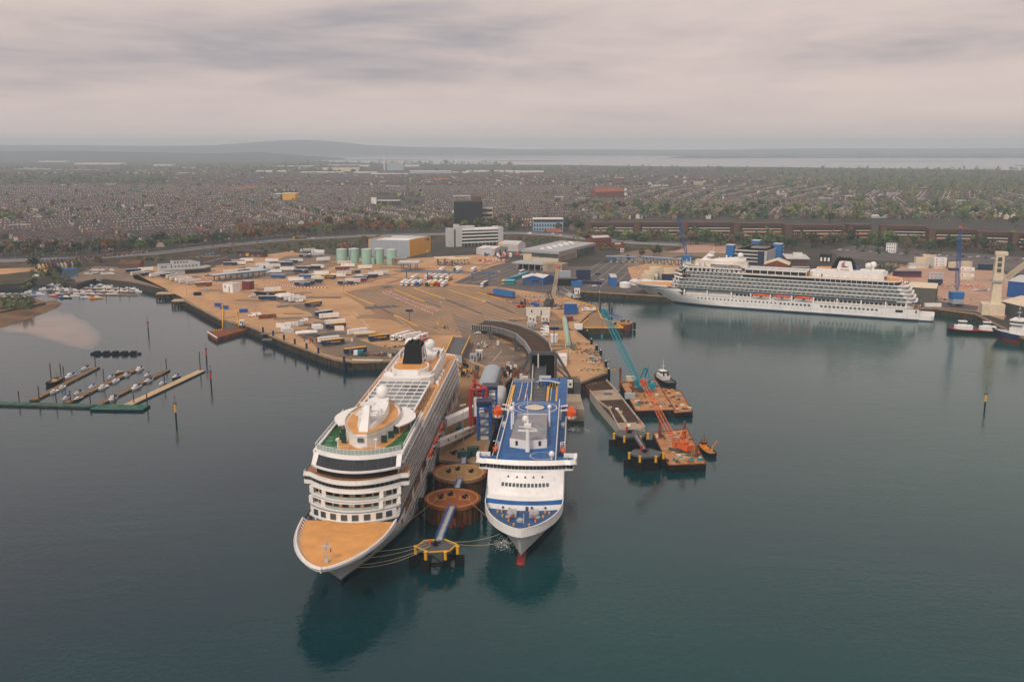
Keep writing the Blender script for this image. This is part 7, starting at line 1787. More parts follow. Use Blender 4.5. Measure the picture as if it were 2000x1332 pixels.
def house_parts(wc,rf):
 k=(wc,rf)
 if k in HM:return HM[k]
 W_,D_,H_,RZ=5.2,8.5,5.6,8.2
 b=MB();b.prism([(-W_/2,0),(W_/2,0),(W_/2,D_),(-W_/2,D_)],0,H_,False)
 for x in(-W_/2,W_/2):q=[(x,0,H_),(x,D_,H_),(x,D_/2,RZ)];b.poly(q if x>0 else q[::-1])
 e=-5.0;b.prism([(-W_/2,e),(.4,e),(.4,0),(-W_/2,0)],0,4.6,False);b.poly([(-W_/2,e,4.6),(.4,e,4.6),(-1.1,e,6.4)])
 wm_=b.mesh('wall',[wc])
 b=MB();b.poly([(-W_/2,-.3,H_-.1),(W_/2,-.3,H_-.1),(W_/2,D_/2,RZ+.1),(-W_/2,D_/2,RZ+.1)]);b.poly([(-W_/2,D_/2,RZ+.1),(W_/2,D_/2,RZ+.1),(W_/2,D_+.3,H_-.1),(-W_/2,D_+.3,H_-.1)])
 b.poly([(-W_/2-.1,e-.2,4.6),(-1.1,e-.2,6.5),(-1.1,2.2,6.5),(-W_/2-.1,.5,4.6)][::-1]);b.poly([(.5,e-.2,4.6),(.5,.5,4.6),(-1.1,2.2,6.5),(-1.1,e-.2,6.5)][::-1])
 rm_=b.mesh('roof',[rf])
 b=MB();b.box(W_/2-.5,W_/2+.2,D_/2-.6,D_/2+.6,7.6,9.3);cm_=b.mesh('chimney',['brick2'])
 b=MB()
 for x,y,z in((-1.9,e-.04,2.9),(-.6,e-.04,.9),(1.2,-.04,3.4),(1.2,-.04,.8)):b.box(x-.5,x+.5,y-.03,y+.03,z,z+1.2)
 HM[k]=(wm_,rm_,cm_,b.mesh('window',['glass']));return HM[k]
hn_={}
def house(p,rz,wc,rf,where,group):
 cw={'render_w':'white','render_c':'cream','render_y':'ochre','render_b':'pale blue','render_t':'tan','brickbrown':'brown','brick2':'brick','brick':'red'}[wc];rw={'slate':'dark slate','slate2':'brown slate','tile':'brown tile','tilered':'orange-red tile'}[rf]
 lab=f'{cw} house with {rw} roof, {where}'
 R_=T('terraced_house',lab,'house',p,rz,group)
 for nm,me in zip(('wall','roof','chimney','window'),house_parts(wc,rf)):put(nm,me,R_)
for k in range(11):
 p=g(84+7.2*k,526-.5*k,ZQ);house(p,-.05,['render_c','render_y','render_t','brick','brick2','render_b','render_c','render_c','brick2','render_w','render_t'][k],ROOFC[k%5],f'in the front boatyard row, {nth(k + 1)} from left','houses by the boatyard')
for k in range(15):
 p=g(152+9.2*k,518-1.0*k,ZQ);house(p,.12,['brick2','render_w','brickbrown','tan','render_c'][k%5].replace('tan','render_t')if k<10 else 'render_c',['tile','slate2','slate'][k%3],f'in the stepped boatyard row, {nth(k + 1)} in line','houses by the boatyard')
def px_of(p):
 dz=p[2]-CAMH;d=p[1]*_c-dz*_s;up=dz*_c+p[1]*_s;return 1000+FPX*p[0]/d,666-FPX*up/d
GAPS=[(875,965,428,470),(990,1110,432,470),(860,1000,446,470),(455,880,444,470),(1120,2100,428,700),(-400,40,470,700),(1640,2100,342,378),(1150,2100,320,344),(528,584,374,398),(725,830,382,412),(1150,1225,372,394),(-300,330,340,362),(470,720,330,340),(700,1100,318,340),(1300,1420,300,335)]
def mwy(px):
 for(x0,y0),(x1,y1)in zip(MW,MW[1:]):
  if x0<=px<=x1:return y0+(y1-y0)*(px-x0)/(x1-x0)
 return 470
cand=[]
def district(ang,x0,x1,y0,y1,sp=27,hw=5.3,jit=0.0):
 c,s=math.cos(ang),math.sin(ang);cx,cy=(x0+x1)/2,(y0+y1)/2;R__=math.hypot(x1-x0,y1-y0)/2;n=int(R__/sp)+1;m=int(R__/hw)+1
 for i in range(-n,n+1):
  for j in range(-m,m+1):
   if(j%23)<2:continue
   u,v=j*hw,i*sp*2
   for side in(0,1):
    vv=v+(18 if side else 0);x,y=cx+c*u-s*vv,cy+s*u+c*vv
    if x0<=x<x1 and y0<=y<y1:cand.append((y,x,ang+(PI if side else 0)))
yy=1130
while yy<2650:
 xx=-.62*(yy+300);step=330
 while xx<.62*(yy+300):
  a=(0.55+rc.uniform(-.12,.12))if xx<.05*yy else(1.15+rc.uniform(-.15,.15))
  if rc.random()<.12:a+=PI/2
  district(a,xx,xx+step,yy,yy+step);xx+=step
 yy+=330
def okpx(x,y,z=5):
 px,py=px_of((x,y,z))
 if not-60<px<2060:return None
 if py>mwy(px)-11:return None
 for gx0,gx1,gy0,gy1 in GAPS:
  if gx0<px<gx1 and gy0<py<gy1:return None
 return px,py
vis=[]
for y,x,a in cand:
 q=okpx(x,y)
 if q:vis.append((y,x,a,q[0]))
vis.sort()
near_h=[]
for k,(y,x,a,px)in enumerate(vis[:274]):
 wc=rc.choice(WALLC);wc=wc if rc.random()<.9 else rc.choice(['render_b','render_y','brick'])
 near_h.append((px,x,y,a,wc,rc.choice(ROOFC),'nearest streets'if k<90 else 'second streets'if k<180 else 'third streets'))
hc_={}
for px,x,y,a,wc,rf,band in sorted(near_h):
 kk=(wc,rf,band);hc_[kk]=hc_.get(kk,0)+1;house((x,y,ZQ),a,wc,rf,f'{band} behind the motorway, {nth(hc_[kk])} from left','terraced houses behind the motorway')
def massed(name,items,label,simple):
 mats=['render_w','render_c','render_t','brickbrown','brick2','slate','slate2','tile','tilered'];b=MB()
 for(y,x,a,px)in items:
  c,s=math.cos(a),math.sin(a);W_=2.6 if not simple else 4.2;D_=8.5 if not simple else 9.5;H_=10.5+rc.uniform(-.3,.5);RZ=H_+2.7+rc.uniform(-.2,.3)
  wm_=rc.choice((0,1,2,3,4,3,3,4,4));rm_=rc.choice((5,6,5,6,7))if rc.random()>.006 else 8
  def P_(u,v,z):return(x+c*u-s*v,y+s*u+c*v,z)
  i=b.pts([P_(-W_,0,4.5),P_(W_,0,4.5),P_(W_,0,H_),P_(-W_,0,H_),P_(-W_,D_/2,RZ),P_(W_,D_/2,RZ),P_(-W_,D_,H_),P_(W_,D_,H_),P_(-W_,D_,4.5),P_(W_,D_,4.5)])
  b.face((i,i+1,i+2,i+3),wm_);b.face((i+3,i+2,i+5,i+4),rm_);b.face((i+4,i+5,i+7,i+6),rm_);b.face((i+6,i+7,i+9,i+8),wm_);b.face((i,i+3,i+4,i+6,i+8),wm_);b.face((i+1,i+9,i+7,i+5,i+2),wm_)
  if not simple:
   i=b.pts([P_(-W_,-4.6,4.5),P_(.3,-4.6,4.5),P_(.3,-4.6,9.4),P_(-1.1,-4.6,11),P_(-W_,-4.6,9.4),P_(.3,0,9.4),P_(-W_,0,9.4),P_(-1.1,1.5,11)])
   w2=wm_ if rc.random()<.72 else rc.choice((0,0,1));b.face((i,i+1,i+2,i+3,i+4),w2);b.face((i+2,i+5,i+7,i+3),rm_);b.face((i+4,i+3,i+7,i+6),rm_)
   if rc.random()<.55:q=P_(W_-.3,D_/2,0);b.cbox(q[0],q[1],RZ-.8,.8,.8,1.8);
 o=b.build(name,mats,kind='stuff');o['label']=label
massed('terraced_houses',[(y+0,x,a,px)for(y,x,a,px)in vis[274:]],'mass of terraced houses filling the city',False)
far=[];cand=[]
yy=2650
while yy<5600:
 xx=-.62*yy;step=520
 while xx<.62*yy:
  district(rc.uniform(.3,1.4),xx,xx+step,yy,yy+step,42,9.0);xx+=step
 yy+=520
for y,x,a in cand:
 q=okpx(x,y)
 if q and q[1]>318+(0 if q[0]<500 else 8)and rc.random()<.9:far.append((y,x,a,q[0]))
massed('distant_houses',far,'far roofs of the city fading into haze',True)
def crown_mesh(m,seed,n=230,H_=9.0,Rr_=4.2,sz=.75):
 r_=random.Random(seed);b=MB();cl=[(r_.uniform(-.55,.55)*Rr_,r_.uniform(-.55,.55)*Rr_,H_*r_.uniform(.42,.85),Rr_*r_.uniform(.38,.6))for _ in range(8)]
 for k in range(n):
  cx,cy,cz,cr_=r_.choice(cl);v=Vector((r_.gauss(0,1),r_.gauss(0,1),r_.gauss(0,.8))).normalized()*cr_*r_.uniform(.55,1.05);p=Vector((cx,cy,cz))+v
  d1=Vector((r_.gauss(0,1),r_.gauss(0,1),r_.gauss(0,1))).normalized();d2=d1.orthogonal().normalized();s_=sz*r_.uniform(.5,1.2)
  b.poly([p-d1*s_-d2*s_*.6,p+d1*s_-d2*s_*.5,p+d1*s_*.7+d2*s_,p-d1*s_*.8+d2*s_*.7])
 return b.mesh('crown',[m])
def trunk_mesh():
 b=MB();b.cyl(0,0,0,5.0,.32,.16,6)
 for k in range(4):a=k*1.6+.4;b.tube((0,0,2.6+.5*k),(1.9*math.cos(a),1.9*math.sin(a),5.2+.4*k),.13,.05,4)
 return b.mesh('trunk',['bark'])
TK=trunk_mesh();CRN={}
TW=dict(leaf_g='green',leaf_d='dark green',leaf_y='yellow-green',leaf_o='russet',leaf_b='bare brown',leaf_p='pale blossoming')
tn={}
def tree(p,m,s_,where,group,slim=1.0):
 k=(m,rc.randrange(4))
 if k not in CRN:CRN[k]=crown_mesh(m,hash(m)%97+k[1]*13,230 if m not in('leaf_b','leaf_o')else 260)
 tn[(m,where)]=tn.get((m,where),0)+1
 R_=T('tree',f'{nth(tn[(m, where)])} {TW[m]} tree from the left {where}','tree',p,rc.uniform(0,6),group);R_.scale=(s_*slim,s_*slim,s_)
 put('trunk',TK,R_);put('crown',CRN[k],R_)
def trees(n,x0,x1,yf,spread,ms,where,group,s0=.8,s1=1.25,z=ZQ):
 for k in range(n):
  px=x0+(x1-x0)*(k+rc.uniform(.1,.9))/n;py=yf(px)+rc.uniform(-spread,spread);tree(g(px,py,z),rc.choice(ms),rc.uniform(s0,s1),where,group)
trees(36,0,330,lambda x:mwy(x)-9,6,['leaf_d','leaf_g','leaf_b','leaf_d','leaf_o'],'along the left motorway verge','trees of the motorway verge',1.1,1.9)
trees(20,330,480,lambda x:mwy(x)-6,2,['leaf_d','leaf_g','leaf_b'],'along the verge left of the motorway lorry','trees of the motorway verge',.9,1.6)
trees(56,470,890,lambda x:mwy(x)-9,7,['leaf_o','leaf_b','leaf_o','leaf_b','leaf_g','leaf_y'],'in the russet belt behind the motorway','trees of the russet belt',1.3,2.0)
trees(14,700,745,lambda x:474-(x-700)*.1,3,['leaf_o','leaf_b'],'on the bank left of the lettered warehouse','trees of the russet belt',.5,.8)
trees(30,880,1160,lambda x:mwy(x)-12,8,['leaf_b','leaf_g','leaf_y','leaf_d','leaf_b'],'around the dark tower','trees around the dark tower',1.2,2.0)
trees(72,1140,2010,lambda x:472+(x-1140)*.022,8,['leaf_d','leaf_g','leaf_b','leaf_d','leaf_b','leaf_g'],'in front of the long brick flats','trees before the long brick flats',1.3,2.0)
trees(70,1120,2010,lambda x:418+4*math.sin(x*.02)+(x-1120)*.008,11,['leaf_g','leaf_y','leaf_d','leaf_b','leaf_g','leaf_p'],'behind the long brick flats','trees behind the long brick flats',1.4,2.2)
for px,py,m,s_ in((152,530,'leaf_g',1.2),(118,537,'leaf_d',.9),(70,525,'leaf_d',1.5),(192,516,'leaf_b',1),(1228,512,'leaf_b',.8),(1254,502,'leaf_b',1.0),(1277,500,'leaf_g',1.0),(1287,498,'leaf_d',1.2),(996,478,'leaf_g',.7),(95,543,'leaf_d',.7),(105,549,'leaf_d',.5),(1715,498,'leaf_d',.8),(1770,500,'leaf_g',.7)):
 tree(g(px,py,ZQ),m,s_,'standing alone near the '+('boatyard'if px<300 else 'passport booths'if px<1400 else 'white house'),'single trees of the port')
def woods(name,rects,n,label,seed,ms=('leaf_d','leaf_g','leaf_b','leaf_y'),k0=1.0):
 r_=random.Random(seed);b=MB();tot=sum((q[1]-q[0])*(q[3]-q[2])for q in rects)
 for x0,x1,y0,y1 in rects:
  for k in range(max(3,int(n*(x1-x0)*(y1-y0)/tot))):
   p=g(r_.uniform(x0,x1),r_.uniform(y0,y1),ZQ);b.m=r_.randrange(len(ms));s_=r_.uniform(3,6.5)*(1+p.y/9000)*k0
   for j in range(14):
    q=p+Vector((r_.gauss(0,.5),r_.gauss(0,.5),abs(r_.gauss(.8,.5))))*s_;d1=Vector((r_.gauss(0,1),r_.gauss(0,1),r_.gauss(0,.7))).normalized();d2=d1.orthogonal().normalized();w_=s_*r_.uniform(.25,.55)
    b.poly([q-d1*w_-d2*w_*.6,q+d1*w_-d2*w_*.5,q+d1*w_*.7+d2*w_,q-d1*w_*.8+d2*w_*.7])
 o=b.build(name,list(ms),kind='stuff');o['label']=label
woods('woods',[(-50,340,342,360),(140,560,326,338),(0,140,330,337),(450,720,331,340),(840,1000,335,342),(1000,1420,328,340),(1420,2050,331,345),(1640,2050,346,374),(1480,1640,352,366),(1760,2050,376,386),(540,720,318,326),(700,1000,318,325)],2300,'far wooded belts between the city and the harbour',3)
woods('street_trees',[(0,880,345,440),(880,2030,345,415),(1120,2030,395,432)],1250,'scattered street trees among the far roofs',4)
woods('scrub',[(60,120,530,546),(105,140,545,556),(40,62,556,566),(0,60,582,606),(1140,1300,474,480),(20,100,508,520)],240,'scrub bushes on the banks',5,('leaf_d','leaf_b','leaf_g'),.3)
woods('park_trees',[(1120,2040,464,479),(1120,2040,402,428),(1120,2040,410,428),(880,1150,440,452)],420,'park trees around the long brick flats',12,('leaf_d','leaf_g','leaf_g','leaf_b','leaf_y'),1.15)
woods('embankment_bushes',[(40,330,500,512),(330,450,486,496),(450,700,474,490),(940,1160,463,476),(1160,1300,482,490),(60,140,508,522)],520,'bushes on the motorway bank',6,('leaf_d','leaf_b','leaf_o','leaf_g'),.42)
def block(label,x0,x1,py,hpx,depth,wallm,roofm='ltgrey',name='building',cat='building',rows=0,cols=0,winm='glass',band=None,group=None,slant=0.0):
 p,q=g(x0,py+slant,ZQ),g(x1,py-slant,ZQ);d=q-p;L=d.length;H_=hpx*p.y/FPX;R_=T(name,label,cat,p,math.atan2(d.y,d.x),group)
 b=MB();b.prism([(0,0),(L,0),(L,depth),(0,depth)],0,H_,False);b.build('wall',wallm,R_);b=MB();b.box(-.4,L+.4,-.4,depth+.4,H_,H_+.6);b.build('roof',roofm,R_)
 for r in range(rows):
  z=H_*(r+.3)/rows
  if cols:winrow(R_,lsp(.5,L-.5,cols),z,L/cols*.5,H_/rows*.5,-.08,winm)
  else:b=MB();b.box(.3,L-.3,-.15,-.02,z,z+H_/rows*.55);b.build('window_band',winm,R_)
 return R_,L,H_
R_,L,H_=block('black glass office tower with a rooftop plant box, the darkest block of the skyline',887,941,447,50,40,'black','black','tower_block','tower',9,9)
b=MB();b.box(L*.62,L*.95,8,28,H_,H_+9);b.build('plant_box','brickbrown',R_)
block('beige wing beside the black tower',941,962,444,36,24,'cream','grey',rows=4)
block('brick flats with white bays left of the turquoise office',997,1045,443,17,16,'brick','slate',rows=3,cols=9,winm='render_w')
R_,L,H_=block('turquoise-blue office with square windows and white roof',1041,1100,453,24,30,'skyblue','dirtywhite',rows=3,cols=11);b=MB();b.box(.5,L-.5,-.2,-.05,H_*.82,H_*.97);b.build('glazed_top','glass',R_)
R_,L=shed('small house with bright orange-red roof below the turquoise office',(1070,462),(1098,461),14,5,'brick','tilered',4,0,'house','house')
block('ochre and cream block standing out of the left roofs',548,577,391,12,40,'wareyellow','cream');block('cream wing of the ochre block',534,552,391,11,40,'cream','cream',rows=3)
block('long brick school with white gable tower in the middle distance',735,780,403,10,30,'brick2','ltgrey',rows=2);block('white slab beside the long brick school',725,735,404,17,8,'white','white')
block('long pale low roof in front of the school',628,676,405,5,20,'render_w','white');block('cream block of flats on the left edge of the roofs',20,53,448,8,14,'cream','grey',rows=2,cols=5)
for k,(x0,x1)in enumerate(((1164,1184),(1182,1204),(1202,1219))):shed(f'red-brick school wing with orange-red roof, {nth(k + 1)} of three',(x0,387-k),(x1,386-k),20,13,'brick','tilered',9,0,'school','school',group='red-roofed school')
shed('brick hall with steep gable right of the turquoise office',(1175,418),(1195,418),30,12,'brick','slate2',9,0,'hall','hall',along=False)
for k,(x0,x1,py)in enumerate(((456,478,374),(478,505,372),(436,452,378),(595,606,363),(846,874,355))):shed(f'row of bright orange-red roofs among the dark roofs, {nth(k + 1)} from the left',(x0,py),(x1,py),16,6,'render_c','tilered',5,0,'house row','house_row',group='orange-red roofs in the city')
R_,L,H_=block('dark timber-clad sports hall with pale sloping roof in the russet belt',645,682,450,9,30,'brick2','bluegrey')
far_sheds=[(30,95,335,4,'steelblue'),(95,192,335,3,'dirtywhite'),(45,72,332,3,'dirtywhite'),(145,240,322,3,'cream'),(75,130,317,2,'cream'),(176,230,312,2,'dirtywhite'),(300,336,328,6,'ltgrey'),(345,380,331,3,'dirtywhite'),(345,378,342,3,'dirtywhite'),(262,292,337,3,'dirtywhite'),(196,258,334,2,'steelblue'),(112,140,365,3,'ltgrey'),(498,560,337,3,'cream'),(530,612,328,3,'dirtywhite'),(585,668,341,4,'cream'),(630,662,333,4,'cream'),(660,700,335,6,'cream'),(640,720,326,3,'dirtywhite'),(690,735,342,5,'dirtywhite'),(720,795,344,4,'cream'),(800,880,343,8,'bluegrey'),(875,920,341,4,'cream'),(910,955,338,4,'dirtywhite'),(965,1010,339,5,'cream'),(1005,1062,341,6,'cream'),(780,818,326,3,'dirtywhite'),(1130,1146,337,2,'cream'),(1745,1785,381,3,'dirtywhite'),(1705,1728,384,3,'render_w'),(1905,1950,416,5,'cream'),(1950,1998,424,6,'cream'),(1790,1865,421,5,'dirtywhite'),(1700,1770,426,4,'ltgrey'),(1955,2010,412,6,'cream')]
for k,(x0,x1,py,hp,m)in enumerate(far_sheds):block(f'long low pale shed in the far industrial belt, {nth(k + 1)} counted from the left'if py<346 else f'pale block among the trees behind the flats, number {k - 26} from the left'if False else f'long low pale block far behind the port, {nth(k + 1)} counted',x0,x1,py,hp,60 if py<346 else 20,m,'white'if m!='steelblue'else 'dirtywhite','industrial_shed','shed',group='far pale industrial sheds')
R_,L,H_=block('pale grey incinerator block with a thin chimney in the far industrial belt',756,788,333,13,60,'bluegrey','ltgrey');b=MB();b.cyl(-14,10,0,H_*2.3,4,3,10);b.build('chimney','dirtywhite',R_)
rb_=random.Random(77)
for k in range(30):
 x0=20+66*k+rb_.uniform(-20,20);py=rb_.uniform(352,425)if x0<880 else rb_.uniform(345,405);w=rb_.uniform(14,34);m=rb_.choice(['brick2','cream','brick','render_w','ltgrey','brickbrown'])
 block(f'flat-roofed {dict(brick2="dark brick", cream="cream", brick="red brick", render_w="white", ltgrey="grey", brickbrown="brown brick")[m]} block rising above the terraced roofs, {nth(k + 1)} from the left',x0,x0+w,py,rb_.uniform(5,9),rb_.uniform(12,25),m,rb_.choice(['grey','ltgrey','slate']),rows=rb_.choice((2,3)),cols=int(w/3),group='flat-roofed blocks among the terraces')
fx=[(1143,1238,463),(1238,1330,463),(1330,1428,464),(1432,1528,466),(1532,1645,470),(1655,1700,470),(1718,1808,473),(1812,1905,480),(1908,1968,486),(1975,2060,489)]
for k,(x0,x1,py)in enumerate(fx):
 R_,L,H_=block(f'long brown brick block of flats with cream and orange balcony bands, {nth(k + 1)} from the left',x0,x1,py,27+k*.6,15,'brick2','brickbrown','apartment_block','flats',group='long brick flats',slant=-.8 if k>5 else 0)
 b=MB();b.box(.2,L*.12,-2.4,0,0,H_+1.2);b.build('stair_tower','brickbrown',R_)
 for z,m in((.18,'cream'),(.36,'rustorange'),(.44,'render_w'),(.62,'cream')):b=MB();xa=L*(.14+.05*rc.random());b.box(xa,L*.97,-1.1,-.2,H_*z,H_*z+1.0);b.build('balcony_front',m,R_)
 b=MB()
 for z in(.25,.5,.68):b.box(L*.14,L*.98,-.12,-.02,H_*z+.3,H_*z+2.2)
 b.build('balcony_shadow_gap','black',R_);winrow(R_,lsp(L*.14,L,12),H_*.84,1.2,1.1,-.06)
for k,(px,t,m,v)in enumerate(((447,.3,'R',0),(520,.3,'S',0),(606,.3,'W',0),(455,.75,'G',0),(1009,.7,'R',0),(1038,.25,'W',1),(1075,.7,'W',0),(859,.7,'B',0),(700,.3,'S',0),(1100,.3,'W',0),(262,.7,'W',1))):
 q,rz_=onmw(px,t);car(q,rz_,m,'driving on the motorway',bool(v),'motorway traffic')
q,rz_=onmw(571,.2);L_=trailer(q,q+Vector((math.cos(rz_),math.sin(rz_),0)),'n','driving on the motorway',cab='Y');L_.location=q;L_.rotation_euler.z=rz_
_mu=[];lp=T('street_lamp','x','street lamp');b=MB();b.cyl(0,0,0,11,.14,.09,5);b.beam((0,-1.6,10.9),(0,1.6,10.9),.2);b.build('post','steel',lp)
for k in range(34):
 px=-10+40*k;q=onmw(px,.5)
 if q:place(lp,_mu,q[0],q[1],f'grey twin-arm street lamp on the motorway, {nth(k + 1)} from the left','street lamp','motorway street lamps')
cM=crop(0,660,4.545)
SB=[(6,642),(40,630),(75,618),(108,612),(140,618),(168,632),(186,650),(191,664),(180,675),(165,680),(140,676),(100,664),(60,652),(25,650)]
for k,(f_,cc)in enumerate(((1.12,(0.016,0.040,0.046)),(1.05,(0.040,0.050,0.050)),(1.0,(0.075,0.066,0.058)),(.93,(0.11,0.083,0.066)),(.82,(0.145,0.098,0.072)),(.62,(0.165,0.108,0.076)))):
 mat(f'shoal{k}',cc,0.13,var=0.25,scale=0.05,dirt=(0.08,0.065,0.055),dirt_amt=0.5,dirt_scale=0.04,spec=0.5)
 b=MB();o_=[]
 for j in range(56):
  u=j/4;i_=int(u);a_,c_=SB[i_%14],SB[(i_+1)%14];t_=u-i_;w_=1+.035*math.sin(j*1.7+k)+.03*math.sin(j*.6+2*k)
  o_.append((120+(a_[0]+(c_[0]-a_[0])*t_-120)*f_*w_,648+(a_[1]+(c_[1]-a_[1])*t_-648)*f_*w_))
 b.poly([(p[0],p[1],.03+.012*k)for p in ccw(xy([g(*q)for q in o_]))]);b.build('sandbank',f'shoal{k}',kind='structure')
def bank(name,px0,px1,z,m):
 o_=[g(a,c,0)for a,c in px0];i_=[g(a,c,z)for a,c in px1];b=MB();b.loft([[Vector((p.x,p.y,-.3))for p in o_],i_],True,False,True);return b.build(name,m,kind='structure')
bank('mudbank',[(-260,700),(0,645),(60,624),(110,604),(124,592),(108,586),(84,588),(64,580),(0,574),(-260,580)],[(-260,680),(0,622),(58,608),(98,596),(112,592),(100,590),(80,590),(62,584),(0,578),(-260,584)],1.6,'mud')
bank('spit',[(-260,640),(0,610),(50,604),(78,594),(66,580),(0,573),(-260,578)],[(-260,625),(0,600),(48,594),(66,588),(58,579),(0,571),(-260,575)],3.2,'scrub')
b=MB();b.beam(g(0,610,2.2),g(88,592,2.0),1.4,.8);b.beam(g(62,600,2.0),g(88,594,2.0),1,.6);tag(b.build('sea_wall','quaywall'),'low dark sea wall along the muddy spit on the left','wall')
sheet('spit_car_park',[(-120,600),(0,592),(40,588),(56,582),(0,574),(-120,578)],3.25,'asphalt2')
for k in range(9):car(g(4+13*(k%4)+3*(k//4),576+6*(k//4),3.27),.1,'WSGSWGSWS'[k],'in the car park on the spit')
bt={}
def boat_mesh(key):
 L,hm,cm,can=key;B=L*.16;b=MB();rg=[]
 for k in range(11):
  s=k/10;x=(s-.5)*L;w=B*max(.04,(1-max(0,(s-.35)/.65)**2.3))**.75*(1 if s>.08 else.88);sh=.75+.45*s*s;rg.append([(x,-w,sh),(x,-w*.8,-.2),(x,w*.8,-.2),(x,w,sh)])
 b.loft(rg,False,True);hu=b.mesh('hull',[hm])
 b=MB();b.loft([[(r[0][0],r[0][1]*.95,r[0][2])for r in rg],[(r[3][0],r[3][1]*.95,r[3][2])for r in rg]],False);dk=b.mesh('deck',['white'if hm!='rust'else 'palewood'])
 b=MB();q=[(-L*.12,-B*.6),(L*.14,-B*.55),(L*.27,0),(L*.14,B*.55),(-L*.12,B*.6)];b.prism(q,.8,1.55 if L<9 else 2.0,True,False,None,[(x*.8,y*.8)for x,y in q]);cb=b.mesh('cabin',[cm])
 b=MB();b.box(-L*.40,-L*.10,-B*.55,B*.55,1.0,1.9);cn_=b.mesh('canopy',[can])if can else None
 b=MB();b.strip([(-L*.1,-B*.6),(L*.13,-B*.52),(L*.24,0),(L*.13,B*.52),(-L*.1,B*.6)],1.1,1.4,.06);return hu,dk,cb,cn_,b.mesh('window',['glass'])
HW=dict(white='white',navy='navy-hulled',rust='wooden',yellow='yellow-hulled',orange='orange-hulled')
bn={}
def boat(p,rz,L,hm='white',can=None,mast=0,where='',group='boats on the pontoons',cm='white'):
 k=(round(L*2)/2,hm,cm,can)
 if k not in bt:bt[k]=boat_mesh(k)
 nm='sailing_boat'if mast else 'motor_boat';lb=f"{HW[hm]} {nm.replace('_', ' ')}"+({'blue':' with blue cover','navy':' with navy cover','black':' with black cover','orange':' with orange cover',None:''}[can]);bn[(lb,where)]=bn.get((lb,where),0)+1
 R_=T(nm,f'{lb} {where}, {nth(bn[(lb, where)])} of its kind','boat',p,rz,group)
 for n_,me in zip(('hull','deck','cabin','canopy','window'),bt[k]):
  if me:put(n_,me,R_)
 if mast:b=MB();b.tube((L*.08,0,1),(L*.08,0,mast),.09,.05,5);b.tube((L*.08,0,2.2),(-L*.32,0,2.3),.07,.06,5);b.tube((L*.08,0,mast),(L*.48,0,1.2),.03,.03,3);b.tube((L*.08,0,mast),(-L*.48,0,1),.03,.03,3);b.build('mast','steel',R_)
def pontoon(pts,z,w,m,label,side='quaywall'):
 R_=T('pontoon',label,'pontoon')
 P_=[cM(a,c,z)for a,c in pts];b=MB()
 for p,q in zip(P_,P_[1:]):b.beam(p-Vector((0,0,.4)),q-Vector((0,0,.4)),w*.98,.8)
 b.build('float',side,R_);n=0
 for p,q in zip(P_,P_[1:]):
  k_=max(1,int((q-p).length/9));d=(q-p).normalized()*.06
  for j in range(k_):b=MB();b.beam(p.lerp(q,j/k_)+d+Vector((0,0,.06)),p.lerp(q,(j+1)/k_)-d+Vector((0,0,.06)),w,.12);b.build('deck_panel',m,R_)
pontoon([(-40,578),(835,602)],.9,4.6,'algae','long green-topped main walkway of the near marina');pontoon([(835,612),(1300,618)],.9,9,'algae','wide green-topped end of the near marina walkway','rubber')
for a,m,lb in(((290,550,860,258),'wood','first finger pontoon from the left of the near marina'),((590,575,1215,272),'wood','second finger pontoon from the left of the near marina'),((870,590,1485,282),'wood','third finger pontoon from the left of the near marina'),((1125,598,1790,288),'palewood','pale newly planked finger pontoon of the near marina')):pontoon([a[:2],a[2:]],.7,3.6 if m!='palewood'else 4.6,m,lb)
d=cM(290,550)-cM(860,258);BA=math.atan2(d.y,d.x)
for cx,cy,L,hm,can,mast in((620,348,11,'white','blue',0),(755,280,8.5,'white','navy',11),(550,448,7.5,'white',None,0),(478,485,7.5,'white',None,0),(815,445,8,'white','blue',0),(912,448,9.5,'white',None,11),(690,500,7.5,'white','navy',8),(585,545,7.5,'white','blue',0),(690,550,8,'navy',None,0),(1000,548,9.5,'white','navy',9),(980,360,7,'white','blue',0),(1052,318,8,'rust',None,10),(1122,338,7.5,'white','navy',0),(1022,392,8.5,'white',None,0),(1235,288,10,'white','navy',16),(1305,338,8,'white','blue',12),(1315,388,8.5,'white','navy',0),(1205,448,10.5,'white','navy',0),(1440,412,8.5,'white','blue',13),(1560,355,8.5,'navy','blue',0)):
 boat(cM(cx,cy),BA+rc.uniform(-.12,.12),L,hm,can,mast,'at the near marina')
workboat('rusty brown workboat with a littered deck at the first finger pontoon',cM(480,405),BA,15,'rubber','rusttop','palewood','wood','wood','workboat','workboat',H=1.0,househ=(.8,1.2),hx=-.2)
pu={}
def pile(f,cx,cy,hh,label,m='quaywall'):
 p=f(cx,cy);b=MB();b.cyl(p.x,p.y,-1,hh,.28,.28,8);b.cyl(p.x,p.y,hh,hh+.3,.3,.05,8);tag(b.build('mooring_pile',m),label,'pile','mooring piles of the marinas')
for k,(cx,cy,h_)in enumerate(((455,372,9),(545,372,9),(573,400,9),(848,252,6),(925,405,8),(1478,277,6),(1778,280,10),(1463,430,7),(172,580,6),(352,588,6),(502,590,6),(627,575,6),(803,588,6),(1190,585,5),(1310,620,7),(1022,590,5),(342,480,3))):pile(cM,cx,cy,h_,f'dark mooring pile of the near marina, {nth(k + 1)} counted')
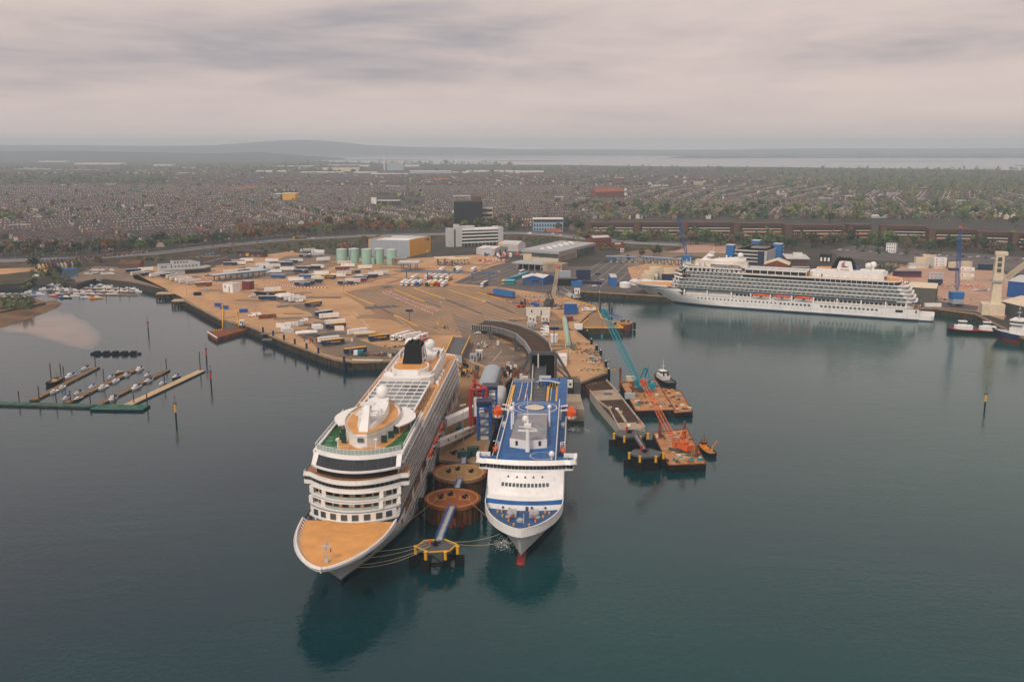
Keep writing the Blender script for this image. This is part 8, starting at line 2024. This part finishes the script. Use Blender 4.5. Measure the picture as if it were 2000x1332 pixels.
def beacon(p,label,m,hh=7):
 R_=T('beacon',label,'beacon',p,0,'channel beacons');b=MB();b.cyl(0,0,-1,hh*.45,.4,.4,8);b.build('pile','rubber',R_);b=MB();b.cyl(0,0,hh*.45,hh*.85,.5,.45,8);b.build('coloured_sleeve',m,R_);b=MB();b.cyl(0,0,hh*.85,hh*1.15,.1,.1,6);b.box(-.7,.7,-.4,.4,hh*.84,hh*.92);b.ball((0,0,hh*1.2),.35,6,5);b.build('lantern','dkgrey',R_)
beacon(cM(1835,215),'red channel beacon by the outer end of the pale pontoon, farther one','red',9);beacon(cM(1875,425),'red channel beacon by the outer end of the pale pontoon, nearer one','red',9);beacon(cM(1565,745),'yellow channel beacon right of the green walkway','yellow',10);beacon(g(290,652),'red channel beacon in mid channel before the left quay','red',9);beacon(g(1923,800),'dark channel beacon alone on the right water','yellow',9)
for k,(x0,x1)in enumerate(((178,238),(241,255),(258,275))):
 b=MB();p,q=g(x0,692),g(x1,692);b.beam(p+Vector((0,0,.5)),q+Vector((0,0,.5)),2.2,1.0)
 for j in range(3 if k==0 else 1):c_=p.lerp(q,.2+.3*j);b.cbox(c_.x,c_.y,.3,3.2,3,1.6)
 tag(b.build('jetty_ruin','rubber'),f'black weedy remains of an old jetty beyond the near marina, {nth(k + 1)} piece','jetty ruin','old jetty remains')
fleet=[(60,572,'white',10),(75,576,'white',12),(88,566,'white',10),(104,578,'orange',8),(128,582,'navy',12),(147,579,'white',8),(188,583,'yellow',11),(167,581,'white',8)]
for r in range(5):
 for k in range(11 if r<4 else 8):
  fleet.append((98+15.5*k+5*r+rc.uniform(-2,2),553.5+5.3*r+rc.uniform(-1,1)+.1*k,rc.choice(['white','white','white','white','navy']),rc.uniform(7,10.5)))
fleet+=[(262,564,'white',8),(281,559,'white',10),(296,562,'white',6)]
for k,(px,py,hm,L)in enumerate(sorted(fleet,key=lambda f_:-f_[1])):boat(g(px,py),rc.choice((PI,0,PI))+rc.uniform(-.25,.25),L,hm,rc.choice([None,None,'blue','navy','orange'if k%9==0 else None]),8 if k%13==5 else 0,'in the crowded inner marina','boats of the crowded marina')
for k in range(12):p=g(172+7.5*(k%6),527+6.5*(k//6));boat(g(172+9*(k%6),528+7*(k//6),ZQ),rc.uniform(-.4,.4),rc.uniform(6,9),'white'if k%4 else 'navy',rc.choice([None,'blue','navy']),0,'laid up ashore in the boatyard','boats ashore in the boatyard')
for k in range(4):
 b=MB();b.beam(g(92+5*k,557+6*k,.4),g(255+4*k,559+6*k,.4),2.2,.7);tag(b.build('pontoon','wood'),f'long narrow pontoon between the boats of the crowded marina, {nth(k + 1)} from the shore','pontoon','pontoons of the crowded marina')
for k,(px,py)in enumerate(((109,572),(135,566),(155,575),(182,572),(207,577),(234,575),(252,572),(270,566))):pile(g,px,py,6,f'dark mooring pile among the crowded marina boats, {nth(k + 1)} from the left')
gangway(g(108,560,.8),g(146,545,ZQ),2.2,'long grey truss gangway down to the crowded marina, left one','ltgrey',h=2.0);gangway(g(218,554,.8),g(188,546,ZQ),2.0,'grey truss gangway down to the crowded marina, right one','ltgrey',h=1.8)
p=g(138,541,ZQ);R_=T('boat_hoist','bright blue travelling boat hoist at the boatyard slip','boat hoist',p)
for y in(-4,4):
 b=MB();b.box(-5,-4.3,y-.4,y+.4,0,8);b.box(4.3,5,y-.4,y+.4,0,8);b.box(-5,5,y-.4,y+.4,7.4,8.2);b.box(-5,5,y-.3,y+.3,.9,1.4);b.build('portal_frame','brightblue',R_)
b=MB();b.box(-5,-4.4,-4,4,7.3,7.9);b.build('cross_beam','brightblue',R_)
shed('red-brick clubhouse with hipped tile roof behind the quay trailers',(232,524),(272,524),13,4,'brick','tile',3.5,4,'clubhouse','clubhouse')
cE=crop(1660,420,4.756);sn={}
def cstack(x0,y0,x1,y1,codes,where,n=1,txt=None,dot=False,sc=1.0):
 """stack of containers seen from the long side; codes bottom to top, n deep"""
 p,q=cE(x0,y0,ZQ),cE(x1,y1,ZQ);d=q-p;rz=math.atan2(d.y,d.x);L=12.19;nn=max(1,round(d.length/L));o=Vector((-math.sin(rz),math.cos(rz),0));d.normalize()
 for i in range(nn):
  for j in range(n):
   for k,c in enumerate(codes):
    if c==' ':continue
    sn[where]=sn.get(where,0)+1;w_=f'{nth(k + 1)} tier, column {"front" if j == 0 else "behind"}'
    R_=T('container',f'{CW[c]} container {where}, {nth(k + 1)} tier up, {nth(i + 1)} along, {nth(j + 1)} back','container',p+d*(i*(L+.25))+o*(j*2.6)+Vector((0,0,.08+2.75*k)),rz,'stacked shipping containers')
    put('body',boxmesh('body',CN[c],0,L,0,2.44,0,2.66),R_);put('door',boxmesh('door','ltgrey',L,L+.06,.15,2.3,.15,2.5),R_)
    if j==0 and txt and c in txt[3]:text(txt[0],txt[1],txt[2],R_,(7.4,-.04,1.4),(PI/2,0,0));b=cached(('dot',txt[4]),lambda:(lambda bb:(bb.tube((2.2,-.05,1.35),(2.2,-.02,1.35),.75,.75,12),bb.mesh('emblem',[txt[4]]))[1])(MB()));put('emblem',b,R_)
ST=('Seatrade',1.3,'blue','W','red');GL=('GEEST LINE',1.3,'blue','G','orange')
cstack(675,470,800,476,'GGGT','in the rear stack',2);cstack(780,500,925,500,'TWWW','in the lettered stack by trees',2,ST);cstack(610,500,735,502,'TGTT','in the reefer block',3);cstack(555,500,610,500,'WG','left of the reefer block',2);cstack(945,520,1105,512,'NTT','in the yellow-edged stack',2);cstack(1015,600,1165,605,'TWTW','by the blue crane',2,ST)
cstack(412,578,720,580,'MN','in the navy-maroon rows',2);cstack(730,655,880,655,'NNGG','beside the ship stern',1,GL);cstack(275,520,415,520,'EE','behind the ship radomes',1,('GEEST LINE',1.2,'cream','E','orange'));cstack(1210,510,1330,510,'NN','in the far car park',2)
cstack(700,855,760,855,'W','alone at the ship stern');cE=crop(1200,470,5.88)
cstack(300,455,440,457,'TT','behind the ship bow');cstack(340,450,560,452,'GWT','in the bow reefer pile',2);cstack(400,440,540,442,'TTTT','in the tall bow pile',2);cstack(570,380,700,380,'TT','right of the bow pile');cstack(540,455,620,457,'NN','in the navy bow stack')
for k,(px,py,r_)in enumerate(((1221,561,5),(1242,556,5),(1262,556,5))):p=g(px,py,ZQ);b=MB();b.cyl(p.x,p.y,ZQ,ZQ+4,r_,r_,20);b.cyl(p.x,p.y,ZQ+4,ZQ+5,r_,.5,20);tag(b.build('white_tank','white'),f'low white tarpaulined tank on the quay under the far ship bow, {nth(k + 1)} from the left','tank','white quay tanks')
shed('olive-brown transit shed with pale panelled roof at the far ship stern',(1765,590),(1826,594),32,12,'embankshed','cream',2.0,0)
shed('bright blue shed on the right edge of the port',(1966,580),(2040,588),50,13,'blue','ltgrey',2.5,0);shed('dark shed with wide beige roof at the right edge by the water',(1952,612),(2060,640),34,9,'dkgrey','cream',3.5,0)
p=g(1941,614,ZQ);R_=T('tower_crane','cream slewing harbour crane tower with lattice boom on the right quay','harbour crane',p,-.3)
b=MB();b.prism([(-9,-6),(6,-6),(6,7),(-9,7)],0,8,True);b.build('base_house','cream',R_);b=MB();b.loft([[(-3.6,-3.6,8),(3.6,-3.6,8),(3.6,3.6,8),(-3.6,3.6,8)],[(-2.6,-2.6,25),(2.6,-2.6,25),(2.6,2.6,25),(-2.6,2.6,25)]],cap1=True);b.build('tower','cream',R_);b=MB();b.loft([[(-3.2,-3,25),(3.2,-3,25),(3.2,3,25),(-3.2,3,25)],[(-2.4,-2.2,43),(3.0,-2.2,43),(3.0,2.2,43),(-2.4,2.2,43)]],cap1=True);b.box(-3,5,-2.6,2.6,43,45.5);b.build('slewing_column','cream',R_)
b=MB()
for z in(31,35,39):b.box(-1.2,1.4,-3.1,-2.5,z,z+2.6)
b.build('opening','dkgrey',R_);b=MB();b.lattice((3,0,24),(34,12,50),2.8,2.0,16,.22,.12);b.build('boom','cream',R_);b=MB();b.strip([(-4.2,-4.2),(4.2,-4.2),(4.2,4.2),(-4.2,4.2),(-4.2,-4.2)],24,25.2,.2);b.build('gallery','grey',R_)
def bluecrane(px,py,Y0,top,label,basem=True,w=2.6):
 p=g(px,py,ZQ);R_=T('lattice_crane',label,'crane',p);t=h(top[0],top[1],p.y+6)-p
 b=MB();b.lattice((0,0,12),tuple(t),w,w*.6,22,.2,.1,up=(0,1,0));b.build('boom','blue',R_);b=MB();b.cbox(t.x,t.y,t.z,1.6,1.6,1.6);b.build('boom_tip','orange',R_)
 b=MB();b.cbox(0,0,6,9,7,5);b.build('machinery_house','brightblue',R_);b=MB();b.cbox(0,0,2.2,8,7,3.6);b.build('carriage','bluegrey',R_)
 for x in(-3.5,3.5):
  for y in(-3,3):b=MB();b.cbox(x,y,0,1.6,2.4,2.4);b.build('leg','dkgrey',R_)
bluecrane(1866,598,0,(1876,446),'blue harbour crane with upright lattice boom at the far ship stern');bluecrane(1340,520,0,(1322,417),'blue harbour crane with leaning boom and orange tip behind the far ship bow')
workboat('red and black harbour tug with white superstructure, the left and nearer of the pair',g(1889,650),math.radians(170),26,'rubber','dkgrey','white','maroon','white',H=2.2,househ=(3.0,2.8),hx=.12,red='red',group='harbour tugs');workboat('red and black harbour tug tucked between the other tug and the blue cargo ship',g(1931,652),math.radians(165),24,'rubber','dkgrey','white','maroon','white',H=2.2,househ=(3.0,2.8),hx=.05,red='red',group='harbour tugs')
A3=math.radians(-43);P3=g(1944,662);R_=T('cargo_ship','dark blue coastal cargo ship with white bridge and red underside at the right edge','cargo ship',P3,A3)
b=MB();rg=[]
for k in range(17):
 s=k/16;x=s*86;w=6.4*(1-(1-min(1,s/.14))**2)**.7;sh=5.4+1.8*max(0,(.22-s)/.22)**1.5;rg.append([(x-3*(1-min(1,s*8)),-w,sh),(x,-w*.97,1.8),(x+2*(1-min(1,s*8)),-w*.85,-.5),(x+2*(1-min(1,s*8)),w*.85,-.5),(x,w*.97,1.8),(x-3*(1-min(1,s*8)),w,sh)])
b.loft(rg,False,mf=lambda j,k:1 if k in(1,2,3)else 0);b.build('hull',['navy','boot'],R_);b=MB();b.loft([[(r[0][0],r[0][1]*.97,r[0][2]-.4)for r in rg],[(r[5][0],r[5][1]*.97,r[5][2]-.4)for r in rg]],False);b.build('deck','ltgrey',R_)
b=MB();b.box(9,19,-4.6,4.6,5,9.5);b.box(10,18,-4.2,4.2,9.5,12);b.build('deckhouse','white',R_);b=MB();b.box(9.5,17,-6.4,6.4,12,14.6);w_=b.build('bridge','white',R_);b=MB();b.box(9.4,17.1,-6.5,6.5,13,14);b.build('window_band','glass',w_);b=MB();b.box(9,17.6,-6.7,6.7,14.6,14.9);b.build('bridge_roof','white',w_)
b=MB();b.tube((13,0,15),(13,0,25),.4,.15,6);b.box(12,14,-2,2,19,19.3);b.box(12.4,13.6,-1.4,1.4,21.5,21.8);b.build('mast','grey',R_)
for k in range(5):b=MB();b.box(23+11*k,33.6+11*k,-4.8,4.8,5,8.2);b.build('hatch_cover','white',R_)
b=MB()
for k in range(60):b.box(20+k,20.12+k,-6.2,-6.1,5.2,8)
b.box(20,80,-6.2,-6.1,7.9,8.05);b.build('railing','bluegrey',R_,'stuff')
for k in range(10):car(g(1905+9*(k%5),568+5*(k//5),L3)if k<5 else g(1950+8*(k%5),540+1.5*(k%5),L3),.3*k,'WSGWBSWKYW'[k],'on the right quay by the cream crane'if k<5 else 'in the car park behind the cream crane')
for k in range(26):car(g(1640+15*k,489+.75*k+(k%3),L3),.2+.1*(k%5),'WSGKSWBWSGRWK'[k%13],'in the long car park before the brick flats')
heap(1750,520,50,14,60,['pinkgravel','concrete'],'gravel heap behind the far ship',31,big=2.2);heap(1830,585,26,10,60,['dkgrey','rust','palewood','dirtywhite'],'quayside gear at the far ship stern',32,big=1.4);heap(1880,560,30,10,40,['orange','red','dkgrey','ltgrey'],'plant on the container yard',33,big=1.5)
